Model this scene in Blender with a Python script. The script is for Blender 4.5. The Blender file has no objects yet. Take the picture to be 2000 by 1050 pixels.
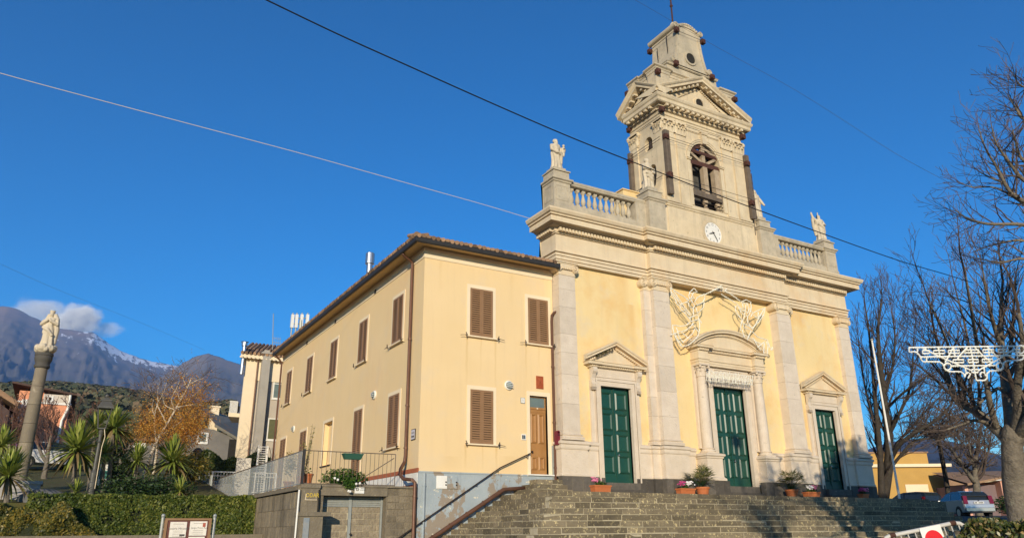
import bpy, bmesh, math, random
from mathutils import Vector, Matrix, noise as mnoise
PI = math.pi
scene = bpy.context.scene
COL = scene.collection
R = math.radians

# ------------------------------------------------------------------ camera
CAM_F = 1464.08                      # focal length in photo pixels (photo 2000 x 1050)
YAW, PITCH, ROLL = R(30.355), R(19.326), R(-0.4843)
_fw = Vector((math.sin(YAW)*math.cos(PITCH), math.cos(YAW)*math.cos(PITCH), math.sin(PITCH)))
_rt0 = Vector((math.cos(YAW), -math.sin(YAW), 0.0))
_up0 = _rt0.cross(_fw)
_rt = _rt0*math.cos(ROLL) + _up0*math.sin(ROLL)
_up = -_rt0*math.sin(ROLL) + _up0*math.cos(ROLL)
cd = bpy.data.cameras.new('camera'); cam = bpy.data.objects.new('camera', cd); COL.objects.link(cam)
cam.matrix_world = Matrix(((_rt.x, _up.x, -_fw.x, 0), (_rt.y, _up.y, -_fw.y, 0), (_rt.z, _up.z, -_fw.z, 0), (0, 0, 0, 1)))
cd.sensor_width = 36.0; cd.lens = 36.0*CAM_F/2000.0; cd.sensor_fit = 'HORIZONTAL'
cd.clip_start = 0.1; cd.clip_end = 60000
scene.camera = cam

# ------------------------------------------------------------------ light
HAZE = 7.6e-5
SUN_AZ, SUN_ALT = R(35), R(14)       # sun stands behind the viewer, a little to the left of the facade's normal
to_sun = Vector((-math.sin(SUN_AZ)*math.cos(SUN_ALT), -math.cos(SUN_AZ)*math.cos(SUN_ALT), math.sin(SUN_ALT)))
sl = bpy.data.lights.new('sun', 'SUN'); sl.energy = 5.0; sl.angle = R(0.53); sl.color = (1.0, 0.87, 0.66)
so = bpy.data.objects.new('sun', sl); COL.objects.link(so)
so.rotation_euler = to_sun.to_track_quat('Z', 'Y').to_euler()
w = bpy.data.worlds.new('World'); scene.world = w; w.use_nodes = True
nt = w.node_tree; bgn = nt.nodes['Background']
sky = nt.nodes.new('ShaderNodeTexSky'); sky.sky_type = 'NISHITA'; sky.sun_disc = False
sky.sun_elevation = SUN_ALT; sky.sun_rotation = math.atan2(to_sun.x, to_sun.y)
sky.altitude = 700; sky.air_density = 1.0; sky.dust_density = 0.1; sky.ozone_density = 3.0
hs = nt.nodes.new('ShaderNodeHueSaturation'); hs.inputs['Saturation'].default_value = 1.6; hs.inputs['Hue'].default_value = 0.497; hs.inputs['Value'].default_value = 0.725
nt.links.new(sky.outputs[0], hs.inputs['Color']); gm_=nt.nodes.new('ShaderNodeGamma'); gm_.inputs[1].default_value=1.2; nt.links.new(hs.outputs[0],gm_.inputs[0]); nt.links.new(gm_.outputs[0], bgn.inputs['Color'])
bgn.inputs['Strength'].default_value = 0.15
scene.view_settings.view_transform = 'Standard'; scene.view_settings.look = 'None'
scene.view_settings.exposure = 0.32; scene.view_settings.gamma = 1.0
scene.cycles.max_bounces = 6; scene.cycles.volume_bounces = 3

def at(px, py, Y):                   # photo measurement -> world point on the plane y = Y
    r = _fw + _rt*((px-1000)/CAM_F) - _up*((py-525)/CAM_F)
    return r*(Y/r.y)
def atX(px, py, X):
    r = _fw + _rt*((px-1000)/CAM_F) - _up*((py-525)/CAM_F)
    return r*(X/r.x)

# ------------------------------------------------------------------ object helpers
def tag(o, label=None, cat=None, group=None, kind=None):
    if label: o['label'] = label
    if cat: o['category'] = cat
    if group: o['group'] = group
    if kind: o['kind'] = kind
    return o
def thing(name, label, cat, loc=(0,0,0), group=None, rz=0.0):
    o = bpy.data.objects.new(name, None); COL.objects.link(o); o.location = loc; o.rotation_euler = (0,0,rz)
    o.empty_display_size = 0.2
    return tag(o, label, cat, group)
def copy_tree(o, parent=None):
    c = o.copy(); COL.objects.link(c)
    if parent: c.parent = parent; c.matrix_parent_inverse = o.matrix_parent_inverse.copy()
    for ch in [x for x in bpy.data.objects if x.parent == o]: copy_tree(ch, c)
    return c

class MB:
    def __init__(s): s.v=[]; s.f=[]; s.m=[]; s.t=[]; s.mi=0; s.tint=0.0
    def face(s, idx): s.f.append(tuple(idx)); s.m.append(s.mi); s.t.append(s.tint)
    def add(s, vs, fs):
        b=len(s.v); s.v.extend([tuple(x) for x in vs])
        for f in fs: s.face([b+i for i in f])
        return b
    def quad(s, a,b,c,d): s.add((a,b,c,d), ((0,1,2,3),))
    def box(s, x0,x1,y0,y1,z0,z1):
        if x0>x1: x0,x1=x1,x0
        if y0>y1: y0,y1=y1,y0
        if z0>z1: z0,z1=z1,z0
        s.add([(x0,y0,z0),(x1,y0,z0),(x1,y1,z0),(x0,y1,z0),(x0,y0,z1),(x1,y0,z1),(x1,y1,z1),(x0,y1,z1)],
              [(0,3,2,1),(4,5,6,7),(0,1,5,4),(1,2,6,5),(2,3,7,6),(3,0,4,7)])
    def frust(s, x0,x1,y0,y1,z0, X0,X1,Y0,Y1,z1):
        s.add([(x0,y0,z0),(x1,y0,z0),(x1,y1,z0),(x0,y1,z0),(X0,Y0,z1),(X1,Y0,z1),(X1,Y1,z1),(X0,Y1,z1)],
              [(0,3,2,1),(4,5,6,7),(0,1,5,4),(1,2,6,5),(2,3,7,6),(3,0,4,7)])
    def obox(s, c, ax, ay, az, hx, hy, hz):
        c=Vector(c); vs=[]
        for sz in (-1,1):
            for sx,sy in ((-1,-1),(1,-1),(1,1),(-1,1)): vs.append(c+ax*(sx*hx)+ay*(sy*hy)+az*(sz*hz))
        s.add(vs,[(0,3,2,1),(4,5,6,7),(0,1,5,4),(1,2,6,5),(2,3,7,6),(3,0,4,7)])
    def beam(s, a, b, wx, wz, up=(0,0,1)):
        a=Vector(a); b=Vector(b); d=(b-a); L=d.length; d.normalize()
        u=Vector(up); sx=d.cross(u)
        if sx.length<1e-4: sx=d.cross(Vector((1,0,0)))
        sx.normalize(); u=sx.cross(d)
        s.obox((a+b)/2, sx, d, u, wx/2, L/2, wz/2)
    def prism(s, poly, fn, a, b):            # poly: list of (p,q); fn(p,q,t) -> point
        n=len(poly); b0=len(s.v)
        s.v.extend([tuple(fn(p,q,a)) for p,q in poly]); s.v.extend([tuple(fn(p,q,b)) for p,q in poly])
        s.face([b0+i for i in range(n-1,-1,-1)]); s.face([b0+n+i for i in range(n)])
        for i in range(n):
            j=(i+1)%n; s.face((b0+i,b0+j,b0+n+j,b0+n+i))
    def prismY(s, poly, y0, y1): s.prism(poly, lambda p,q,t:(p,t,q), y0, y1)
    def prismX(s, poly, x0, x1): s.prism(poly, lambda p,q,t:(t,p,q), x0, x1)
    def prismZ(s, poly, z0, z1): s.prism(poly, lambda p,q,t:(p,q,t), z0, z1)
    def lathe(s, prof, cx, cy, n=12, z0=0, sq=None, a0=0.0):
        b0=len(s.v)
        for r,z in prof:
            for i in range(n):
                a=a0+2*PI*i/n; s.v.append((cx+r*math.cos(a), cy+r*math.sin(a), z0+z))
        for k in range(len(prof)-1):
            for i in range(n):
                j=(i+1)%n; s.face((b0+k*n+i,b0+k*n+j,b0+(k+1)*n+j,b0+(k+1)*n+i))
        s.face([b0+i for i in range(n-1,-1,-1)]); e=b0+(len(prof)-1)*n; s.face([e+i for i in range(n)])
    def tube(s, pts, rad, n=6, cap=True, closed=False):
        pts=[Vector(p) for p in pts]; m=len(pts)
        if not hasattr(rad,'__len__'): rad=[rad]*m
        b0=len(s.v); nrm=None
        for k in range(m):
            if closed: d=pts[(k+1)%m]-pts[k-1]
            else: d=(pts[min(k+1,m-1)]-pts[max(k-1,0)])
            if d.length<1e-9: d=Vector((0,0,1))
            d.normalize()
            if nrm is None:
                nrm=d.orthogonal().normalized()
            else:
                nrm=nrm-d*nrm.dot(d)
                if nrm.length<1e-6: nrm=d.orthogonal()
                nrm.normalize()
            bn=d.cross(nrm)
            for i in range(n):
                a=2*PI*i/n; p=pts[k]+(nrm*math.cos(a)+bn*math.sin(a))*rad[k]; s.v.append((p.x,p.y,p.z))
        for k in range(m-1 if not closed else m):
            k2=(k+1)%m
            for i in range(n):
                j=(i+1)%n; s.face((b0+k*n+i,b0+k*n+j,b0+k2*n+j,b0+k2*n+i))
        if cap and not closed:
            s.face([b0+i for i in range(n-1,-1,-1)]); e=b0+(m-1)*n; s.face([e+i for i in range(n)])
    def ball(s, c, r, n=8, k=6, sc=(1,1,1)):
        b0=len(s.v); c=Vector(c)
        for a in range(1,k):
            th=PI*a/k
            for i in range(n):
                ph=2*PI*i/n; s.v.append((c.x+r*sc[0]*math.sin(th)*math.cos(ph), c.y+r*sc[1]*math.sin(th)*math.sin(ph), c.z+r*sc[2]*math.cos(th)))
        t=len(s.v); s.v.append((c.x,c.y,c.z+r*sc[2])); u=t+1; s.v.append((c.x,c.y,c.z-r*sc[2]))
        for a in range(k-2):
            for i in range(n):
                j=(i+1)%n; s.face((b0+a*n+i,b0+(a+1)*n+i,b0+(a+1)*n+j,b0+a*n+j))
        for i in range(n):
            j=(i+1)%n; s.face((t,b0+i,b0+j)); e=b0+(k-2)*n; s.face((u,e+j,e+i))
    def sweep(s, path, prof, cap=True, top=False):
        """plan path [(x,y)], travel with the outside on the right hand; prof [(out,z)] bottom to top"""
        P=[Vector((x,y)) for x,y in path]; m=len(P); off=[]
        for k in range(m):
            d1=(P[k]-P[k-1]).normalized() if k>0 else None
            d2=(P[k+1]-P[k]).normalized() if k<m-1 else None
            n1=Vector((d1.y,-d1.x)) if d1 else None; n2=Vector((d2.y,-d2.x)) if d2 else None
            if n1 is None: o=n2
            elif n2 is None: o=n1
            else: o=(n1+n2)/(1+n1.dot(n2))
            off.append(o)
        b0=len(s.v); q=len(prof)
        for k in range(m):
            for o,z in prof:
                p=P[k]+off[k]*o; s.v.append((p.x,p.y,z))
        for k in range(m-1):
            for i in range(q-1):
                s.face((b0+k*q+i, b0+(k+1)*q+i, b0+(k+1)*q+i+1, b0+k*q+i+1))
        if cap:
            s.face([b0+i for i in range(q)]); s.face([b0+(m-1)*q+i for i in range(q-1,-1,-1)])
        if top: s.face([b0+k*q+q-1 for k in range(m)])
    def blocks_along(s, a, b, o0, o1, z0, z1, pitch, wid):
        """row of small blocks (dentils, modillions) on a plan segment a->b, outside on the right"""
        a=Vector(a); b=Vector(b); d=b-a; L=d.length; d.normalize(); n=Vector((d.y,-d.x))
        k=max(1,int(L/pitch)); st=(L-(k-1)*pitch)/2
        for i in range(k):
            c=a+d*(st+i*pitch)+n*((o0+o1)/2)
            s.obox((c.x,c.y,(z0+z1)/2), Vector((d.x,d.y,0)), Vector((n.x,n.y,0)), Vector((0,0,1)), wid/2, (o1-o0)/2, (z1-z0)/2)
    def xform(s, M, start=0):
        for i in range(start,len(s.v)):
            p=M@Vector(s.v[i]); s.v[i]=(p.x,p.y,p.z)
    def build(s, name, mats, parent=None, smooth=False, bevel=0.0):
        me=bpy.data.meshes.new(name); me.from_pydata(s.v,[],s.f)
        if not isinstance(mats,(list,tuple)): mats=[mats]
        for m_ in mats: me.materials.append(m_)
        if len(mats)>1: me.polygons.foreach_set('material_index', s.m)
        if any(s.t):
            at_=me.attributes.new('tint','FLOAT','FACE'); at_.data.foreach_set('value', s.t)
        if smooth: me.polygons.foreach_set('use_smooth',[True]*len(s.f))
        me.update()
        if not s.f: print('EMPTY', name)
        o=bpy.data.objects.new(name,me); COL.objects.link(o)
        if parent is not None:
            o.parent=parent
        if bevel:
            b=o.modifiers.new('bevel','BEVEL'); b.width=bevel; b.segments=1; b.limit_method='ANGLE'; b.angle_limit=R(40)
        return o
def world_child(o, parent):          # parts modelled in world coordinates under an Empty that stands at the thing's base
    o.parent=parent; o.matrix_parent_inverse=Matrix.Translation(-Vector(parent.location)) if not parent.parent else Matrix.Identity(4)
    return o
def part(mb, name, mats, parent, **k):
    return world_child(mb.build(name, mats, None, **k), parent)

# ------------------------------------------------------------------ writing
def text_faces(body, size=1.0):
    cu=bpy.data.curves.new('txt','FONT'); cu.body=body; cu.size=size; cu.align_x='CENTER'; cu.align_y='CENTER'; cu.resolution_u=2
    o=bpy.data.objects.new('txt',cu); COL.objects.link(o)
    dg=bpy.context.evaluated_depsgraph_get(); me=o.evaluated_get(dg).to_mesh()
    vs=[tuple(v.co) for v in me.vertices]; fs=[tuple(p.vertices) for p in me.polygons]
    o.evaluated_get(dg).to_mesh_clear(); bpy.data.objects.remove(o); bpy.data.curves.remove(cu)
    return vs,fs
def put_text(mb, body, size, c, ax, az, sx=1.0):
    vs,fs=text_faces(body,size); c=Vector(c)
    mb.add([c+ax*(x*sx)+az*y for x,y,_ in vs], fs)

# ------------------------------------------------------------------ materials
def newmat(name):
    m=bpy.data.materials.new(name); m.use_nodes=True; return m, m.node_tree, m.node_tree.nodes['Principled BSDF']
def N(nt,t,**k):
    n=nt.nodes.new(t)
    for a,b in k.items(): setattr(n,a,b)
    return n
def vmath(nt, src, scale):
    mp=N(nt,'ShaderNodeMapping'); mp.inputs['Scale'].default_value=scale; nt.links.new(src,mp.inputs[0]); return mp.outputs[0]
def surf(name, a, b=None, scale=3.0, rough=0.85, bump=0.15, bscale=25.0, stain=None, stain_scale=(0.5,0.5,0.12), stain_lo=0.55, stain_hi=0.75, stain_amt=0.6,
         spot=None, spot_scale=8.0, spot_th=(0.62,0.68), spot_amt=0.8, tint=0.0, spec=0.3, metal=0.0, coat=0.0, streak=None, streak_amt=0.3, obj=False, detail=6):
    m,nt,bs=newmat(name); L=nt.links.new
    if obj: src=N(nt,'ShaderNodeTexCoord').outputs['Object']
    else: src=N(nt,'ShaderNodeNewGeometry').outputs['Position']
    b=b or tuple(c*0.8 for c in a)
    n1=N(nt,'ShaderNodeTexNoise'); n1.inputs['Scale'].default_value=scale; n1.inputs['Detail'].default_value=detail; n1.inputs['Roughness'].default_value=0.62
    L(src,n1.inputs['Vector'])
    r1=N(nt,'ShaderNodeMapRange'); r1.inputs[1].default_value=0.3; r1.inputs[2].default_value=0.7; L(n1.outputs[0],r1.inputs[0])
    mx=N(nt,'ShaderNodeMix',data_type='RGBA'); mx.inputs[6].default_value=(*a,1); mx.inputs[7].default_value=(*b,1); L(r1.outputs[0],mx.inputs[0])
    col=mx.outputs[2]
    def layer(col, c, vec, sc, lo, hi, amt, det=5):
        n=N(nt,'ShaderNodeTexNoise'); n.inputs['Scale'].default_value=sc; n.inputs['Detail'].default_value=det; n.inputs['Roughness'].default_value=0.65; L(vec,n.inputs['Vector'])
        r=N(nt,'ShaderNodeMapRange'); r.inputs[1].default_value=lo; r.inputs[2].default_value=hi; r.inputs[4].default_value=amt; L(n.outputs[0],r.inputs[0])
        x=N(nt,'ShaderNodeMix',data_type='RGBA'); x.inputs[7].default_value=(*c,1); L(r.outputs[0],x.inputs[0]); L(col,x.inputs[6]); return x.outputs[2]
    if stain: col=layer(col, stain, vmath(nt,src,stain_scale), 1.0, stain_lo, stain_hi, stain_amt)
    if streak: col=layer(col, streak, vmath(nt,src,(5,5,0.22)), 1.0, 0.52, 0.8, streak_amt)
    if spot: col=layer(col, spot, src, spot_scale, spot_th[0], spot_th[1], spot_amt, 3)
    if tint:
        an=N(nt,'ShaderNodeAttribute'); an.attribute_name='tint'
        ma=N(nt,'ShaderNodeMath',operation='MULTIPLY_ADD'); ma.inputs[1].default_value=tint; ma.inputs[2].default_value=1.0; L(an.outputs['Fac'],ma.inputs[0])
        vm=N(nt,'ShaderNodeVectorMath',operation='SCALE'); L(col,vm.inputs[0]); L(ma.outputs[0],vm.inputs['Scale']); col=vm.outputs[0]
    L(col,bs.inputs['Base Color'])
    bs.inputs['Roughness'].default_value=rough; bs.inputs['Specular IOR Level'].default_value=spec; bs.inputs['Metallic'].default_value=metal
    if coat: bs.inputs['Coat Weight'].default_value=coat
    if bump:
        n2=N(nt,'ShaderNodeTexNoise'); n2.inputs['Scale'].default_value=bscale; n2.inputs['Detail'].default_value=6; L(src,n2.inputs['Vector'])
        bp=N(nt,'ShaderNodeBump'); bp.inputs['Strength'].default_value=bump; bp.inputs['Distance'].default_value=0.05; L(n2.outputs[0],bp.inputs['Height']); L(bp.outputs[0],bs.inputs['Normal'])
    return m
def leafmat(name, a, b, c=None, rough=0.55, trans=0.25, spec=0.35):
    m,nt,bs=newmat(name); L=nt.links.new
    an=N(nt,'ShaderNodeAttribute'); an.attribute_name='tint'
    cr=N(nt,'ShaderNodeValToRGB'); cr.color_ramp.elements[0].color=(*a,1); cr.color_ramp.elements[1].color=(*(c or b),1)
    if c: e=cr.color_ramp.elements.new(0.55); e.color=(*b,1)
    L(an.outputs['Fac'],cr.inputs[0]); L(cr.outputs[0],bs.inputs['Base Color'])
    bs.inputs['Roughness'].default_value=rough; bs.inputs['Specular IOR Level'].default_value=spec
    if trans:
        tr=N(nt,'ShaderNodeBsdfTranslucent'); L(cr.outputs[0],tr.inputs[0]); ms=N(nt,'ShaderNodeMixShader'); ms.inputs[0].default_value=trans
        L(bs.outputs[0],ms.inputs[1]); L(tr.outputs[0],ms.inputs[2]); L(ms.outputs[0],nt.nodes['Material Output'].inputs[0])
    return m

M={}
M['plaster']=surf('yellow_plaster',(.775,.60,.315),(.73,.55,.265),scale=.7,bump=.12,bscale=40,stain=(.70,.42,.15),stain_scale=(.42,.42,.38),stain_lo=.50,stain_hi=.70,stain_amt=.75,streak=(.60,.44,.25),streak_amt=.32,spot=(.66,.55,.38),spot_scale=1.1,spot_th=(.55,.7),spot_amt=.5)
M['house_plaster']=surf('pale_yellow_plaster',(.77,.572,.315),(.735,.54,.285),scale=.5,bump=.1,bscale=60,stain=(.72,.48,.26),stain_scale=(.4,.4,.3),stain_amt=.5,streak=(.62,.45,.26),streak_amt=.35,spot=(.70,.54,.34),spot_scale=.9,spot_th=(.52,.7),spot_amt=.5)
def drips(m,lst,c,amt,ymax):
    nt=m.node_tree; L=nt.links.new; bs=nt.nodes['Principled BSDF']; geo=N(nt,'ShaderNodeNewGeometry'); sx=N(nt,'ShaderNodeSeparateXYZ'); L(geo.outputs['Position'],sx.inputs[0])
    ns=N(nt,'ShaderNodeTexNoise'); ns.inputs['Scale'].default_value=3; ns.inputs['Detail'].default_value=4; L(geo.outputs['Position'],ns.inputs['Vector'])
    xw=N(nt,'ShaderNodeMath',operation='MULTIPLY_ADD'); xw.inputs[1].default_value=.10; L(ns.outputs[0],xw.inputs[0]); L(sx.outputs[0],xw.inputs[2]); acc=None
    def mth(op,a,b):
        q=N(nt,'ShaderNodeMath',operation=op); q.use_clamp=(op!='SUBTRACT')
        for i,v in enumerate((a,b)):
            if isinstance(v,(int,float)): q.inputs[i].default_value=v
            else: L(v,q.inputs[i])
        return q.outputs[0]
    for x0,w_,zt,ln,st in lst:
        d=N(nt,'ShaderNodeMath',operation='SUBTRACT'); L(xw.outputs[0],d.inputs[0]); d.inputs[1].default_value=x0+.05
        ab=N(nt,'ShaderNodeMath',operation='ABSOLUTE'); L(d.outputs[0],ab.inputs[0])
        a=N(nt,'ShaderNodeMapRange'); a.inputs[1].default_value=w_; a.inputs[2].default_value=w_*.2; L(ab.outputs[0],a.inputs[0])
        b=N(nt,'ShaderNodeMapRange'); b.inputs[1].default_value=zt-ln; b.inputs[2].default_value=zt; b.inputs[4].default_value=st; L(sx.outputs[2],b.inputs[0])
        e=mth('LESS_THAN',sx.outputs[2],zt); f=mth('MULTIPLY',mth('MULTIPLY',a.outputs[0],b.outputs[0]),e); acc=f if acc is None else mth('ADD',acc,f)
    acc=mth('MULTIPLY',acc,mth('LESS_THAN',sx.outputs[1],ymax)); acc=mth('MULTIPLY',acc,amt)
    src=bs.inputs['Base Color'].links[0].from_socket; x=N(nt,'ShaderNodeMix',data_type='RGBA'); x.inputs[7].default_value=(*c,1); L(acc,x.inputs[0]); L(src,x.inputs[6]); L(x.outputs[2],bs.inputs['Base Color'])
drips(M['house_plaster'],[(13.12,.07,7.35,2.3,.8),(13.75,.05,7.35,1.6,.5),(14.42,.06,7.35,2.6,.7),(15.86,.06,7.35,1.8,.7),(16.5,.05,7.35,1.2,.5),(13.12,.07,3.13,1.0,.9),(13.85,.05,3.13,1.0,.6),(14.46,.07,3.13,1.0,.9),(11.9,.10,10.36,1.4,.35),(15.2,.14,10.36,2.0,.3),(12.5,.5,2.7,.9,.3),(15.0,.5,2.8,1.0,.3)],(.60,.40,.17),.75,26.2)
drips(M['plaster'],[(19.0,.3,11.1,2.6,.5),(20.9,.5,11.1,3.4,.7),(21.4,.25,9.8,3.2,.9),(24.2,.3,11.1,1.8,.5),(29.4,.3,11.1,2.2,.5),(33.0,.4,11.1,3.0,.45),(34.9,.25,11.1,2.0,.5)],(.66,.38,.12),.55,26.2)
M['cream']=surf('cream_trim',(.80,.66,.45),(.76,.62,.42),scale=1.5,bump=.06,bscale=60)
M['stone']=surf('warm_limestone',(.70,.58,.40),(.63,.50,.33),scale=1.3,bump=.18,bscale=22,stain=(.64,.43,.22),stain_scale=(.8,.8,.6),stain_lo=.5,stain_hi=.7,stain_amt=.6,streak=(.44,.36,.25),streak_amt=.55,spot=(.42,.36,.27),spot_scale=2.3,spot_th=(.60,.78),spot_amt=.4)
M['pale']=surf('pale_travertine',(.67,.57,.45),(.59,.49,.37),scale=2.2,bump=.25,bscale=14,stain=(.56,.49,.38),stain_scale=(.8,.8,1.1),stain_amt=.5,spot=(.36,.30,.22),spot_scale=5.5,spot_th=(.66,.74),spot_amt=.5,streak=(.66,.52,.35),streak_amt=.3)
M['weath']=surf('weathered_limestone',(.54,.46,.33),(.38,.325,.24),scale=2.4,bump=.35,bscale=18,stain=(.27,.24,.18),stain_scale=(.9,.9,.6),stain_lo=.5,stain_hi=.72,stain_amt=.7,streak=(.36,.31,.23),streak_amt=.45,spot=(.16,.15,.12),spot_scale=9,spot_th=(.62,.72),spot_amt=.5)
M['tower']=surf('tower_limestone',(.68,.565,.385),(.58,.465,.30),scale=1.2,bump=.25,bscale=18,stain=(.40,.33,.23),stain_scale=(.7,.7,.4),stain_lo=.48,stain_hi=.70,stain_amt=.7,streak=(.36,.30,.21),streak_amt=.65,spot=(.25,.22,.16),spot_scale=4,spot_th=(.64,.74),spot_amt=.5)
M['tower_grey']=surf('grey_tower_stone',(.56,.47,.33),(.44,.37,.26),scale=1.5,bump=.3,bscale=16,stain=(.24,.22,.17),stain_scale=(.6,.6,.3),stain_lo=.5,stain_hi=.72,stain_amt=.65,streak=(.28,.25,.19),streak_amt=.5,spot=(.13,.125,.1),spot_scale=6,spot_th=(.62,.72),spot_amt=.5)
M['statue']=surf('pale_statue_stone',(.62,.53,.39),(.50,.42,.30),scale=4,bump=.2,bscale=30,stain=(.34,.29,.22),stain_scale=(1.8,1.8,1.2),stain_lo=.55,stain_hi=.75,stain_amt=.6)
M['lava']=surf('dark_lava_stone',(.115,.098,.078),(.075,.066,.055),scale=5,bump=.3,bscale=40,tint=.35,spot=(.24,.21,.16),spot_scale=7,spot_th=(.63,.7),spot_amt=.5)
M['step']=surf('lava_step_block',(.21,.168,.105),(.142,.115,.074),scale=4,bump=.6,bscale=30,tint=.42,spot=(.56,.46,.24),spot_scale=11,spot_th=(.59,.63),spot_amt=.8,streak=(.14,.115,.08),streak_amt=.5,stain=(.33,.27,.155),stain_scale=(1.2,1.2,2.0),stain_amt=.5)
M['mortar']=surf('lime_mortar',(.52,.45,.31),(.36,.31,.21),scale=7,bump=.4,bscale=35)
M['green']=surf('green_door_paint',(.012,.066,.043),(.009,.054,.036),scale=2,bump=.05,bscale=80,rough=.38,spec=.5,streak=(.014,.062,.044),streak_amt=.5)
M['brown']=surf('brown_shutter_paint',(.29,.165,.082),(.25,.14,.068),scale=3,bump=.05,rough=.5)
M['door_wood']=surf('honey_oak_door',(.40,.205,.072),(.32,.155,.05),scale=2,bump=.08,rough=.4,streak=(.30,.13,.03),streak_amt=.6)
M['pipe']=surf('brown_copper_pipe',(.155,.075,.045),(.115,.056,.034),scale=4,bump=.05,rough=.45,metal=.2)
M['gutter']=surf('dark_gutter_metal',(.055,.05,.045),(.04,.036,.034),scale=4,bump=.05,rough=.5,metal=.3)
M['soffit']=surf('tan_soffit_paint',(.62,.43,.20),(.56,.38,.17),scale=2,bump=.05)
M['tile']=surf('old_roof_tile',(.34,.20,.11),(.24,.15,.09),scale=5,bump=.3,tint=.5,spot=(.12,.11,.09),spot_scale=9,spot_th=(.58,.68),spot_amt=.6)
M['iron']=surf('dark_iron',(.035,.03,.028),(.06,.04,.03),scale=6,bump=.1,rough=.55,metal=.5)
M['rust']=surf('rusty_iron',(.085,.035,.02),(.05,.025,.017),scale=8,bump=.3,rough=.8)
M['timber']=surf('old_grey_timber',(.17,.13,.095),(.105,.082,.062),scale=3,bump=.4,bscale=30,streak=(.06,.045,.035),streak_amt=.7)
M['timber_red']=surf('dark_red_timber',(.105,.042,.028),(.06,.027,.02),scale=3,bump=.3,streak=(.03,.018,.014),streak_amt=.6)
M['timber_pale']=surf('pale_timber',(.47,.36,.24),(.33,.25,.165),scale=4,bump=.3,streak=(.2,.15,.1),streak_amt=.5)
M['white']=surf('white_paint',(.78,.76,.70),(.70,.67,.60),scale=3,bump=.04,rough=.5)
M['bulb']=surf('cream_bulb_strip',(.82,.76,.58),(.72,.65,.47),scale=30,bump=.1,rough=.4)
M['black']=surf('black_paint',(.015,.014,.014),(.02,.02,.02),bump=0,rough=.5)
M['dark']=surf('dark_interior',(.02,.018,.016),(.03,.026,.02),bump=0,rough=.9)
M['glass']=surf('dim_window_glass',(.16,.21,.20),(.13,.17,.17),bump=0,rough=.12,spec=.6)
M['bluewall']=surf('peeling_blue_paint',(.37,.41,.42),(.29,.335,.355),scale=1.6,bump=.35,bscale=25,stain=(.285,.23,.17),stain_scale=(1.25,1.25,.85),stain_lo=.535,stain_hi=.56,stain_amt=.95,streak=(.20,.215,.215),streak_amt=.5,spot=(.64,.58,.44),spot_scale=3.1,spot_th=(.66,.68),spot_amt=.9,detail=10)
M['terra']=surf('terracotta',(.46,.145,.05),(.40,.12,.04),scale=8,bump=.1,rough=.75,obj=True)
M['steel']=surf('brushed_steel',(.55,.55,.54),(.45,.45,.45),scale=8,bump=.03,rough=.3,metal=.9)
M['galv']=surf('grey_painted_metal',(.36,.37,.34),(.28,.29,.27),scale=6,bump=.1,rough=.5,metal=.2)
M['bark']=surf('grey_bark',(.22,.185,.14),(.11,.092,.07),scale=6,bump=.7,bscale=18,spot=(.26,.24,.17),spot_scale=4,spot_th=(.58,.68),spot_amt=.6,obj=True)
M['twig']=surf('brown_twig',(.12,.088,.07),(.08,.06,.05),scale=3,bump=0,obj=True)
M['soil']=surf('dark_soil',(.07,.05,.03),(.04,.03,.02),scale=10,bump=.3)
# =================================================================== CHURCH
CX = 26.93
def mx(x): return 2*CX-x
church = thing('church', 'yellow and cream baroque church front with three green doors and a bell tower', 'church', (CX,25.6,1.32))
rng = random.Random(5)
YW = 25.75
DOORS = ((20.14,.82,5.87),(26.93,1.06,6.42),(33.72,.80,5.85))
# --- plaster wall with the three openings
mb=MB()
xs=[17.35]
for xc,hw,zt in DOORS: xs+= [xc-hw, xc+hw]
xs.append(36.5)
for i in range(0,len(xs),2): mb.box(xs[i],xs[i+1],YW,26.6,1.3,11.14)
for xc,hw,zt in DOORS: mb.box(xc-hw,xc+hw,YW,26.6,zt,11.14)
mb.box(17.4,36.4,26.6,26.74,1.3,13.3)
mb.box(18.6,35.3,26.75,52,1.3,9.8)
part(mb,'wall',M['plaster'],church)
mb=MB()                                   # nave roof, only a sliver of it shows beside the tower
zr=at(1232,371,26.95).z
xr_=at(1217,375,27.0).x; mb.box(xr_,23.98,27.0,27.8,13.3,zr-.06); mb.box(xr_-.06,23.99,26.95,27.85,zr-.06,zr)
mb.prismX([(27.8,9.8),(52,9.8),(40,13.2)],18.3,35.6)
part(mb,'roof',M['plaster'],church)

# --- entablature and cornice, swept along the broken front
PATH=[(17.2,26.75),(17.2,25.55),(22.35,25.55),(22.35,25.3),(mx(22.35),25.3),(mx(22.35),25.55),(36.75,25.55),(36.75,26.75)]
mb=MB()
mb.sweep(PATH,[(0,11.12),(0,11.235),(-.03,11.235),(-.03,11.26),(.03,11.26),(.03,11.40),(-.01,11.40),(-.01,11.425),(.055,11.425),(.055,11.53),(.02,11.53),(.02,11.55),(.12,11.57),(.12,11.62),(.01,11.64),(.01,12.40),(-.02,12.40),(-.02,12.43),(.06,12.44),(.06,12.5)])
mb.box(17.24,36.71,25.59,26.74,11.124,12.49); mb.box(22.39,mx(22.39),25.34,25.7,11.126,12.49)
part(mb,'entablature',M['stone'],church)
mb=MB()
mb.sweep(PATH,[(.062,12.49),(.10,12.50),(.10,12.70),(.33,12.72),(.35,12.77),(.56,12.80),(.56,12.83),(.60,12.76),(.60,12.99),(.56,12.99),(.56,13.02),(.66,13.03),(.66,13.09),(.74,13.13),(.80,13.24),(.80,13.31),(.04,13.37)],top=True)
for a,b in zip(PATH[:-1],PATH[1:]): mb.blocks_along(a,b,.09,.27,12.51,12.68,.17,.105)
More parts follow.
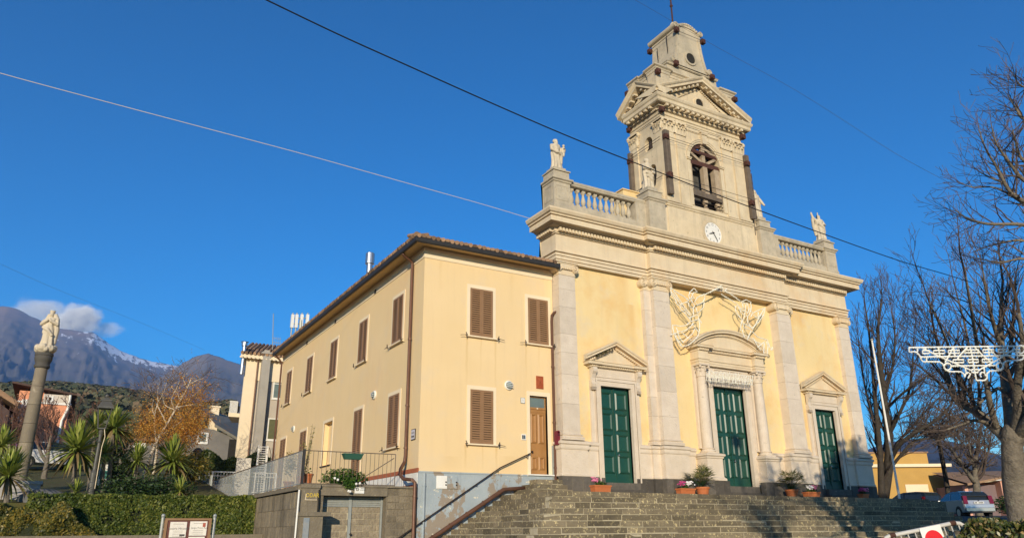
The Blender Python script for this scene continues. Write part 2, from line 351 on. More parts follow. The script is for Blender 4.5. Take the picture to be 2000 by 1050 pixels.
part(mb,'cornice',M['stone'],church)

# --- dark plinth of upright slabs
def slabs(mb,x0,x1,yf,z0,z1,w=.46,depth=.3):
    x=x0
    while x<x1-.01:
        e=min(x1,x+w*rng.uniform(.8,1.2))
        if x1-e<.15: e=x1
        mb.mi=0; mb.tint=rng.uniform(-1,1); mb.box(x+.006,e-.006,yf,yf+depth,z0,z1-.006); x=e
    mb.mi=1; mb.tint=0; mb.box(x0+.014,x1-.014,yf+.012,yf+depth-.01,z0,z1-.012)
FR=[(17.12,18.48,25.44),(18.48,19.33,25.56),(20.98,21.86,25.56),(21.86,22.25,25.44),(22.25,23.74,25.16),(23.74,24.4,25.56),(24.4,25.80,25.02)]
mb=MB()
for q_ in (FR[:2],FR[2:]):
    for f_ in (lambda a,b:(a,b),lambda a,b:(mx(b),mx(a))):
        mb=MB()
        for x0,x1,y in q_: slabs(mb,*f_(x0,x1),y,1.30,2.08)
        part(mb,'plinth',[M['lava'],M['mortar']],church)
for (xc,hw,zt) in DOORS:                  # door thresholds, two steps each
    mb=MB(); mb.tint=rng.uniform(-.5,.5); mb.box(xc-hw-.25,xc+hw+.25,25.12,25.9,1.3,1.60); mb.tint=.6; mb.box(xc-hw-.06,xc+hw+.06,25.38,26.1,1.6,1.88)
    part(mb,'threshold',M['lava'],church)
# --- wainscot with the pilaster pedestals
def wains(path):
    mb=MB()
    mb.sweep(path,[(0,2.08),(.03,2.10),(.03,2.16),(0,2.19),(0,3.13),(.03,3.14),(.05,3.2),(.05,3.31),(.10,3.35),(.10,3.43),(.0,3.5)],top=False)
    for k in range(len(path)-1):
        (xa,ya),(xb,yb)=path[k],path[k+1]
        if abs(xb-xa)>.05: mb.box(min(xa,xb)+.003,max(xa,xb)-.003,ya+.004,25.9,2.082,3.497)
    part(mb,'wainscot',M['pale'],church)
mb=MB()
A=[(17.15,26.4),(17.15,25.5),(18.45,25.5),(18.45,25.62),(19.06,25.62)]
B=[(21.22,25.62),(21.9,25.62),(21.9,25.5),(22.3,25.5),(22.3,25.22),(23.68,25.22),(23.68,25.62),(24.45,25.62)]
wains(A); wains(B); wains([(mx(x),y) for x,y in reversed(A)]); wains([(mx(x),y) for x,y in reversed(B)])

# --- ionic pilasters
def spiral(mb,cx,cy,cz,r,sgn,rad=.022,turns=2.1,n=26,axis='Y'):
    pts=[]
    for i in range(n+1):
        t=i/n; a=PI/2+sgn*t*turns*2*PI; rr=r*(1-.86*t)
        pts.append((cx+rr*math.cos(a),cy,cz+rr*math.sin(a)) if axis=='Y' else (cx,cy+rr*math.cos(a),cz+rr*math.sin(a)))
    mb.tube(pts,rad,5)
def disc(mb,cx,y0,y1,cz,r,n=18): mb.prismY([(cx+r*math.cos(2*PI*i/n),cz+r*math.sin(2*PI*i/n)) for i in range(n)],y0,y1)
def ionic(mb,x0,x1,yf,yb,z0=10.53,z1=11.115,left=True,right=True):
    h=z1-z0; zc=z0+h*.52; r=.185
    mb.box(x0-.02,x1+.02,yf-.02,yb,z0+.0,z0+.045)
    mb.box(x0-.07,x1+.07,yf-.12,yb,z1-.075,z1-.03); mb.box(x0-.10,x1+.10,yf-.15,yb,z1-.03,z1-.002)
    mb.box(x0+.01,x1-.01,yf-.01,yb,z0+.04,z1-.08)
    mb.box(x0+.06,x1-.06,yf-.09,yb,zc+.05,z1-.08)
    k=max(2,int((x1-x0)/.12))
    for i in range(k):
        mb.ball((x0+.1+(x1-x0-.2)*(i+.5)/k,yf-.07,zc+.0),.062,8,6,(.8,.8,1.1))
    for on,xv,s in ((left,x0+.0,-1),(right,x1-.0,1)):
        if not on: continue
        disc(mb,xv,yf-.055,yb,zc+.03,r*1.05); spiral(mb,xv,yf-.075,zc+.03,r*.93,s,.032,1.8); mb.ball((xv,yf-.085,zc+.03),.045,8,6)
def shaft(x0,x1,yf,yb,z0,z1,mat='pale_blocks'):
    mb=MB(); z=z0
    while z<z1-.01:
        e=min(z1,z+rng.uniform(.75,1.25))
        if z1-e<.4: e=z1
        mb.tint=rng.uniform(-1,1); mb.box(x0,x1,yf+rng.uniform(0,.006),yb,z,e-.008); z=e
    return mb
M['pale_blocks']=surf('travertine_pilaster_blocks',(.66,.565,.45),(.565,.475,.37),scale=2.2,bump=.3,bscale=12,tint=.07,stain=(.52,.45,.35),stain_scale=(1.2,1.2,2.4),stain_amt=.5,spot=(.33,.28,.21),spot_scale=6,spot_th=(.65,.72),spot_amt=.6,streak=(.62,.50,.34),streak_amt=.3)
def pilaster(x0,x1,yf,yb,left=True,right=True,base=True):
    p=part(shaft(x0,x1,yf,yb,3.74,10.54),'pilaster',M['pale_blocks'],church)
    b=MB(); pth=[(x0,yb),(x0,yf),(x1,yf),(x1,yb)]
    b.sweep(pth,[(.12,3.5),(.12,3.57),(.13,3.585),(.11,3.62),(.05,3.64),(.05,3.67),(.085,3.69),(.085,3.715),(.02,3.745),(0,3.76)],top=True)
    part(b,'base',M['pale'],p)
    c=MB(); ionic(c,x0,x1,yf,yb,left=left,right=right); part(c,'capital',M['stone'],p)
for f in (lambda x:x, mx):
    L=f(0)==0
    def pl(a,b,yf,yb,l=True,r=True):
        x0,x1=sorted((f(a),f(b))); pilaster(x0,x1,yf,yb,l if L else r, r if L else l)
    pl(17.27,18.12,25.5,26.35 if L else 26.35); pl(21.97,22.44,25.5,YW+.02,True,False); pl(22.36,23.30,25.25,YW+.02)

# --- doors
def panel_leaf(mb,x0,x1,y,z0,z1):
    a=.055
    mb.box(x0,x1,y-.004,y+.02,z0,z0+.03); mb.box(x0,x1,y-.004,y+.02,z1-.03,z1)
    for (p,q,r_,s_) in ((x0,x1,z0,z1),):
        # moulding frame round the sunk panel
        mb.add([(p,y,r_),(q,y,r_),(q,y,s_),(p,y,s_),(p+a,y-.045,r_+a),(q-a,y-.045,r_+a),(q-a,y-.045,s_-a),(p+a,y-.045,s_-a),
                (p+2*a,y+.012,r_+2*a),(q-2*a,y+.012,r_+2*a),(q-2*a,y+.012,s_-2*a),(p+2*a,y+.012,s_-2*a)],
               [(0,1,5,4),(1,2,6,5),(2,3,7,6),(3,0,4,7),(4,5,9,8),(5,6,10,9),(6,7,11,10),(7,4,8,11),(8,9,10,11)])
def door(xc,hw,z0,z1,cols,rows):
    y=YW+.10
    mb=MB(); mb.box(xc-hw,xc+hw,y,y+.08,z0,z1)
    cw=2*hw/cols; zb=z0+.34; rh=(z1-.12-zb)/rows
    for c in range(cols):
        for r_ in range(rows):
            panel_leaf(mb,xc-hw+c*cw+.10,xc-hw+(c+1)*cw-.10,y-.004,zb+r_*rh+.05,zb+(r_+1)*rh-.08)
    mb.box(xc-.03,xc+.03,y-.05,y-.001,z0+.01,z1-.01); mb.box(xc-hw+.005,xc+hw-.005,y-.03,y-.001,z0+.005,z0+.22)
    if rows>4: pass
    d=part(mb,'door',M['green'],church)
    h=MB(); h.ball((xc+.12,y-.07,z0+1.15),.045,8,6); h.tube([(xc+.12,y,z0+1.15),(xc+.12,y-.06,z0+1.15)],.018,6)
    part(h,'handle',M['steel'],d)
door(20.14,.82,1.88,5.87,2,4); door(33.72,.80,1.88,5.85,2,4); door(26.93,1.06,1.88,6.42,3,4)

def raking(mb,xl,xr,zb,za,prof,yb):
    """two sloping mouldings; prof [(out,up)] out = towards the viewer from plane 0, up = height above the slope line"""
    xm=(xl+xr)/2
    for xe,s in ((xl,1),(xr,-1)):
        b0=len(mb.v); q=len(prof)
        for (x,z) in ((xe,zb),(xm,za)):
            for o,u in prof: mb.v.append((x,yb-o,z+u))
        for i in range(q-1):
            f=(b0+i,b0+q+i,b0+q+i+1,b0+i+1); mb.face(f if s>0 else f[::-1])
        mb.face([b0+i for i in range(q)] if s<0 else [b0+i for i in range(q-1,-1,-1)])
        # underside, top and back closing faces
        a=[b0+0,b0+q+0]; t=[b0+q-1,b0+2*q-1]; k=len(mb.v)
        mb.v += [(xe,yb,zb+prof[0][1]),(xm,yb,za+prof[0][1]),(xe,yb,zb+prof[-1][1]),(xm,yb,za+prof[-1][1])]
        mb.face((a[0],k,k+1,a[1])); mb.face((t[0],t[1],k+3,k+2))
def side_portal(xc,hw,zt):
    yo=25.58
    s=MB()
    s.box(xc-hw-.27,xc-hw,yo,26.1,1.88,zt+.28); s.box(xc+hw,xc+hw+.27,yo,26.1,1.88,zt+.28); s.box(xc-hw,xc+hw,yo,26.1,zt,zt+.28)
    for q,wd in ((.02,.27),(.035,.20)):
        s.box(xc-hw-.27,xc-hw-.27+.07,yo-q,yo,1.9,zt+.28+q); s.box(xc+hw+.2,xc+hw+.27,yo-q,yo,1.9,zt+.28+q); s.box(xc-hw-.20,xc+hw+.20,yo-q,yo,zt+.21,zt+.28+q)
    s.box(xc-hw-.26,xc+hw+.26,yo+.02,26.0,zt+.28,zt+.74)
    s.box(xc-hw-.26,xc+hw+.26,yo-.01,yo+.03,zt+.36,zt+.38)
    part(s,'door_surround',M['pale'],church)
    for sg in (-1,1):
        c=MB(); xa=xc+sg*(hw+.29); xb=xc+sg*(hw+.50)
        c.box(xa,xb,25.66,25.9,3.5,zt+.2)
        prof=[(25.66,zt-.10),(25.55,zt-.06),(25.52,zt+.05),(25.55,zt+.16),(25.54,zt+.30),(25.47,zt+.45),(25.38,zt+.55),(25.36,zt+.66),(25.38,zt+.74),(25.66,zt+.74)]
        c.prismX(prof,min(xa,xb),max(xa,xb)); 
        for i in range(3): c.box(min(xa,xb)-.015,max(xa,xb)+.015,25.5,25.7,zt-.1-.05*i,zt-.075-.05*i)
        part(c,'console',M['pale'],church)
    p=MB(); zb=zt+.74; W=hw+.55
    pth=[(xc-W,26.0),(xc-W,25.52),(xc-W+.32,25.52),(xc-W+.32,25.56),(xc+W-.32,25.56),(xc+W-.32,25.52),(xc+W,25.52),(xc+W,26.0)]
    p.sweep(pth,[(0,zb),(.03,zb+.02),(.03,zb+.10),(.20,zb+.12),(.20,zb+.21),(.23,zb+.24),(.0,zb+.25)],top=True)
    for a,b in ((1,2),(3,4),(5,6)): p.blocks_along(pth[a],pth[b],.03,.11,zb+.03,zb+.10,.105,.06)
    p.box(xc-W+.003,xc+W-.003,25.57,25.95,zb-.0,zb+.24)
    p.prismY([(xc-W-.1,zb+.24),(xc+W+.1,zb+.24),(xc,zb+.24+.68)],25.60,25.95)
    raking(p,xc-W-.26,xc+W+.26,zb+.23,zb+.98,[(.0,0),(.03,0),(.05,.02),(.05,.07),(.24,.085),(.24,.16),(.29,.2),(.30,.25),(.30,.27),(0,.285)],25.62)
    for k in range(13):                      # dentils below the slope
        for sg in (-1,1):
            t=(k+1.2)/14.5; X=xc+sg*(W+.1)*(1-t)
            if abs(X-xc)<.05: continue
            Z=zb+.24+.70*t+.02
            p.box(X-.03,X+.03,25.48,25.60,Z-.05,Z+.04)
    part(p,'pediment',M['stone'],church)
side_portal(*DOORS[0]); side_portal(*DOORS[2])

# --- central portal
xc,hw,zt=DOORS[1]
s=MB(); yo=25.56
s.box(xc-hw-.34,xc-hw,yo,26.1,1.88,zt+.32); s.box(xc+hw,xc+hw+.34,yo,26.1,1.88,zt+.32); s.box(xc-hw,xc+hw,yo,26.1,zt,zt+.32)
for q,a,b in ((.025,.34,.24),(.045,.34,.30)):
    s.box(xc-hw-a,xc-hw-b,yo-q,yo,3.5,zt+.32); s.box(xc+hw+b,xc+hw+a,yo-q,yo,3.5,zt+.32); s.box(xc-hw-b,xc+hw+b,yo-q,yo,zt+.32-(a-b),zt+.32)
s.box(xc-hw-.34,xc+hw+.34,yo+.03,26.0,zt+.32,7.34)
s.box(xc-.85,xc+.85,yo-.01,yo+.04,zt+.78,zt+.82)
part(s,'door_surround',M['pale'],church)
def acanthus(mb,cx,cy,z0,z1,r0,r1,n,flat=None):
    """corinthian bell: two rows of curling leaves, corner volutes, abacus. flat=(x0,x1,y0,y1) for a pilaster capital"""
    h=z1-z0
    def leaf(bx,by,dx,dy,zb,hh,wd):
        tx,ty=-dy,dx; prof=[(0,0,1),(.02,.45,1.05),(.06,.78,.95),(.13,.98,.7),(.17,.93,.45),(.16,.84,.3)]
        b0=len(mb.v)
        for o,u,wf in prof:
            for s_ in (-1,-.4,0,.4,1):
                k=o*h*1.1+(0.02 if s_==0 else (0.035 if abs(s_)<.5 else 0))*h
                mb.v.append((bx+dx*k+tx*s_*wd*wf/2,by+dy*k+ty*s_*wd*wf/2,zb+u*hh))
        for a in range(len(prof)-1):
            for c in range(4): mb.face((b0+a*5+c,b0+a*5+c+1,b0+(a+1)*5+c+1,b0+(a+1)*5+c))
    if flat is None:
        mb.lathe([(r0,0),(r0*1.02,h*.5),(r1*.95,h*.86)],cx,cy,14,z0)
        for i in range(8):
            a=2*PI*i/8; leaf(cx+r0*math.cos(a),cy+r0*math.sin(a),math.cos(a),math.sin(a),z0,h*.42,.22*r0*3.4)
            a+=PI/8; leaf(cx+r0*math.cos(a),cy+r0*math.sin(a),math.cos(a),math.sin(a),z0+h*.1,h*.62,.20*r0*3.4)
        for i in range(4):
            a=PI/4+i*PI/2; mb.ball((cx+r1*1.25*math.cos(a),cy+r1*1.25*math.sin(a),z0+h*.76),h*.13,8,6)
            mb.tube([(cx+r0*math.cos(a),cy+r0*math.sin(a),z0+h*.45),(cx+r1*math.cos(a),cy+r1*math.sin(a),z0+h*.72),(cx+r1*1.25*math.cos(a),cy+r1*1.25*math.sin(a),z0+h*.84)],h*.05,5)
        mb.box(cx-r1*1.12,cx+r1*1.12,cy-r1*1.12,cy+r1*1.12,z0+h*.87,z1)
    else:
        x0,x1,y0,y1=flat; mb.box(x0+.015,x1-.015,y0+.015,y1,z0,z0+h*.88)
        mb.box(x0-.05,x1+.05,y0-.09,y1,z0+h*.9,z1); mb.box(x0-.02,x1+.02,y0-.02,y1,z0,z0+.05)
        wx=x1-x0
        for i in range(3): leaf(x0+wx*(i+.5)/3,y0+.01,0,-1,z0+.04,h*.42,wx*.34)
        for i in range(4): leaf(x0+wx*i/3,y0+.01,0,-1,z0+.06,h*.64,wx*.3)
        for xx in (x0,x1): mb.ball((xx,y0-.10,z0+h*.78),h*.12,8,6); mb.tube([(xx*.7+.3*(x0+x1)/2,y0-.02,z0+h*.5),(xx,y0-.08,z0+h*.72),(xx,y0-.1,z0+h*.86)],h*.045,5)
        mb.ball(((x0+x1)/2,y0-.09,z0+h*.84),h*.09,8,6)
        if n:                                # also a left face
            wy=y1-y0
            for i in range(3): leaf(x0+.01,y0+wy*(i+.5)/3,-1,0,z0+.04,h*.42,wy*.34)
            for i in range(4): leaf(x0+.01,y0+wy*i/3,-1,0,z0+.06,h*.64,wy*.3)
            mb.ball((x0-.10,y1,z0+h*.78),h*.12,8,6); mb.box(x0-.09,x0,y0-.05,y1+.05,z0+h*.9,z1)
for sg in (-1,1):
    X=xc+sg*1.85; Y=25.46
    pd=MB(); pth=[(X-.47,25.9),(X-.47,25.08),(X+.47,25.08),(X+.47,25.9)]
    if True:
        pd.sweep(pth,[(.08,2.08),(.08,2.16),(.0,2.24),(0,3.02),(.04,3.05),(.04,3.1),(.10,3.15),(.10,3.22),(0,3.26)],top=True)
    part(pd,'pedestal',M['pale'],church)
    co=MB(); co.lathe([(.245,3.52),(.25,4.4),(.243,5.2),(.215,6.78)],X,Y,20)
    c=part(co,'column',M['pale_blocks'],church,smooth=False)
    b=MB(); b.box(X-.33,X+.33,Y-.33,Y+.33,3.26,3.33); b.lathe([(.33,3.33),(.345,3.36),(.33,3.40),(.27,3.42),(.265,3.45),(.30,3.47),(.30,3.50),(.25,3.53)],X,Y,20); part(b,'base',M['pale'],c)
    k=MB(); k.lathe([(.235,6.74),(.25,6.76),(.235,6.79)],X,Y,16); acanthus(k,X,Y,6.79,7.32,.215,.29,1); part(k,'capital',M['pale'],c)
    e=MB(); e.box(X-.30,X+.30,25.62,25.8,3.5,7.32); part(e,'back_pilaster',M['pale'],church)
en=MB(); W=2.16
pth=[(xc-W,26.0),(xc-W,25.2),(xc-W+.62,25.2),(xc-W+.62,25.42),(xc+W-.62,25.42),(xc+W-.62,25.2),(xc+W,25.2),(xc+W,26.0)]
en.sweep(pth,[(0,7.32),(0,7.42),(.02,7.42),(.02,7.52),(.06,7.55),(.06,7.58),(.0,7.6),(0,7.92),(.03,7.94),(.03,8.06),(.19,8.08),(.19,8.16),(.22,8.19),(0,8.2)],top=True)
for a in (1,3,5): en.blocks_along(pth[a],pth[a+1],.03,.11,7.96,8.05,.10,.06)
en.box(xc-W+.01,xc+W-.01,25.43,25.9,7.324,8.18)
part(en,'portal_entablature',M['stone'],church)
pe=MB(); HW=2.40; H=.78; Rr=(HW*HW+H*H)/(2*H); zc0=8.2+H-Rr
def arcp(o,n=30,hw=HW):
    a0=math.asin(min(1,hw/Rr)); return [((Rr+o)*math.sin(-a0+2*a0*i/n)+xc,zc0+(Rr+o)*math.cos(-a0+2*a0*i/n)) for i in range(n+1)]
prof=[(.0,-.16),(.03,-.16),(.04,-.13),(.04,-.03),(.24,0),(.24,.06),(.29,.11),(.30,.15),(.30,.17),(0,.19)]
b0=len(pe.v); nn=31
for o,u in prof:
    for (x,z) in arcp(u): pe.v.append((x,25.40-o,z))
for a in range(len(prof)-1):
    for i in range(nn-1): pe.face((b0+a*nn+i,b0+a*nn+i+1,b0+(a+1)*nn+i+1,b0+(a+1)*nn+i))
for e in (0,nn-1): pe.face([b0+a*nn+e for a in range(len(prof))])
pe.prismY([(xc-HW+.02,8.2)]+arcp(-.1)[1:-1]+[(xc+HW-.02,8.2)],25.402,25.9)
bk=[(x,z) for x,z in arcp(.185)]; pe.prismY([(bk[0][0],8.18)]+bk+[(bk[-1][0],8.18)],25.5,25.92)
for i in range(46):
    t=(i+.5)/46; a0=math.asin(HW/Rr)*.86; a=-a0+2*a0*t; r_=Rr-.085
    c=(xc+r_*math.sin(a),25.34,zc0+r_*math.cos(a)); ax=Vector((math.cos(a),0,-math.sin(a))); az=Vector((math.sin(a),0,math.cos(a)))
    pe.obox(c,ax,Vector((0,1,0)),az,.027,.05,.04)
part(pe,'arched_pediment',M['stone'],church)

# --- attic storey: pedestals, balustrades, tower base
def balustrade(f):
    L=f(0)==0
    def X(a,b): return sorted((f(a),f(b)))
    p=MB(); x0,x1=X(17.22,18.12)
    p.sweep([(x0,26.5),(x0,25.6),(x1,25.6),(x1,26.5)],[(.03,13.34),(.03,13.9),(.0,13.95),(0,15.03),(.05,15.06),(.05,15.12),(.12,15.16),(.12,15.24),(.02,15.28)],top=True)
    p.box(x0+.02,x1-.02,25.62,26.48,15.27,15.62); p.box(x0-.03,x1+.03,25.56,26.52,15.62,15.68); p.box(x0+.12,x1-.12,25.72,26.36,15.68,15.86)
    for (a,b,c,d) in ((x0+.13,x1-.13,14.15,14.17),(x0+.13,x1-.13,14.85,14.87)): p.box(a,b,25.585,25.61,c,d)
    for a in (x0+.13,x1-.15): p.box(a,a+.02,25.584,25.61,14.17,14.85)
    for y in (25.75,26.33): p.box(x0-.015,x0+.01,y,y+.02,14.15,14.87)
    p.box(x0-.016,x0+.01,25.77,26.33,14.15,14.17); p.box(x0-.016,x0+.01,25.77,26.33,14.85,14.87)
    part(p,'pedestal',M['weath'],church)
    p=MB(); x0,x1=X(22.58,23.62)
    p.sweep([(x0,26.4),(x0,25.36),(x1,25.36),(x1,26.4)],[(.0,13.34),(.0,15.18),(.05,15.21),(.05,15.27),(.11,15.31),(.11,15.38),(.02,15.42)],top=True)
    p.box(x0+.1,x1-.1,25.44,26.3,15.41,15.76); p.box(x0+.05,x1-.05,25.40,26.34,15.76,15.81); p.box(x0+.22,x1-.22,25.58,26.2,15.81,16.07)
    part(p,'pedestal',M['weath'],church)
    p=MB(); x0,x1=X(21.95,22.58); p.box(x0,x1,25.62,26.2,13.34,15.03); p.box(x0+.2,x0+.22,25.6,25.63,14.1,15.0); part(p,'end_pier',M['weath'],church)
    x0,x1=X(18.12,22.58); xa,xb=X(18.12,21.95)
    p=MB(); p.sweep([(xa,25.66),(xb,25.66)],[(.03,13.34),(.03,13.98),(.0,14.02),(0,14.08)]); p.box(xa,xb,25.661,26.1,13.34,14.078)
    p.sweep([(x0,25.66),(x1,25.66)],[(0,15.03),(.03,15.06),(.03,15.10),(.06,15.14),(.06,15.2),(.02,15.26)]); p.box(x0+.002,x1-.002,25.662,26.08,15.031,15.257)
    b=part(p,'balustrade',M['weath'],church)
    q=None
    for i in range(11):
        xx=xa+.24+(xb-xa-.48)*i/10
        if q is None:
            m_=MB(); m_.box(-.09,.09,-.09,.09,0,.16); m_.lathe([(.06,.16),(.085,.2),(.115,.30),(.118,.36),(.10,.46),(.062,.62),(.052,.7),(.06,.73),(.085,.75),(.085,.79),(.06,.8)],0,0,12); m_.box(-.085,.085,-.085,.085,.80,.95)
            q=m_.build('baluster',M['weath']); o=q
        else:
            o=q.copy(); COL.objects.link(o)
        o.parent=b; o.location=(xx,25.88,14.08)
    # tall wall between pedestal and tower, with a scroll buttress
    p=MB(); x0,x1=X(23.6,24.05); p.box(x0,x1,25.62,26.4,13.34,15.55)
    pr=[(23.45,15.42),(24.05,15.42),(24.05,17.3),(23.93,17.1),(23.86,16.7),(23.75,16.35),(23.58,16.0),(23.45,15.75)]
    pr=[(f(a),z) for a,z in pr]; 
    if not L: pr.reverse()
    p.prismY(pr,25.70,26.15); spiral(p,f(23.74),25.69,15.75,.17,1 if L else -1,.02)
    part(p,'scroll_buttress',M['tower'],church)
balustrade(lambda x:x); balustrade(mx)
# --- bell tower
TX0,TX1,TY0,TY1=24.02,mx(24.02),25.64,28.05
tower=MB()
def arch_panel(mb,fn,u0,u1,z0,z1,uc,hw,zb,zs,d0,d1,n=10):
    arc=[(uc-hw*math.cos(PI/2*i/n), zs+hw*math.sin(PI/2*i/n)) for i in range(n+1)]
    lp=[(u0,z0),(uc-hw,z0)]+arc+[(uc,z1),(u0,z1)]
    rp=[(2*uc-p,q) for p,q in lp[1:-1]]; rp=[(u1,z0)]+[(2*uc-(uc-hw),z0)]+[(2*uc-p,q) for p,q in arc]+[(uc,z1),(u1,z1)]
    mb.prism(lp,fn,d0,d1); mb.prism(rp[::-1],fn,d0,d1)
    if zb>z0: mb.prism([(uc-hw,z0),(uc+hw,z0),(uc+hw,zb),(uc-hw,zb)],fn,d0,d1)
fy=lambda p,q,t:(p,t,q); fx=lambda p,q,t:(t,p,q)
tower.box(TX0-.03,TX1+.03,TY0-.05,TY0+.6,13.34,15.5)
arch_panel(tower,fy,TX0,TX1,15.5,20.3,CX,1.075,15.70,18.42,TY0,TY0+.55)
arch_panel(tower,fx,TY0+.55,TY1,13.34,18.2,26.50,.27,16.7,17.68,TX0,TX0+.5)
arch_panel(tower,fx,TY0+.55,TY1,18.2,20.3,26.66,.30,18.85,19.32,TX0,TX0+.5)
tower.box(TX1-.5,TX1,TY0+.55,TY1,13.34,20.3); tower.box(TX0+.5,TX1-.5,TY1-.4,TY1,13.34,20.3); tower.box(TX0+.5,TX1-.5,TY0+.55,TY1-.4,13.34,15.65)
bell=part(tower,'bell_tower',M['tower'],church)
mb=MB(); mb.box(TX0+.28,TX0+.31,TY0+.56,27.4,16.5,19.9); part(mb,'painted_niche_shade',M['dark'],bell)  # dark sheet added behind the niches to paint their inner shade
mb=MB(); mb.lathe([(.05,19.42),(.10,19.38),(.13,19.1),(.17,18.95),(.22,18.88)],TX0+.16,26.64,14); part(mb,'small_bell',M['iron'],bell)
mb=MB()
mb.sweep([(TX0-.03,TY1),(TX0-.03,TY0-.05),(TX1+.03,TY0-.05),(TX1+.03,TY1)],[(0,15.28),(.05,15.31),(.05,15.37),(.11,15.42),(.11,15.48),(.0,15.54)],top=True)
part(mb,'tower_ledge',M['tower'],bell); mb=MB()
mb.sweep([(TX0,TY1),(TX0,TY0),(TX1,TY0),(TX1,TY1)],[(0,20.27),(0,20.38),(.03,20.38),(.03,20.5),(.08,20.53),(.08,20.57),(.02,20.6),(.02,20.74),(.08,20.76),(.08,20.88),(.2,20.9),(.2,20.99),(.40,21.0),(.46,21.05),(.46,21.22),(.52,21.28),(.56,21.38),(.56,21.44),(0,21.47)],top=True)
PT=[(TX0,TY1),(TX0,TY0),(TX1,TY0),(TX1,TY1)]
for a,b in zip(PT[:-1],PT[1:]):
    mb.blocks_along(a,b,.075,.16,20.775,20.87,.115,.07); mb.blocks_along(a,b,.19,.43,20.90,21.0,.36,.15)
    mb.blocks_along(a,b,.34,.44,20.86,20.92,.36,.13)
part(mb,'tower_cornice',M['tower'],bell)
# pilasters with corinthian capitals
def tpil(x0,x1,yf,yb,lf):
    mb=MB(); mb.tint=rng.uniform(-1,1); mb.box(x0,x1,yf,yb,15.78,19.56); mb.box(x0-.05,x1+.05,yf-.05,yb,15.54,15.66); mb.box(x0-.025,x1+.025,yf-.025,yb,15.66,15.78)
    p=part(mb,'tower_pilaster',M['tower'],bell)
for x0,x1,lf in ((24.0,24.78,1),(24.98,25.60,0),(mx(25.60),mx(24.98),0),(mx(24.78),mx(24.0),0)):
    tpil(x0,x1,TY0-.09 if lf or x0>29 else TY0-.06,TY0+(.55 if (lf or x0>29) else .02),lf)
    mb=MB(); acanthus(mb,0,0,19.56,20.27,.2,.3,lf,flat=(x0,x1,TY0-.09,TY0+.5)); part(mb,'tower_capital',M['tower'],bell)
mb=MB(); mb.box(TX0-.07,TX0+.02,27.5,TY1+.02,13.4,19.4); part(mb,'tower_pilaster',M['tower'],bell)
mb=MB(); acanthus(mb,0,0,19.4,20.27,.2,.3,1,flat=(TX0-.07,TX0+.3,27.45,TY1+.02)); part(mb,'tower_capital',M['tower'],bell)
# arch moulding, imposts, keystone, frieze strip
mb=MB()
for r0,r1,o in ((1.075,1.17,.04),(1.17,1.27,.075),(1.27,1.31,.10)):
    n=18; poly=[(CX-r1*math.cos(PI*i/n),18.42+r1*math.sin(PI*i/n)) for i in range(n+1)]+[(CX+r0*math.cos(PI*i/n),18.42+r0*math.sin(PI*i/n)) for i in range(n+1)]
    for i in range(n):
        a,b=i,i+1
        q=[(CX-r1*math.cos(PI*a/n),18.42+r1*math.sin(PI*a/n)),(CX-r1*math.cos(PI*b/n),18.42+r1*math.sin(PI*b/n)),(CX-r0*math.cos(PI*b/n),18.42+r0*math.sin(PI*b/n)),(CX-r0*math.cos(PI*a/n),18.42+r0*math.sin(PI*a/n))]
        mb.prismY(q[::-1],TY0-o,TY0+.001)
for sg in (-1,1):
    xa,xb=sorted((CX+sg*1.06,CX+sg*1.29))
    mb.box(xa,xb,TY0-.04,TY0+.1,15.72,18.28); mb.box(xa-.03,xb+.03,TY0-.09,TY0+.5,18.30,18.36); mb.box(xa-.05,xb+.05,TY0-.12,TY0+.5,18.37,18.43)
mb.prismY([(CX-.13,19.45),(CX+.13,19.45),(CX+.2,20.1),(CX-.2,20.1)],TY0-.16,TY0+.05); mb.box(CX-.26,CX+.26,TY0-.19,TY0+.05,20.1,20.2); mb.tube([(CX-.2,TY0-.17,20.02),(CX+.2,TY0-.17,20.02)],.06,8)
mb.box(25.75,mx(25.75),TY0-.03,TY0+.02,20.02,20.06); mb.box(25.75,mx(25.75),TY0-.06,TY0+.02,20.06,20.1)
part(mb,'arch_moulding',M['tower'],bell)
# pediments on the front and the left side
mb=MB(); P0,P1=TX0-.56,TX1+.56; za=23.08
mb.prismY([(P0+.3,21.45),(P1-.3,21.45),(CX,za-.22)],TY0-.02,27.0)
raking(mb,P0-.02,P1+.02,21.44,za,[(.0,-.02),(.14,-.02),(.14,.05),(.42,.07),(.42,.2),(.48,.26),(.52,.34),(.52,.38),(-1.2,.42)],TY0-.03)
mb.prismY([(P0+.02,21.5),(P1-.02,21.5),(CX,za+.35)],TY0+.1,26.9)
for sg in (-1,1):
    for k in range(9):
        t=(k+.9)/9.9; X=CX+sg*(TX1-CX+.3)*(1-t); Z=21.46+(za-21.44)*t
        if abs(X-CX)<.12: continue
        an=math.atan2(za-21.44,(P1-P0)/2)*(-sg); ax=Vector((math.cos(an),0,math.sin(an))); az=Vector((-math.sin(an),0,math.cos(an)))
        c=Vector((X,TY0-.27,Z-.03)); mb.obox(c,ax,Vector((0,1,0)),az,.075,.12,.05); mb.obox(c+Vector((0,-.06,0))-az*.04,ax,Vector((0,1,0)),az,.065,.05,.04)
    for k in range(24):
        t=(k+.8)/25.5; X=CX+sg*(TX1-CX-.35)*(1-t); Z=21.50+(za-21.44)*t-.21
        if Z<21.5: continue
        mb.box(X-.035,X+.035,TY0-.10,TY0,Z-.05,Z+.03)
n=18
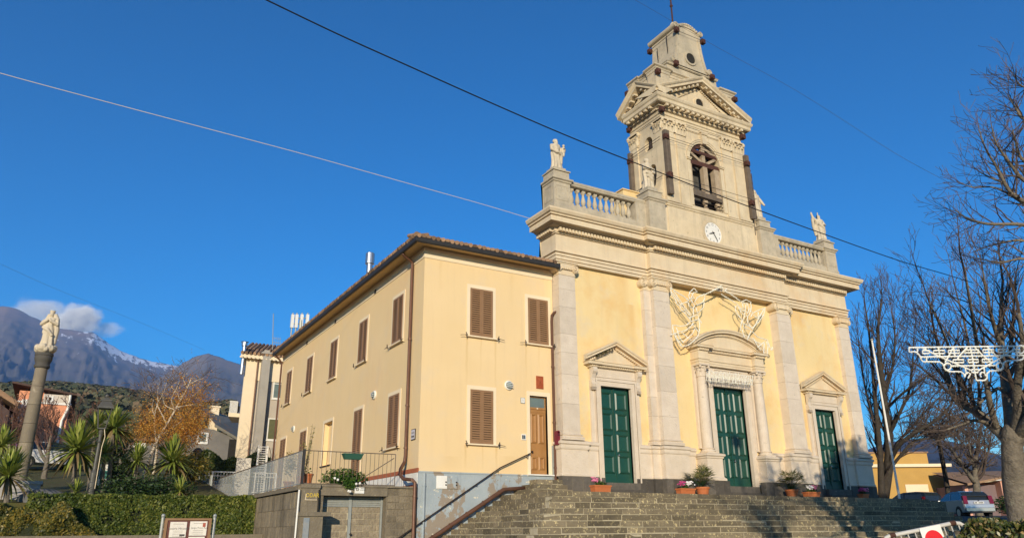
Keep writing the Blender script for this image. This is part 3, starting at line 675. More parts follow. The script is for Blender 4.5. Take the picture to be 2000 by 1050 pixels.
for i in range(n):
    a=2*PI*i/n; b=2*PI*(i+1)/n
    q=[(CX+.36*math.cos(a),21.98+.36*math.sin(a)),(CX+.36*math.cos(b),21.98+.36*math.sin(b)),(CX+.28*math.cos(b),21.98+.28*math.sin(b)),(CX+.28*math.cos(a),21.98+.28*math.sin(a))]
    mb.prismY(q,TY0-.09,TY0-.01)
part(mb,'tower_pediment',M['tower'],bell)
mb=MB(); disc(mb,CX,TY0-.035,TY0-.021,21.98,.285); part(mb,'oculus',M['dark'],bell)
# side pediment (faces left)
mb=MB(); Q0,Q1=TY0-.56,TY1+.5; yc=(Q0+Q1)/2; zs=22.62
b0=MB(); raking(b0,Q0,Q1,21.44,zs,[(.0,-.02),(.14,-.02),(.14,.05),(.42,.07),(.42,.2),(.48,.26),(.52,.34),(.52,.38),(-.6,.42)],0)
for i,(x,y,z) in enumerate(b0.v): b0.v[i]=(TX0-.03+y,x,z)
mb.add(b0.v,[f[::-1] for f in b0.f])
mb.prismX([(Q0+.3,21.45),(Q1-.3,21.45),(yc,zs-.15)],TX0-.02,25.5)
for sg in (-1,1):
    for k in range(4):
        t=(k+.9)/4.9; Y=yc+sg*(Q1-yc-.2)*(1-t); Z=21.46+(zs-21.44)*t
        mb.box(TX0-.39,TX0-.14,Y-.08,Y+.08,Z-.1,Z)
part(mb,'tower_pediment',M['tower'],bell)
# attic block and concave gable
mb=MB()
mb.box(TX0+.22,TX1-.22,TY0+.26,TY1-.2,21.45,23.36)
ap=[(TX0+.04,TY1-.05),(TX0+.04,27.2),(TX0+.16,27.2),(TX0+.16,26.4),(TX0+.04,26.4),(TX0+.04,TY0+.08),(TX0+1.0,TY0+.08),(TX0+1.0,TY0+.2),(TX1-1.0,TY0+.2),(TX1-1.0,TY0+.08),(TX1-.04,TY0+.08),(TX1-.04,TY1-.05)]
mb.sweep(ap,[(0,21.5),(0,23.2),(.03,23.22),(.03,23.36),(.07,23.40),(.07,23.46),(.16,23.52),(.16,23.60),(.0,23.66)],top=False)
mb.prismZ([(x,y) for x,y in ap],23.655,23.66)
mb.box(25.1,mx(25.1),25.9,27.9,23.6,24.25); mb.sweep([(25.1,27.9),(25.1,25.86),(mx(25.1),25.86),(mx(25.1),27.9)],[(0,24.1),(.06,24.14),(.06,24.2),(.1,24.24),(.0,24.3)],top=True)
part(mb,'tower_attic',M['tower_grey'],bell)
mb=MB()
side=[(1.32,24.28),(1.30,24.5),(1.18,24.75),(1.06,25.2),(.97,25.7),(.92,26.2),(.90,26.6),(.95,26.95)]
top=[(.80,27.02),(.62,27.05),(.45,27.16),(.2,27.25),(0,27.27)]
half=side+top
poly=[(CX+a,z) for a,z in half]+[(CX-a,z) for a,z in half[::-1][1:]]
mb.prismY(poly,25.92,27.95)
# raised border of the gable face
def border(mb,o0,o1,y):
    for sg in (-1,1):
        pts=[(CX+sg*(a-.02),z) for a,z in half[1:]]; pin=[(CX+sg*max(0,a-.20),min(z,27.1)) for a,z in half[1:]]
        for i in range(len(pts)-1):
            q=[pts[i],pts[i+1],pin[i+1],pin[i]]; mb.prismY(q if sg<0 else q[::-1],y-o0,y+o1)
border(mb,.05,.0,25.921)
for sg in (-1,1):
    X=CX+sg*.93; pts=[(X,25.82,26.98),(X,28.1,26.98)]; mb.tube(pts,.17,14); spiral(mb,X,25.815,26.98,.15,sg,.018)
    X=CX+sg*1.33; mb.tube([(X,25.82,24.55),(X,26.9,24.55)],.19,14); spiral(mb,X,25.815,24.55,.17,-sg,.02)
mb.tube([(CX-.62+.124*i,25.9,27.02+.28*math.sin(PI*i/10)) for i in range(11)],.07,8)
for k in range(12):
    t=k/11; a=.9*(1-0)*math.cos(PI*t); mb.ball((CX-.8+1.6*t,25.88,26.98+.32*math.sin(PI*t)),.075,8,6)
n=20
for i in range(n):
    a=2*PI*i/n; b=2*PI*(i+1)/n; zc=25.05
    q=[(CX+.44*math.cos(a),zc+.44*math.sin(a)),(CX+.44*math.cos(b),zc+.44*math.sin(b)),(CX+.33*math.cos(b),zc+.33*math.sin(b)),(CX+.33*math.cos(a),zc+.33*math.sin(a))]
    mb.prismY(q,25.86,25.92)
mb.lathe([(.22,27.2),(.16,27.5),(.2,27.8),(.24,27.95),(.1,28.2)],CX,27.0,10)
part(mb,'tower_gable',M['tower_grey'],bell)
mb=MB(); disc(mb,CX,25.90,25.915,25.05,.335,24); part(mb,'oculus',M['dark'],bell)
mb=MB(); mb.tube([(CX,27.0,28.3),(CX,27.0,32.2)],.05,7); mb.tube([(CX-.75,27.0,31.2),(CX+.75,27.0,31.2)],.045,6)
for a,b in ((29.4,.10),(30.3,.08)): mb.ball((CX,27,a),b,8,6)
for sg in (-1,1): mb.ball((CX+sg*.75,27,31.2),.09,8,6); mb.tube([(CX,27,30.4),(CX+sg*.25,27,30.55),(CX+sg*.3,27,30.8),(CX+sg*.15,27,30.9)],.025,5)
part(mb,'iron_cross',M['rust'],bell)
# timber shoring
def timber(pts,w_,d_,mat,up=(0,-1,0)):
    mb=MB(); mb.beam(pts[0],pts[1],w_,d_,up); part(mb,'shoring_timber',M[mat],bell)
timber([(24.12,25.42,15.85),(24.12,25.42,19.45)],.30,.2,'timber')
timber([(TX0-.2,27.95,15.2),(TX0-.2,27.95,19.2)],.24,.2,'timber'); timber([(mx(24.0)+.05,25.44,15.7),(mx(24.0)+.05,25.44,19.5)],.26,.2,'timber')
BL=[(24.05,25.36,19.05),(24.05,25.3,16.85),(mx(24.02),25.34,18.95),(mx(24.02),25.34,16.6),(TX0-.25,27.95,18.7),(24.0,25.42,20.66),(TX0-.1,28.0,20.7),(mx(24.0),25.42,20.66),
    (24.1,25.58,23.1),(mx(24.1),25.58,23.1),(TX0-.05,28.0,23.0),(CX-.98,25.78,26.55),(CX+.98,25.78,26.45),(CX-1.3,25.74,24.22),(CX+1.38,25.74,24.2),(CX-1.0,28.05,26.5)]
for i,(x,y,z) in enumerate(BL):
    mb=MB(); q=.125
    for dz in (-.09,.09): mb.box(x-q,x+q,y-q*.9,y+q*.9,z+dz*.8-.062,z+dz*.8+.062)
    mb.box(x-q*1.15,x-q*.5,y-q*1.1,y+q*.4,z-.11,z+.11)
    mb.tube([(x+.05,y-q*1.25,z),(x+.05,y+.1,z)],.03,6); mb.tube([(x-q*1.3,y,z),(x+.1,y,z)],.03,6)
    part(mb,'clamp_block',M['timber_red'],bell)
def cab(p,r,n): q=MB(); q.tube(p,r,n); part(q,'tie_cable',M['iron'],bell)
for z in (19.05,18.9,16.85):
    cab([(24.05,25.3,z),(mx(24.02),25.3,z-.05)],.012,4); cab([(TX0-.25,25.5,z),(TX0-.25,28.0,z-.05)],.014,4)
cab([(TX0-.2,25.5,20.66),(TX0-.2,28,20.66)],.016,4)
for z in (26.5,24.22): cab([(CX-1.1,25.76,z),(CX+1.1,25.76,z)],.012,4); cab([(CX-1.08,25.76,z),(CX-1.08,28.05,z)],.014,4)
cab([(CX-1.0,26.6,24.4),(CX-1.0,26.6,26.7)],.02,4); cab([(CX-1.03,27.4,24.4),(CX-1.03,27.4,26.3)],.02,4)

# timber frame inside the bell opening
yb=TY0+.14
def bt(a,b,w_,d_,mat): mb=MB(); mb.beam((a[0],yb,a[1]),(b[0],yb+.001,b[1]),d_,w_,(0,0,1) if abs(b[0]-a[0])>.3 else (1,0,0)); part(mb,'bell_frame_beam',M[mat],bell)
bt((CX-1.05,18.28),(CX+1.06,18.28),.26,.24,'timber_red'); bt((CX-.98,18.98),(CX+1.0,18.92),.2,.2,'timber_red'); bt((CX-.95,19.05),(CX-.1,19.4),.18,.18,'timber_red')
bt((CX-.15,19.4),(CX+.85,19.0),.16,.18,'timber_pale'); bt((CX+.0,18.4),(CX+.0,19.3),.22,.18,'timber_pale'); bt((CX-.9,18.85),(CX-.15,18.42),.15,.16,'timber_pale'); bt((CX+.9,18.85),(CX+.2,18.42),.15,.16,'timber_pale')
bt((CX-.0,16.6),(CX-.0,18.16),.30,.26,'timber_pale'); bt((CX+.80,16.5),(CX+.80,18.16),.34,.3,'timber_pale'); bt((CX-.98,16.6),(CX-.98,18.16),.12,.2,'timber_pale')
bt((CX-1.06,16.52),(CX+1.06,16.48),.34,.26,'timber')
for i,x in enumerate((CX-1.0,CX-.05,CX+.82)):
    mb=MB(); mb.lathe([(.13,15.7),(.16,15.78),(.09,15.86),(.1,16.0),(.16,16.1),(.16,16.2),(.10,16.3)],x,TY0+.2,10); part(mb,'bell_rail_post',M['timber_pale'],bell)
mb=MB()
for z in (15.85,16.05,16.25): mb.tube([(CX-1.06,TY0+.05,z),(CX+1.06,TY0+.05,z)],.022,5)
part(mb,'bell_rail',M['iron'],bell)
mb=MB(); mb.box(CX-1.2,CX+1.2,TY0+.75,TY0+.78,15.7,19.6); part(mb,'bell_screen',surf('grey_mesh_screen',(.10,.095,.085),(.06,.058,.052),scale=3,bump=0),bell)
# loudspeaker lattice on the right
mb=MB(); X=mx(24.02)+.42
for dx in (-.13,.13): mb.tube([(X+dx,25.6,14.9),(X+dx,25.6,18.6)],.022,5)
for k in range(9): mb.tube([(X-.13,25.6,15.2+.4*k),(X+.13,25.6,15.2+.4*k)],.015,4)
for k in range(4): mb.tube([(X-.13,25.6,17.2+.4*k),(X+.13,25.6,17.6+.4*k)],.012,4); mb.tube([(X+.13,25.6,17.2+.4*k),(X-.13,25.6,17.6+.4*k)],.012,4)
part(mb,'lattice_ladder',M['iron'],bell)
# --- clock
CZ=14.36; yk=TY0-.05
mb=MB(); n=36
for r0,r1,o in ((.58,.66,.05),(.66,.74,.03)):
    for i in range(n):
        a=2*PI*i/n; b=2*PI*(i+1)/n
        mb.prismY([(CX+r1*math.cos(a),CZ+r1*math.sin(a)),(CX+r1*math.cos(b),CZ+r1*math.sin(b)),(CX+r0*math.cos(b),CZ+r0*math.sin(b)),(CX+r0*math.cos(a),CZ+r0*math.sin(a))],yk-o,yk+.01)
clock=part(mb,'clock',M['tower'],church)
mb=MB(); disc(mb,CX,yk-.03,yk,CZ,.60,36); part(mb,'clock_face',M['white'],clock)
mb=MB(); ax=Vector((1,0,0)); az=Vector((0,0,1))
for h in range(1,13):
    a=PI/2-h*PI/6; put_text(mb,str(h),.17,(CX+.46*math.cos(a),yk-.034,CZ+.46*math.sin(a)),ax,az)
part(mb,'clock_numerals',M['black'],clock)
mb=MB()
def hand(ang,L,w0,y):
    a=R(90-ang); d=Vector((math.cos(a),0,math.sin(a))); s_=Vector((-d.z,0,d.x)); c=Vector((CX,y,CZ))
    mb.add([c-d*.1-s_*w0*.7,c-d*.1+s_*w0*.7,c+d*L*.6+s_*w0,c+d*L,c+d*L*.6-s_*w0],[(0,1,2,3,4)])
    mb.add([c-d*.1-s_*w0*.7+Vector((0,.008,0)),c-d*.1+s_*w0*.7+Vector((0,.008,0)),c+d*L*.6+s_*w0+Vector((0,.008,0)),c+d*L+Vector((0,.008,0)),c+d*L*.6-s_*w0+Vector((0,.008,0))],[(4,3,2,1,0)])
hand(252,.33,.03,yk-.05); hand(147,.52,.022,yk-.06); mb.ball((CX,yk-.05,CZ),.045,8,6)
part(mb,'clock_hand',M['black'],clock)
# --- weeds on the left pediment, small niche in the wall
M['weed']=leafmat('dry_weed',(.05,.05,.02),(.10,.09,.03),(.17,.13,.05))
mb=MB()
for i in range(160):
    t=rng.random(); x=19.0+t*.95; z=7.08+t*.42; y=25.35+rng.uniform(0,.25); mb.tint=rng.random(); h=rng.uniform(.03,.12); dx=rng.uniform(-.05,.05)
    mb.add([(x,y,z-.05),(x+.04,y+.02,z-.05),(x+dx+.02,y+rng.uniform(-.04,.04),z+h)],[(0,1,2)])
tag(mb.build('weeds',M['weed']),'dry weeds growing on the slope of the left door pediment','weeds')

# =================================================================== STATUES
def statue(name,label,base,h,kind,rz=0,cat='statue',group='stone saints on the parapet',mat='statue'):
    mb=MB(); r2=random.Random(hash(kind)%97 if False else len(kind)*7)
    # draped robe: stacked rings with folds
    n=28; lv=[(0,.165,.15),(.06,.17,.155),(.2,.15,.14),(.38,.145,.13),(.5,.15,.125),(.6,.14,.115),(.70,.155,.115),(.78,.165,.11),(.82,.12,.09),(.845,.05,.05)]
    b0=0
    for k,(z,rx,ry) in enumerate(lv):
        for i in range(n):
            a=2*PI*i/n; f=1+.16*math.sin(a*7+k*.5+len(kind))*(1-z)+.05*math.sin(a*4-k*1.1)
            mb.v.append((rx*f*math.cos(a)+(.02*math.sin(k*.9)),ry*f*math.sin(a),z))
    for k in range(len(lv)-1):
        for i in range(n):
            j=(i+1)%n; mb.face((k*n+i,k*n+j,(k+1)*n+j,(k+1)*n+i))
    mb.face([i for i in range(n-1,-1,-1)]); mb.face([(len(lv)-1)*n+i for i in range(n)])
    mb.tube([(0,0,.8),(0,-.01,.9)],.045,8); mb.ball((0,-.012,.925),.062,12,10,(.9,1.05,1.2)); mb.ball((0,-.078,.92),.014,6,5)
    mb.ball((0,.02,.945),.066,10,8,(1,1,1))
    if kind=='child':
        mb.tube([(-.15,0,.76),(-.19,-.04,.6),(-.08,-.15,.5),(.04,-.16,.5)],[.06,.055,.045,.03],8); mb.tube([(.15,0,.76),(.2,-.05,.62),(.2,-.14,.58)],[.06,.055,.045],8)
        mb.ball((0,-.06,.875),.045,8,6,(1,.7,1.3)); mb.tube([(.2,-.1,.56),(.23,-.1,.68),(.235,-.09,.76)],[.06,.075,.05],8); mb.ball((.24,-.1,.82),.045,8,6); mb.tube([(.2,-.1,.6),(.17,-.17,.5),(.16,-.16,.42)],[.05,.035,.025],6)
        mb.tube([(-.1,-.13,.55),(.1,-.14,.46),(.13,-.1,.2)],[.05,.05,.03],8); mb.tube([(.22,-.16,.7),(.14,-.2,.68)],[.025,.018],6)
    elif kind=='book':
        mb.tube([(-.15,0,.76),(-.19,-.05,.62),(-.05,-.15,.60),(.02,-.15,.62)],[.06,.055,.045,.03],8); mb.tube([(.15,0,.76),(.2,-.05,.6),(.08,-.15,.52)],[.06,.055,.04],8)
        mb.tube([(-.13,-.1,.5),(.05,-.14,.38),(.15,-.08,.3)],[.05,.055,.04],8); mb.tube([(-.12,-.11,.38),(.02,-.14,.28),(.12,-.1,.12)],[.04,.05,.03],8); mb.ball((0,-.055,.87),.04,8,6,(1,.7,1.2)); mb.obox((.08,-.17,.55),Vector((1,0,0)),Vector((0,1,0)),Vector((0,0,1)),.06,.02,.08)
    elif kind=='veil':
        mb.tube([(-.13,0,.76),(-.15,-.05,.62),(-.05,-.14,.66)],[.055,.05,.03],8); mb.tube([(.13,0,.76),(.22,-.03,.62),(.27,-.08,.5),(.29,-.1,.46)],[.055,.05,.035,.025],8)
        mb.tube([(-.05,.03,.97),(-.09,.04,.85),(-.14,.05,.6),(-.15,.06,.3)],[.05,.06,.06,.05],8); mb.tube([(.05,.03,.97),(.09,.04,.85),(.2,.05,.62),(.2,.06,.4)],[.05,.06,.07,.04],8); mb.ball((0,.02,.95),.078,10,8)
    elif kind=='arm':
        mb.tube([(-.14,0,.78),(-.27,-.02,.86),(-.32,-.03,1.0),(-.33,-.03,1.06)],[.06,.05,.035,.03],8); mb.tube([(.14,0,.77),(.19,-.06,.6),(.05,-.16,.6)],[.06,.05,.035],8)
        mb.tube([(-.28,0,.84),(-.22,.05,.55),(-.16,.06,.2)],[.05,.06,.04],8); mb.tube([(-.12,-.1,.62),(.06,-.14,.48),(.15,-.06,.3)],[.05,.05,.04],8); mb.tube([(-.1,-.1,1.05),(-.09,-.08,.8)],.022,6); mb.ball((0,-.05,.87),.04,8,6,(1,.7,1.2))
    elif kind=='crown':
        mb.tube([(-.15,0,.76),(-.2,-.06,.64),(-.05,-.15,.72),(-.01,-.15,.78)],[.06,.055,.04,.025],8); mb.tube([(.15,0,.76),(.2,-.06,.64),(.05,-.15,.72),(.01,-.15,.78)],[.06,.055,.04,.025],8)
        mb.lathe([(.06,.97),(.065,.99),(.078,1.04),(.07,1.045)],0,-.005,12); mb.tube([(.07,.03,.95),(.14,.03,.8),(.18,.04,.5),(.16,.05,.1)],[.05,.07,.07,.06],8); mb.tube([(-.07,.03,.95),(-.12,.04,.8),(-.15,.06,.4)],[.05,.06,.05],8)
        mb.tube([(-.16,-.06,.56),(.02,-.14,.46),(.14,-.1,.3)],[.04,.05,.04],8)
        for i in range(16):
            a=2*PI*i/16; mb.ball((.19*math.cos(a),.17*math.sin(a),.0-.05+.03*math.sin(i*2.3)),.085+.02*math.sin(i*1.7),8,6)
        mb.ball((0,0,-.08),.22,12,8,(1,1,.6))
    M4=Matrix.Translation(base)@Matrix.Rotation(rz,4,'Z')@Matrix.Scale(h,4)
    mb.xform(M4)
    o=mb.build(name,M[mat],None,smooth=True)
    rm=o.modifiers.new('remesh','REMESH'); rm.mode='VOXEL'; rm.voxel_size=h*.0105; rm.use_smooth_shade=True
    return tag(o,label,cat,group)
statue('statue','bearded stone saint carrying a child, on the leftmost parapet pedestal',(17.67,26.04,15.86),1.62,'child',R(12))
statue('statue','robed stone saint looking aside, in front of the tower side niche',(23.10,25.9,16.07),1.72,'book',R(10))
statue('statue','veiled stone woman with lowered arm, beside the iron lattice right of the tower',(mx(23.10),25.9,16.07),1.72,'veil',R(-8))
statue('statue','stone saint with one arm raised high, on the far right pedestal',(mx(17.67),26.04,15.86),1.62,'arm',R(-10))

# =================================================================== FESTIVE LIGHT FRAMES
M['strip']=surf('white_light_strip',(.86,.86,.81),(.78,.78,.72),scale=25,bump=0,rough=.5)
def frame_obj(name,label,lines,ox,oy,s,Y,rad,group,cat='light frame',step=.085,bulb=.020,extra=None):
    t=None; mb=MB(); bb=MB(); r2=random.Random(3); first=None
    for ln in lines:
        pts=[at(ox+x/s,oy+y/s,Y) for x,y in ln]
        if first is None: first=pts[0].copy()
        mb.tube(pts,rad,5)
        for a,b in zip(pts[:-1],pts[1:]):
            L=(b-a).length; k=max(1,int(L/step))
            for i in range(k):
                p=a.lerp(b,(i+.5)/k); q=Vector((r2.uniform(-1,1)*.02,-rad-.01,r2.uniform(-1,1)*.02)); bb.ball(p+q,bulb,5,4)
                if i%3==1: bb.tube([p,p+Vector((r2.uniform(-.05,.05),-.03,-.075))],.010,3)
    t=thing(name,label,cat,first,group)
    part(mb,'tube_frame',M['strip'],t); part(bb,'bulb_string',M['bulb'],t)['kind']='stuff'
    if extra: extra(t)
    return t
LA=[[(150,90),(160,190),(215,250),(235,320),(285,360),(300,410),(350,450),(400,510),(430,550)],[(150,90),(250,160),(350,220),(420,280)],[(160,150),(230,230),(290,330),(350,410),(430,490)],[(190,130),(260,240),(330,340),(440,480)],[(290,330),(410,285)],
 [(490,95),(430,150),(415,200),(430,260),(460,300),(450,230),(480,160),(540,150),(490,95)],[(440,160),(470,200),(500,240),(440,240)],[(400,300),(430,370),(480,390),(500,350),(460,290)],[(480,390),(480,480)],[(550,220),(500,290),(540,340),(620,300),(650,240),(640,180),(570,210)],[(640,300),(630,370),(580,430),(540,460),(520,380)],
 [(430,520),(550,480),(560,550),(440,580),(430,520)],[(560,550),(575,620),(570,720),(545,800),(480,870),(400,930),(320,950),(290,930)],[(430,590),(370,640),(290,650),(240,640),(180,630),(180,680),(200,770),(240,850),(290,930)],[(480,600),(440,660),(370,710),(300,730),(250,720),(230,670)],[(250,720),(270,800),(330,890)],[(215,760),(250,840),(310,930)],[(500,690),(470,760),(400,820),(330,880)],[(310,740),(450,860)],[(470,620),(560,740)],[(600,600),(560,540)],[(150,770),(250,745)],[(530,230),(640,190),(760,130),(825,90),(900,50)],[(570,215),(700,165),(850,95),(910,80)]]
RA=[[(-10,20),(60,40),(110,90),(200,140),(320,230)],[(60,130),(80,150),(200,220),(290,280)],[(130,60),(110,100)],[(330,240),(400,210),(460,240),(470,310),(450,400),(420,440),(380,420),(390,330),(400,260),(340,250)],[(350,260),(360,330),(330,330)],[(410,250),(440,330),(420,400)],[(290,280),(250,310),(260,370),(300,430),(340,480),(330,560),(320,630),(345,620),(375,720)],[(290,290),(330,380),(380,430),(350,500),(370,590),(460,620)],[(300,300),(350,360),(420,380)],[(420,440),(420,520),(480,600)],[(450,340),(490,390),(460,450)],
 [(480,400),(550,360),(660,320),(640,420),(570,520),(480,600)],[(660,320),(620,380),(560,470),(500,420)],[(565,370),(565,480)],[(640,340),(590,440),(520,560),(480,610)],[(380,540),(440,570),(500,620)],[(470,630),(430,720),(420,760)],[(480,640),(560,720),(660,750),(690,760),(720,850),(740,890)],[(490,730),(540,790),(620,810),(650,780),(640,920),(650,980),(690,950),(700,850),(680,780)],[(500,740),(560,850),(600,900)],[(620,810),(560,860)],[(760,860),(740,900),(770,880),(750,850)]]
frame_obj('angel_light','wire angel of white lights with wing at left, blowing a trumpet over the main door',LA,1290,550,7.5,25.10,.020,'angel light frames on the facade')
frame_obj('angel_light','wire angel of white lights with wing at right, hung beside the right ionic capital',RA,1400,555,7.0,25.10,.020,'angel light frames on the facade')
gl=[[(290,735),(520,770),(800,800),(1075,830)],[(245,895),(520,925),(800,945),(1060,972)]]
r3=random.Random(8)
for k in range(30):
    t=(k+.5)/30; x=265+790*t; yt=735+95*t; yb_=895+77*t
    gl.append([(x+r3.uniform(-12,12),yt+r3.uniform(-35,10)),(x+r3.uniform(-22,22),yt+60+r3.uniform(-15,15)),(x+r3.uniform(-15,15),yb_+r3.uniform(-5,25))])
    gl.append([(x-14,yt+70),(x,yt+50+r3.uniform(-8,8)),(x+14,yt+72),(x,yt+100),(x-14,yt+70)])
frame_obj('garland_light','tangled strip of white light curls hung right above the middle door',gl,1350,640,8.75,25.02,.011,None,'light garland',.09,.015)
# =================================================================== PARISH HOUSE
HX0,HX1,HY0,HY1=11.2,17.24,26.0,48.2
house=thing('parish_house','pale yellow two-storey house with brown shutters, joined to the left of the church','house',(HX0,HY0,2.15))
mb=MB()
mb.box(HX0+.25,HX1,HY0+.25,HY1,1.0,10.9)
for x0,x1,z0,z1 in ((HX0,16.0,2.13,10.85),(16.84,HX1,2.13,10.85),(16.0,16.84,5.25,10.85)): mb.box(x0,x1,HY0,HY0+.25,z0,z1)
for y0,y1,z0,z1 in ((HY0+.25,36.75,1.0,10.85),(38.15,HY1,1.0,10.85),(36.75,38.15,1.0,3.17),(36.75,38.15,5.28,10.85)): mb.box(HX0,HX0+.25,y0,y1,z0,z1)
part(mb,'wall',M['house_plaster'],house)
HP=[(HX0,HY1),(HX0,HY0),(HX1,HY0)]
mb=MB(); mb.sweep(HP,[(0,10.36),(.03,10.38),(.03,10.40),(.035,10.56),(.055,10.58),(.055,10.78),(.0,10.80)]); part(mb,'frieze',M['cream'],house)
mb=MB(); mb.sweep(HP,[(.0,10.79),(.10,10.83),(.14,10.83),(.20,10.81),(.50,10.765),(.555,10.745),(.575,10.80),(.0,10.90)]); part(mb,'soffit',M['soffit'],house)
mb=MB(); mb.sweep(HP,[(.565,10.83),(.575,10.76),(.61,10.715),(.65,10.71),(.685,10.74),(.70,10.80),(.705,10.88),(.72,10.91),(.70,10.93),(.60,10.90),(.57,10.87)],top=False); part(mb,'gutter',M['gutter'],house)
mb=MB()
a,b_,c_,d_=(10.52,25.33,10.93),(17.2,25.33,10.93),(13.9,28.75,11.95),(13.9,49,11.95)
mb.add([a,b_,c_,d_,(10.52,49,10.93),(17.2,49,10.93)],[(0,1,2),(0,2,3,4),(1,5,3,2)])
for x in [10.62+.205*i for i in range(32)]:
    mb.tint=rng.uniform(-1,1); o=rng.uniform(-.03,.03); mb.tube([(x,25.27+o,10.955),(x,25.9,11.15)],[.088,.08],8)
    mb.tint=rng.uniform(-1,1); mb.tube([(x+.02,25.62+o,11.09),(x+.02,26.4,11.33)],[.086,.08],8)
for y in [25.5+.205*i for i in range(112)]:
    mb.tint=rng.uniform(-1,1); mb.tube([(10.47+rng.uniform(-.02,.02),y,10.955),(11.1,y,11.15)],[.085,.08],7)
for i in range(9):
    t=i/9; mb.tint=rng.uniform(-1,1); p=Vector(a).lerp(Vector(c_),t)+Vector((0,0,.06)); q=Vector(a).lerp(Vector(c_),t+.14)+Vector((0,0,.09)); mb.tube([p,q],[.12,.10],8)
part(mb,'roof',M['tile'],house)
mb=MB(); fx_,fy_=atX(721,535,13.0).x,atX(721,535,13.0).y
mb.lathe([(.17,10.9),(.17,14.1),(.175,14.1),(.25,14.12),(.25,14.72),(.2,14.76)],fx_,fy_,16); mb.lathe([(.258,14.3),(.258,14.34)],fx_,fy_,16)
part(mb,'flue',M['steel'],house)
# base bands and the peeling blue base wall
mb=MB(); mb.box(HX0-.03,HX0+.02,HY0-.02,HY1-.1,2.08,2.24); mb.box(HX0-.03,HX0+.02,HY0+.25,HY1-.1,1.56,1.66); part(mb,'red_band',surf('red_brick_band',(.40,.13,.06),(.33,.10,.05),scale=5),house)
mb=MB(); mb.box(HX0-.02,HX0+.03,HY0+.02,HY1-.1,1.66,2.08); part(mb,'white_band',M['white'],house)
mb=MB(); mb.box(HX0+.0,17.1,HY0-.035,HY0+.3,-2.0,2.12); mb.box(HX0,15.86,HY0-.06,HY0+.1,2.07,2.125)
part(mb,'base_wall',M['bluewall'],house)
mb=MB(); x_=at(828,980,25.9).x; mb.tube([(x_,25.93,2.05),(x_,25.93,-1.6)],.055,8); mb.tube([(x_,25.93,1.60),(x_,25.93,1.64)],.075,8)
part(mb,'wall_conduit',M['bluewall'],house)

M['slat_shade']=surf('painted_louvre_shade',(.045,.025,.015),bump=0)  # near-black back plate that paints the shade between the slats
# shutters
def shutter_leaf(mb,u0,u1,z0,z1,fn,out):
    """louvred leaf on a wall; fn(u,d,z): d = distance out of the wall"""
    def bx(a,b,d0,d1,c,e):
        P=[fn(a,d0,c),fn(b,d0,c),fn(b,d1,c),fn(a,d1,c),fn(a,d0,e),fn(b,d0,e),fn(b,d1,e),fn(a,d1,e)]
        mb.add(P,[(0,3,2,1),(4,5,6,7),(0,1,5,4),(1,2,6,5),(2,3,7,6),(3,0,4,7)])
    st=.075
    bx(u0,u0+st,0.0,out,z0,z1); bx(u1-st,u1,0.0,out,z0,z1); bx(u0+st,u1-st,0,out,z0,z0+.10); bx(u0+st,u1-st,0,out,z1-.09,z1)
    bx(u0+st,u1-st,0,.008,z0+.1,z1-.09)
    n=int((z1-z0-.19)/.088); mb.mi=1; bx(u0+st,u1-st,.008,.010,z0+.1,z1-.09); mb.mi=0
    for i in range(n):
        za=z0+.10+(z1-z0-.19)*i/n; h=(z1-z0-.19)/n
        P=[fn(u0+st,out*.95,za+.004),fn(u1-st,out*.95,za+.004),fn(u1-st,out*.3,za+h*.66),fn(u0+st,out*.3,za+h*.66),
           fn(u0+st,out*.95,za+.018),fn(u1-st,out*.95,za+.018),fn(u1-st,out*.3,za+h*.66+.014),fn(u0+st,out*.3,za+h*.66+.014)]
        mb.add(P,[(0,3,2,1),(4,5,6,7),(0,1,5,4),(1,2,6,5),(2,3,7,6),(3,0,4,7)])
def window(u0,u1,z0,z1,fn,hooks=True,sill=True,sur=.14):
    s=MB(); 
    def bx(m_,a,b,d0,d1,c,e):
        P=[fn(a,d0,c),fn(b,d0,c),fn(b,d1,c),fn(a,d1,c),fn(a,d0,e),fn(b,d0,e),fn(b,d1,e),fn(a,d1,e)]
        m_.add(P,[(0,3,2,1),(4,5,6,7),(0,1,5,4),(1,2,6,5),(2,3,7,6),(3,0,4,7)])
    bx(s,u0-sur,u0,-.02,.022,z0,z1+.15); bx(s,u1,u1+sur,-.02,.022,z0,z1+.15); bx(s,u0,u1,-.02,.022,z1,z1+.15)
    wobj=part(s,'window',M['cream'],house)
    m_=MB(); bx(m_,u0,u1,-.02,.004,z0,z1); part(m_,'pane',M['dark'],wobj)
    um=(u0+u1)/2
    for a,b in ((u0+.004,um-.003),(um+.003,u1-.004)):
        m_=MB(); shutter_leaf(m_,a,b,z0+.01,z1-.005,fn,.045); part(m_,'shutter',[M['brown'],M['slat_shade']],wobj)
    if sill:
        m_=MB(); bx(m_,u0-sur-.02,u1+sur+.02,-.02,.13,z0-.055,z0-.003); part(m_,'sill',M['cream'],wobj)
    if hooks:
        m_=MB()
        for u,s_ in ((u0-sur-.06,-1),(u1+sur+.06,1)):
            m_.tube([fn(u-s_*.1,.0,z0-.02),fn(u,.14,z0-.02),fn(u+s_*.06,.15,z0-.03)],.016,5); m_.tube([fn(u,.14,z0-.1),fn(u,.15,z0+.02),fn(u+s_*.03,.14,z0+.09)],.02,5); m_.tube([fn(u-s_*.05,.15,z0-.0),fn(u+s_*.28 if rng.random()<.6 else u+s_*.05,.15,z0-.05)],.012,4)
        part(m_,'shutter_hook',M['iron'],wobj)
ff=lambda u,d,z:(u,HY0-d,z)
fl=lambda u,d,z:(HX0-d,u,z)
window(13.24,14.28,7.41,9.42,ff); window(15.98,16.98,7.41,9.40,ff); window(13.29,14.30,3.20,5.28,ff)
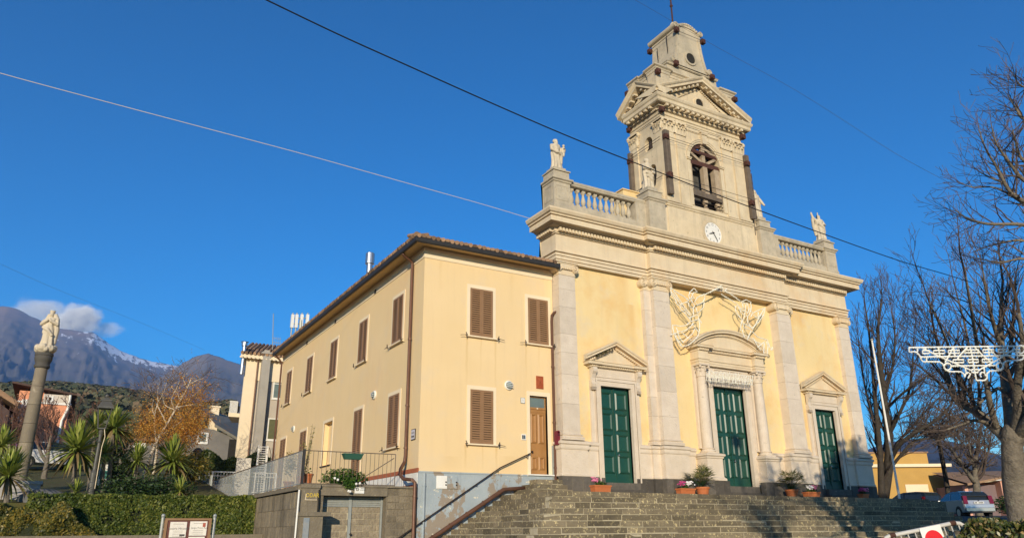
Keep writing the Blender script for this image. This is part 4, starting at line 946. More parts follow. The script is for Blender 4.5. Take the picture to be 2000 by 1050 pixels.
for i,yc in enumerate((28.6,32.9,37.35,41.75,46.2)): window(yc-.55,yc+.55,7.42,9.43,fl,hooks=i!=2)
window(28.06,29.18,3.19,5.29,fl); window(32.38,33.46,1.75,5.27,fl,False,False); window(41.33,42.5,2.2,5.33,fl,False,False); window(45.7,46.9,2.2,5.35,fl,False,False)
mb=MB(); mb.box(HX0-.02,HX0+.02,36.6,36.75,3.17,5.43); mb.box(HX0-.02,HX0+.02,38.15,38.3,3.17,5.43); mb.box(HX0-.02,HX0+.02,36.75,38.15,5.28,5.43); part(mb,'niche_surround',M['cream'],house)
mb=MB(); mb.box(HX0-.07,HX0+.2,36.7,38.25,3.12,3.165); part(mb,'niche_sill',M['gutter'],house)
mb=MB()
for y,z in ((31.5,10.47),(37.4,10.47),(42.7,10.47)): mb.box(HX0-.05,HX0-.03,y-.1,y+.1,z-.09,z+.09)
part(mb,'vent_hole',M['dark'],house)
# front door
mb=MB(); mb.box(15.86,16.0,HY0-.02,HY0+.22,2.15,5.42); mb.box(16.84,17.0,HY0-.02,HY0+.22,2.15,5.42); mb.box(16.0,16.84,HY0-.02,HY0+.22,5.25,5.42); part(mb,'door_surround',M['cream'],house)
mb=MB(); mb.box(15.84,17.05,HY0-.12,HY0+.2,2.10,2.148); part(mb,'door_sill',M['white'],house)
mb=MB(); yd=HY0+.13
mb.box(16.0,16.84,yd,yd+.06,2.15,4.72); mb.box(16.0,16.84,yd-.03,yd+.05,4.72,4.80); mb.box(16.0,16.04,yd-.02,yd+.05,4.8,5.25); mb.box(16.80,16.84,yd-.02,yd+.05,4.8,5.25); mb.box(16.04,16.80,yd-.02,yd+.05,5.2,5.25)
for x0,x1 in ((16.09,16.39),(16.45,16.75)):
    for z0,z1 in ((2.32,2.85),(3.35,4.55)): panel_leaf(mb,x0,x1,yd-.004,z0,z1)
mb.box(16.0,16.84,yd-.012,yd,4.60,4.70)
hd=part(mb,'door',M['door_wood'],house)
mb=MB(); mb.box(16.04,16.80,yd+.02,yd+.03,4.8,5.2); part(mb,'transom_glass',M['glass'],hd)
mb=MB(); mb.ball((16.13,yd-.06,3.02),.05,8,6); mb.tube([(16.13,yd,3.02),(16.13,yd-.05,3.02)],.02,6); part(mb,'handle',M['iron'],hd)
mb=MB(); mb.box(16.40,16.46,yd-.035,yd-.03,4.735,4.785); part(mb,'door_plate',M['cream'],hd)
# downpipes
def pipe(pts,r=.06,n=8,brk=()):
    mb=MB(); mb.tube(pts,r,n)
    for z in brk: mb.tube([(pts[-2][0],pts[-2][1],z),(pts[-2][0],pts[-2][1],z+.05)],r*1.3,n)
    part(mb,'downpipe',M['pipe'],house)
pipe([(10.60,26.88,10.80),(10.62,26.88,10.70),(10.72,26.92,10.62),(11.02,27.0,10.50),(11.09,27.02,10.40),(11.09,27.0,8),(11.09,26.98,2.75),(11.05,26.95,2.5),(10.82,26.75,2.22),(10.75,26.6,2.02),(10.78,26.35,1.86),(10.95,25.9,1.80),(11.03,25.84,1.70),(11.03,25.84,1.0),(11.03,25.84,-1.7)],.065,10,(1.2,))
mb=MB(); mb.tube([(11.09,26.99,7.2),(11.09,26.99,7.25)],.085,8); mb.tube([(11.09,26.99,4.6),(11.09,26.99,4.65)],.085,8); mb.tube([(11.09,26.99,3.0),(11.09,26.99,3.05)],.085,8); part(mb,'pipe_collar',M['pipe'],house)
pipe([(10.60,48.0,10.80),(10.64,48.0,10.66),(10.9,48.05,10.5),(11.08,48.1,10.3),(11.08,48.1,1.6)],.06)
pipe([(17.30,25.80,8.9),(17.2,25.84,8.86),(17.13,25.90,8.75),(17.12,25.92,8.5),(17.12,25.92,1.72)],.06,8,(6.5,4.2,2.4))
mb=MB(); mb.box(17.0,17.14,26.0-.06,26.2,1.6,3.3); part(mb,'corner_post',M['galv'],house)
# lamps, signs, boxes on the house
def wall_lamp(name,label,c,nrm,r=.19):
    c=Vector(c); nrm=Vector(nrm); mb=MB(); mb.lathe([(r,0),(r,.05),(r*.86,.075)],0,0,20); Mr=nrm.to_track_quat('Z','Y').to_matrix().to_4x4(); Mr.translation=c; mb.xform(Mr)
    o=mb.build(name,M['white']); tag(o,label,'wall lamp','round wall lamps on the house')
    g=MB(); g.lathe([(r*.8,.06),(r*.74,.11),(r*.45,.14),(.02,.15)],0,0,16); g.xform(Mr); part(g,'lamp_glass',M['glass'],o)
    g=MB()
    for k in (-1,0,1): g.box(-r*.8,r*.8,k*r*.4-.01,k*r*.4+.01,.12,.155)
    g.xform(Mr); part(g,'lamp_grille',M['white'],o)
wall_lamp('wall_lamp','round white bulkhead lamp on the front wall above the wooden house door level',(15.01,26.0,5.57),(0,-1,0))
wall_lamp('wall_lamp','round white lamp on the house side wall, near the corner downpipe',(11.2,30.95,5.64),(-1,0,0))
wall_lamp('wall_lamp','round white lamp on the house side wall, toward its far end',(11.2,44.1,5.70),(-1,0,0))
t=MB(); t.box(16.33,16.67,25.965,26.0,5.56,6.08); o=tag(t.build('terracotta_plaque',surf('terracotta_relief',(.42,.10,.035),(.33,.075,.03),scale=14,bump=.4)),'red terracotta relief plaque above the wooden house door','plaque')
t=MB(); t.box(16.35,16.65,25.95,25.966,6.02,6.06); t.box(16.35,16.65,25.95,25.966,5.58,5.62); t.box(16.35,16.39,25.95,25.966,5.62,6.02); t.box(16.61,16.65,25.95,25.966,5.62,6.02); t.ball((16.5,25.965,5.9),.07,8,6,(1,.4,1)); t.tube([(16.44,25.955,5.66),(16.42,25.95,5.74),(16.47,25.95,5.82),(16.53,25.95,5.82),(16.58,25.95,5.74),(16.56,25.955,5.66)],.022,6); t.ball((16.5,25.965,5.73),.06,8,6,(1,.4,1)); part(t,'relief',surf('terracotta_relief_dark',(.40,.10,.035),(.28,.07,.03),scale=14,bump=.3),o)
EX,EZ=Vector((1,0,0)),Vector((0,0,1))
t=MB(); t.box(15.57,15.77,25.975,26.0,4.90,5.13); o=tag(t.build('house_number',M['galv']),'small square house number plate left of the wooden door','sign')
t=MB(); t.box(15.59,15.75,25.97,25.974,4.92,5.11); part(t,'plate',M['white'],o); t=MB(); put_text(t,'1',.16,(15.67,25.966,5.015),EX,EZ); part(t,'digit',M['black'],o)
t=MB(); t.box(15.59,15.80,25.97,26.0,3.45,3.68); o=tag(t.build('intercom',M['white']),'small metal intercom panel left of the wooden door','intercom')
t=MB(); t.box(15.66,15.76,25.964,25.969,3.49,3.64); part(t,'button_panel',M['steel'],o); t=MB(); t.box(15.61,15.65,25.964,25.969,3.49,3.64); part(t,'speaker_slot',M['black'],o)
t=MB(); t.box(11.17,11.2,26.32,26.70,3.28,3.68); o=tag(t.build('street_sign',M['black']),'small white street name sign by the corner downpipe','sign')
t=MB(); t.box(11.163,11.169,26.34,26.68,3.305,3.655); part(t,'plate',surf('sign_plate',(.58,.54,.56),(.52,.48,.5),bump=0),o)
t=MB(); EY=Vector((0,-1,0)); put_text(t,'PIAZZA',.085,(11.16,26.51,3.54),EY,EZ,.9); [t.box(11.158,11.162,26.51+q-.012,26.51+q+.012,3.37,3.44) for q in (-.1,-.06,-.02,.03,.07,.11)]; part(t,'lettering',M['black'],o)
for nm,x0,x1,mt,lb in (('meter_cabinet',11.92,12.35,'white','white meter cabinet door on the blue base wall, left of a pair'),('meter_cabinet',12.37,12.78,'bluewall','bluish grey meter cabinet door on the blue base wall, right of a pair')):
    t=MB(); t.box(x0,x1,25.93,25.97,1.52,1.98); o=tag(t.build(nm,M[mt],bevel=.006),lb,'meter cabinet')
    t=MB(); t.box(x0+.02,x1-.02,25.922,25.929,1.54,1.96); part(t,'cabinet_door',M[mt],o)
    t=MB(); 
    for z in (1.66,1.76): t.tube([(x1-.06,25.90,z),(x1-.06,25.93,z)],.028,8)
    part(t,'lock',M['black'],o)
t=MB(); t.box(17.02,17.14,25.55,25.80,3.30,3.80); t.tube([(17.08,25.55,3.80),(17.08,25.80,3.80)],.06,10); o=tag(t.build('letter_box',surf('maroon_box',(.18,.02,.035),(.14,.015,.03),rough=.4)),'maroon letter box on the corner between house and church','letter box'); t=MB(); t.box(17.04,17.12,25.54,25.548,3.66,3.70); part(t,'slot',M['black'],o)

# handrail and sloping drain pipe by the steps
mb=MB(); a_=Vector((15.91,25.86,2.93)); b_=Vector((14.55,25.86,2.34)); c_=Vector((11.2,25.86,.28)); mb.tube([a_,b_,c_,c_+(c_-b_).normalized()*2],.024,8)
hr=tag(mb.build('handrail',M['iron']),'thin dark handrail sloping up the blue wall to the wooden door','handrail')
mb=MB()
for t_ in (.03,.3,.62,.95):
    p=b_.lerp(c_,t_); mb.tube([p,p+Vector((0,.0,-.08)),p+Vector((0,.12,-.08))],.012,5)
p=a_.lerp(b_,.08); mb.tube([p,p+Vector((0,0,-.12)),p+Vector((0,.05,-.14)),p+Vector((0,.12,-.1))],.012,5); part(mb,'bracket',M['iron'],hr)
mb=MB(); K=[(15.53,25.72,1.60),(14.62,25.72,1.53),(11.75,25.72,-.14),(9.9,25.72,-1.25)]
mb.tube(K,.078,10); sd=tag(mb.build('drain_pipe',M['pipe'],smooth=True),'thick brown drain pipe sloping along the stepped edge of the stairs','pipe')
mb=MB()
for i in range(5):
    p=Vector(K[1]).lerp(Vector(K[2]),.06+.235*i); d=(Vector(K[2])-Vector(K[1])).normalized(); mb.tube([p,p+d*.04],.098,10); mb.tube([p+Vector((0,-.12,.0)),p+Vector((0,.25,0))],.012,4)
part(mb,'pipe_clamp',M['pipe'],sd)

# =================================================================== STEPS
def course(mb,fn,u0,u1,z0,z1,lo,hi,joint=(.014,.036)):
    u=u0
    while u<u1-.02:
        e=u+rng.uniform(lo,hi)
        if u1-e<lo*.7: e=u1
        j=rng.uniform(*joint); mb.mi=0; mb.tint=max(-1,min(1,rng.gauss(0,.5)))
        jj=[rng.uniform(-.005,.005) for _ in range(8)]
        fn(mb,u+j/2,e-j/2,z0+rng.uniform(.018,.042),z1-rng.uniform(0,.004),jj); u=e
steps=thing('church_steps','wide flight of dark lava stone steps in front of the church','steps',(20,22,-1.65))
mb=MB(); NST=15; SXR=35.85
for k in range(NST):
    z1=1.32-.2*k; z0=z1-.2; Yk=22.2-.36*k; Xk=14.6-.345*k
    def ffr(m_,a,b,c,e,j): 
        o=rng.uniform(-.012,.012)
        m_.add([(a+j[0],Yk+o,c),(b+j[1],Yk+o,c),(b,Yk+.42,c),(a,Yk+.42,c),(a+j[2],Yk+o+j[6],e+j[3]),(b+j[4],Yk+o+j[7],e+j[5]),(b,Yk+.42,e),(a,Yk+.42,e)],[(0,3,2,1),(4,5,6,7),(0,1,5,4),(1,2,6,5),(2,3,7,6),(3,0,4,7)])
    def fle(m_,a,b,c,e,j):
        o=rng.uniform(-.012,.012)
        m_.add([(Xk+o,b+j[0],c),(Xk+o,a+j[1],c),(Xk+.42,a,c),(Xk+.42,b,c),(Xk+o,b+j[2],e+j[3]),(Xk+o,a+j[4],e+j[5]),(Xk+.42,a,e),(Xk+.42,b,e)],[(0,3,2,1),(4,5,6,7),(0,1,5,4),(1,2,6,5),(2,3,7,6),(3,0,4,7)])
    course(mb,ffr,Xk,SXR,z0,z1,.5,1.35,(.016,.05)); course(mb,fle,Yk+.43,25.95,z0,z1,.4,.8)
    mb.mi=1; mb.tint=0; mb.box(Xk+.014,SXR-.004,Yk+.014,25.96,z0,z1-.012)
    for q in range(5): pass
# three short steps up to the house door
for k,(z1,x0,y0) in enumerate(((1.52,15.2,24.72),(1.72,15.54,25.05),(1.92,15.9,25.38))):
    def fd(m_,a,b,c,e,j): m_.box(a,b,y0,25.95,c,e)
    course(mb,fd,x0,17.1,z1-.2,z1,.45,.8); mb.mi=1; mb.tint=0; mb.box(x0+.01,17.09,y0+.012,25.94,z1-.2,z1-.01)
# platform round the right corner of the church
mb.mi=0; mb.tint=-.3; mb.box(SXR,39.5,23.6,27.5,-.6,1.31)
part(mb,'stair_blocks',[M['step'],M['mortar']],steps)

# =================================================================== RETAINING WALL, GARAGE, TERRACE
M['rwall']=surf('grey_stone_wall',(.25,.20,.13),(.165,.135,.092),scale=4,bump=.7,bscale=18,tint=.28,stain=(.10,.085,.065),stain_scale=(1.2,1.2,.5),stain_amt=.7,spot=(.44,.37,.24),spot_scale=8,spot_th=(.64,.72),spot_amt=.6,streak=(.09,.078,.06),streak_amt=.7)
M['veneer']=surf('split_face_block',(.31,.25,.17),(.21,.17,.115),scale=5,bump=1.0,bscale=12,tint=.22)
M['concrete']=surf('stained_concrete',(.225,.185,.125),(.155,.128,.09),scale=3,bump=.5,bscale=14,streak=(.12,.10,.07),streak_amt=.6,spot=(.42,.36,.24),spot_scale=7,spot_th=(.62,.72),spot_amt=.5)
rw=thing('retaining_wall','rough stone retaining wall with a garage door, below the house terrace','wall',(7.0,26.0,-1.65))
TZ=1.55; WX=7.0
mb=MB()
def fw_(yf):
    def g(m_,a,b,c,e,j): m_.box(a,b,yf+rng.uniform(-.015,.015),yf+.25,c,e)
    return g
for i in range(13):
    z1=1.22-.22*i
    course(mb,fw_(25.98),10.06,11.18,z1-.22,z1,.26,.5,(.012,.024)); course(mb,fw_(25.98),7.62,7.76,z1-.22,z1,.2,.3)
course(mb,fw_(25.98),10.02,11.18,1.22,1.50,.3,.5)
mb.mi=1; mb.tint=0; mb.box(10.03,11.19,25.995,26.3,-2,1.5); mb.box(7.6,7.78,25.995,26.5,-2,1.21); mb.box(10.05,10.3,25.996,26.5,-2,1.21)
part(mb,'stone_blocks',[M['rwall'],M['concrete']],rw)
mb=MB(); mb.box(7.58,10.05,25.95,26.7,1.225,TZ-.04); mb.box(WX,7.6,25.86,26.3,-.2,TZ-.02); mb.box(WX-.05,7.7,25.60,26.3,-2,.55); mb.box(WX-.08,7.95,25.55,26.3,.55,.68)
mb.box(WX-.04,7.62,25.82,26.35,TZ-.10,TZ+.02); mb.box(7.62,11.15,25.91,26.35,TZ-.042,TZ+.02)
part(mb,'lintel',M['concrete'],rw)
mb=MB(); mb.box(7.56,7.60,25.84,25.87,.68,1.4); part(mb,'painted_shadow_strip',M['dark'],rw)  # solid near-black strip painting a shadow along the pier edge
# side of the terrace: tall narrow facing slabs
mb=MB()
for r_ in range(5):
    z1=1.36-.56*r_; y=26.05
    while y<34.2:
        e=y+rng.uniform(.20,.36); mb.mi=0; mb.tint=rng.uniform(-1,1); mb.box(WX-.02+rng.uniform(-.012,.012),WX+.2,y+.008,e-.008,z1-.55,z1); y=e
mb.mi=1; mb.tint=0; mb.box(WX,WX+.25,26.03,48,-2,1.37)
part(mb,'facing_slabs',[M['rwall'],M['concrete']],rw)
mb=MB(); mb.box(WX-.12,WX+.3,25.9,48,1.385,1.52); part(mb,'coping',M['concrete'],rw)
mb=MB(); mb.tube([(WX-.10,25.80,1.38),(WX-.12,25.80,-1.7)],.03,7); part(mb,'white_pipe',M['white'],rw)
mb=MB(); mb.box(7.06,7.25,25.57,25.60,-.35,.50); part(mb,'metal_hatch',surf('blue_grey_hatch',(.20,.24,.27),(.30,.30,.28),scale=6,rough=.5),rw)
# garage door
mb=MB(); gy=26.36
gd=MB(); gd.box(7.79,10.04,gy+.08,gy+.12,-2,1.22); g=part(gd,'garage_door',M['galv'],rw)
for x0,x1 in ((7.84,8.80),(8.90,9.96)):
    mb=MB()
    for i in range(11):
        z1=.86-.2*i; off=.0 if i%2 else .23; x=x0-off
        while x<x1:
            a=max(x,x0); e=min(x+.46,x1)
            if e-a>.05: mb.mi=0; mb.tint=rng.uniform(-1,1); mb.box(a+.011,e-.011,gy+rng.uniform(.0,.03),gy+.08,z1-.182,z1)
            x+=.46
    mb.mi=1; mb.tint=0; mb.box(x0,x1,gy+.034,gy+.075,-1.9,.865); part(mb,'veneer_panel',[M['veneer'],M['mortar']],g)
    mb=MB()
    for i in range(5): mb.frust(x0,x1,gy-.0,gy+.07,.88+.066*i,x0,x1,gy+.03,gy+.07,.94+.066*i)
    part(mb,'louvre',M['galv'],g)
mb=MB(); mb.box(8.80,8.90,gy-.03,gy+.09,-2,1.2); mb.box(9.96,10.03,gy-.03,gy+.09,-2,1.2); mb.box(7.79,7.84,gy-.03,gy+.09,-2,1.2); part(mb,'door_frame',M['galv'],g)
mb=MB(); mb.ball((8.9,gy-.07,-.02),.04,8,6); part(mb,'handle',M['iron'],g)
# terrace slab
mb=MB(); mb.box(WX+.26,HX0+.2,26.72,48.4,-1.9,1.5); tag(mb.build('terrace',M['concrete']),None,None,None,'structure')
# street name / passage signs on the wall
p0=at(597,963,25.84); p1=at(619,976,25.84)
t=MB(); t.box(p0.x,p1.x,25.83,25.858,p1.z,p0.z); o=tag(t.build('old_sign',M['concrete']),'faded sign with yellow capital letters on the stone pier left of the garage','sign')
t=MB(); t.box(p0.x,p0.x+.02,25.822,25.829,p1.z,p0.z); t.box(p0.x+.02,p1.x,25.822,25.829,p1.z,p1.z+.02); part(t,'sign_border',M['cream'],o)
t=MB(); put_text(t,'ODAR',.19,((p0.x+p1.x)/2+.03,25.82,(p0.z+p1.z)/2+.05),EX,EZ,.82); part(t,'lettering',surf('yellow_letter_paint',(.72,.50,.05),(.6,.42,.05),bump=0),o)
p0=at(693,950,25.94); p1=at(711,963,25.94)
t=MB(); t.box(p0.x,p1.x,25.92,25.945,p1.z,p0.z); o=tag(t.build('garage_sign',M['white'],bevel=.006),'small white no-parking notice on the lintel above the garage door','sign')
t=MB(); cx_,cz_=p0.x+.09,(p0.z+p1.z)/2+.03
for i in range(12):
    a=2*PI*i/12; b=2*PI*(i+1)/12; t.prismY([(cx_+.055*math.cos(a),cz_+.055*math.sin(a)),(cx_+.055*math.cos(b),cz_+.055*math.sin(b)),(cx_+.035*math.cos(b),cz_+.035*math.sin(b)),(cx_+.035*math.cos(a),cz_+.035*math.sin(a))],25.912,25.919)
t.beam((cx_-.03,25.914,cz_+.03),(cx_+.03,25.914,cz_-.03),.006,.018,(0,1,0))
put_text(t,'PASSO',.06,(cx_+.20,25.915,cz_+.035),EX,EZ); put_text(t,'CARRABILE',.045,(cx_+.20,25.915,cz_-.025),EX,EZ); part(t,'lettering',M['black'],o)

# terrace railings
M['railm']=surf('brown_grey_rail',(.17,.13,.095),(.13,.10,.075),scale=6,bump=0,rough=.6)
M['net']=None
m,nt,bs=newmat('grey_shade_net'); bs.inputs['Base Color'].default_value=(.55,.60,.58,1); bs.inputs['Roughness'].default_value=.6
tr=nt.nodes.new('ShaderNodeBsdfTransparent'); ms=nt.nodes.new('ShaderNodeMixShader'); ms.inputs[0].default_value=.24
nt.links.new(tr.outputs[0],ms.inputs[1]); nt.links.new(bs.outputs[0],ms.inputs[2]); nt.links.new(ms.outputs[0],nt.nodes['Material Output'].inputs[0]); M['net']=m
rl=thing('terrace_railing','thin metal terrace railing above the garage, with netting along its left side','railing',(WX+.03,26.05,TZ+.02))
mb=MB(); y=26.05
mb.tube([(WX+.03,y,2.68),(10.33,y,2.68)],.016,6); mb.tube([(WX+.03,y,1.60),(10.33,y,1.60)],.018,5)
for i in range(21): x=WX+.2+(10.33-WX-.2)*i/20; mb.tube([(x,y,1.55),(x,y,2.68)],.009 if i<20 else .016,5)
mb.tube([(10.3,26.1,2.55),(9.15,26.9,1.7)],.016,5)
part(mb,'front_rail',M['railm'],rl)
mb=MB(); mb.box(WX,WX+.08,26.02,26.10,1.52,2.72); part(mb,'corner_post',M['gutter'],rl)
mb=MB(); x=WX+.03
mb.tube([(x,26.1,2.68),(x,46.0,2.72)],.022,6); mb.tube([(x,26.1,1.6),(x,46,1.6)],.018,5)
for i in range(100): yy=26.2+.2*i; mb.tube([(x,yy,1.55),(x,yy,2.68)],.010,4)
part(mb,'side_rail',M['railm'],rl)
mb=MB(); mb.box(WX-.012,WX-.006,26.12,46.0,1.56,2.66); part(mb,'shade_net',M['net'],rl)
mb=MB(); mb.frust(WX-.05,WX-.0,43.6,47.2,1.2,WX-.05,WX,43.6,47.2,3.0); tag(mb.build('grey_sheet',surf('grey_plastic_sheet',(.42,.44,.41),(.36,.38,.36),bump=.05)),'grey sheet panel closing the far end of the terrace railing','panel')
# flower trough on the railing and plants on the terrace
def leaves(mb,c,r,n,size,rs,sc=(1,1,1),shell=.5,droop=0,spread=1.0):
    for _ in range(n):
        d=Vector((rs.gauss(0,1),rs.gauss(0,1),rs.gauss(0,1))).normalized(); rr=r*(shell+(1-shell)*rs.random())
        p=Vector(c)+Vector((d.x*sc[0],d.y*sc[1],d.z*sc[2]))*rr
        u=Vector((rs.gauss(0,1),rs.gauss(0,1),rs.gauss(0,.6)-droop)).normalized(); v=u.cross(Vector((rs.gauss(0,1),rs.gauss(0,1),rs.gauss(0,1)))).normalized()
        s_=size*rs.uniform(.6,1.35); mb.tint=rs.random()
        mb.add([p-u*s_,p-v*s_*.45,p+u*s_,p+v*s_*.45],[(0,1,2,3)])
M['leaf']=leafmat('green_leaf',(.020,.045,.010),(.05,.095,.018),(.12,.16,.03))
M['leaf_dark']=leafmat('dark_green_leaf',(.012,.030,.010),(.030,.065,.015),(.07,.11,.03))
p0=at(671,886,25.85); p1=at(708,897,25.85); rs=random.Random(21)
t=MB(); t.frust(p0.x+.06,p1.x-.06,25.84,26.0,p1.z,p0.x,p1.x,25.78,26.03,p0.z); t.box(p0.x-.015,p1.x+.015,25.765,26.035,p0.z,p0.z+.03)
tag(t.build('railing_trough',surf('green_plastic',(.035,.11,.075),(.03,.09,.06),rough=.45,bump=.03)),'dark green plastic flower trough hooked on the terrace railing','planter')
c=at(680,945,26.15); t=MB(); leaves(t,(c.x-.1,26.35,c.z+.1),.85,2600,.055,rs,(1.05,.5,.55),.3); c2=at(690,965,25.9); leaves(t,(c2.x-.18,25.85,c2.z+.36),.27,260,.055,rs,(.9,.35,.8),.3)
sh=tag(t.build('terrace_shrub',leafmat('shrub_leaf',(.020,.055,.010),(.05,.11,.016),(.12,.19,.03),spec=.2)),'bushy green shrub spilling over the wall above the garage door','shrub')
t=MB(); fl_=random.Random(4)
for px,py in ((654,933),(660,936),(696,944),(681,958),(684,959),(703,943)):
    p=at(px,py,25.75); t.ball(p,.045,6,5)
part(t,'flower',M['white'],sh)
def pot(name,label,c,r,h,group=None,mat='terra',rim=True,cat='potted plant'):
    t=thing(name,label,cat,c,group); mb=MB(); mb.lathe([(r*.68,0),(r*.95,h*.84),(r*.95,h*.84),(r*1.08,h*.86),(r*1.08,h),(r*.93,h),(r*.9,h*.9)],0,0,18); mb.build('pot',M[mat],t); return t
c=at(547,944,26.6+3); t=pot('potted_plant','yellowing potted shrub behind the railing net, left one of two',(7.5,c.y,1.52),.2,.35,'potted plants on the terrace')
mb=MB(); leaves(mb,(0,0,1.0),.42,420,.05,rs,(.75,.75,1.25),.25); mb.build('foliage',leafmat('straw_leaf',(.20,.14,.05),(.34,.24,.08),(.42,.33,.13)),t)
t=pot('potted_plant','tall thin yellow-leaved potted shrub near the railing corner post',(7.45,27.4,1.52),.22,.4,'potted plants on the terrace')
mb=MB(); ms_=MB()
for i in range(9):
    a=rs.uniform(0,6.28); L=rs.uniform(1.0,1.9); tip=Vector((.45*math.cos(a)*rs.random(),.45*math.sin(a)*rs.random(),.4+L)); ms_.tube([(0,0,.35),tip*.5+Vector((0,0,.2)),tip],[.012,.009,.005],4); 
    for q in range(40): pp=Vector((0,0,.4)).lerp(tip,rs.uniform(.2,1)); leaves(mb,pp,.06,1,.035,rs)
mb.build('foliage',leafmat('gold_leaf',(.32,.26,.08),(.45,.38,.14),(.25,.27,.08)),t); ms_.build('stems',M['twig'],t)
t=pot('potted_plant','small terracotta pot just right of the railing corner post',(7.32,26.4,1.52),.17,.42,'potted plants on the terrace'); mb=MB(); leaves(mb,(0,0,.5),.16,40,.05,rs); mb.build('foliage',M['leaf'],t)
p0=at(612,943,26.4); t=MB(); t.box(p0.x,p0.x+.75,26.3,26.5,TZ-.02,TZ+.04); t.box(p0.x,p0.x+.06,26.32,26.48,1.52,1.6); tag(t.build('low_bench',M['galv']),'low grey slab lying behind the front terrace railing','slab')
# plants in front of the church
def palm_pot(label,px,py,Y,h,seed):
    c=at(px,py,Y); r_=random.Random(seed); t=thing('potted_palm',label,'potted plant',(c.x,Y,1.325),'potted palms by the middle door')
    mb=MB(); mb.lathe([(.20,0),(.27,.34),(.30,.34),(.30,.42),(.26,.42),(.25,.36)],0,0,18); mb.build('pot',M['terra'],t)
    mb=MB(); st=MB()
    for i in range(26):
        a=r_.uniform(0,6.28); el=r_.uniform(.15,1.35); L=h*r_.uniform(.5,.85); d=Vector((math.cos(a)*math.cos(el),math.sin(a)*math.cos(el),math.sin(el))); b=Vector((0,0,.42)); e=b+d*L*.65+Vector((0,0,.05))
        st.tube([b,e],[.010,.006],4)
        s_=d.cross(Vector((0,0,1))).normalized(); u=s_.cross(d)
        for k in range(13):
            an=-1.25+2.5*k/12; fd=(d*math.cos(an)+s_*math.sin(an)+u*r_.uniform(-.12,.12)); fl2=h*.36*r_.uniform(.8,1.1); w_=s_*math.cos(an)-d*math.sin(an)
            tip=e+fd*fl2+Vector((0,0,-fl2*.18)); mid=e+fd*fl2*.5; mb.tint=r_.random(); mb.add([e,mid+w_*.016,tip,mid-w_*.016],[(0,1,2,3)])
    mb.build('fronds',leafmat('palm_frond',(.04,.055,.012),(.10,.115,.022),(.20,.19,.05)),t); st.build('stalks',M['leaf'],t)
palm_pot('bushy dwarf palm in a terracotta pot, left of the middle door',1373,962,24.55,1.25,3)
palm_pot('bushy dwarf palm in a terracotta pot, right of the middle door',1547,966,24.55,1.25,9)
def trough(label,px,py,Y,w_,h_,seed,cols,full=1.0):
    c=at(px,py,Y); r_=random.Random(seed); t=thing('flower_trough',label,'flower box',(c.x,Y,1.325),'terracotta flower boxes on the church steps')
    mb=MB(); x=w_/2; mb.frust(-x*.92,x*.92,-.13,.13,0,-x,x,-.16,.16,h_); mb.box(-x-.02,x+.02,-.18,.18,h_-.06,h_); mb.build('trough',M['terra'],t)
    mb=MB(); leaves(mb,(0,0,h_+.06),.2,int(260*full),.045,r_,(w_*2.0,.8,.6),.2); mb.build('leaves',M['leaf'],t)
    for nm,cc,xo in cols:
        mb=MB()
        for i in range(34): 
            p=Vector((xo*w_+r_.gauss(0,.09),r_.gauss(0,.07)-.04,h_+.17+r_.uniform(-.05,.12))); mb.ball(p,.03,5,4)
        mb.build('blossom',M[nm],t)
M['pink']=surf('pink_petal',(.72,.26,.40),(.55,.12,.25),scale=30,bump=0,obj=True); M['mag']=surf('magenta_petal',(.50,.06,.20),(.38,.04,.15),scale=30,bump=0,obj=True); M['wpet']=surf('white_petal',(.8,.78,.76),(.7,.66,.66),scale=30,bump=0,obj=True)
trough('terracotta trough with pink blooms at its left end, before the left door',1173,953,24.3,.78,.36,1,[('pink',0,-.38)])
trough('terracotta trough with one magenta and one white bloom, left of a dwarf palm',1339,957,24.5,.80,.34,2,[('mag',0,-.22),('wpet',0,.2)],.6)
trough('terracotta trough crowded with white and pink blooms, between palm and right door',1585,965,24.55,.85,.34,3,[('wpet',0,-.15),('pink',0,.15)],1.2)
trough('small shaded terracotta box with pink blooms, right of the right door',1686,968,25.0,.46,.34,4,[('mag',0,-.3),('pink',0,.3)],.6)
# =================================================================== GROUND
def atd(px,py,d): return _fw*d + _rt*((px-1000)/CAM_F*d) - _up*((py-525)/CAM_F*d)
def sm(a,b,x):
    t=max(0,min(1,(x-a)/(b-a))); return t*t*(3-2*t)
def gz(x,y):
    z=-1.65+1.5*sm(3,31,y)
    z+= .95*sm(26,40,x)*sm(8,24,y)
    if x<6.9: z+= 1.3*sm(32.6,33.6,y)+max(0,min(y,60)-34)*.14+max(0,min(y,160)-60)*.05
    else: z+= max(0,min(y,200)-30)*.015
    return z
M['asphalt']=surf('worn_asphalt',(.085,.08,.072),(.06,.057,.052),scale=3,bump=.3,bscale=60)
m=surf('garden_and_asphalt',(.085,.08,.072),(.06,.057,.052),scale=3,bump=.3,bscale=60); M['gmix']=m
M['lawn']=surf('rough_lawn',(.075,.085,.02),(.11,.085,.03),scale=1.2,bump=.5,bscale=30)
mb=MB(); XS=[-3000,-600,-200,-90]+[-60+3*i for i in range(22)]+[6.88,6.92]+[9+3*i for i in range(21)]+[80,110,200,600,3000]; YS=[-3000,-300,-60,-20,-6]+[0+2*i for i in range(16)]+[32,32.6,33,33.3,33.6,34]+[36+3*i for i in range(14)]+[90,120,160,200,400]
XS=sorted(set(XS)); YS=sorted(set(YS)); nx=len(XS)
for y in YS:
    for x in XS: mb.v.append((x,y,gz(x,y)))
for j in range(len(YS)-1):
    for i in range(nx-1):
        mb.mi=1 if (XS[i+1]<=6.9 and YS[j]>=32.6) else 0
        mb.face((j*nx+i,j*nx+i+1,(j+1)*nx+i+1,(j+1)*nx+i))
tag(mb.build('ground',[M['asphalt'],M['lawn']]),None,None,None,'structure')
mb=MB()
p=at(420,1043,30.9)
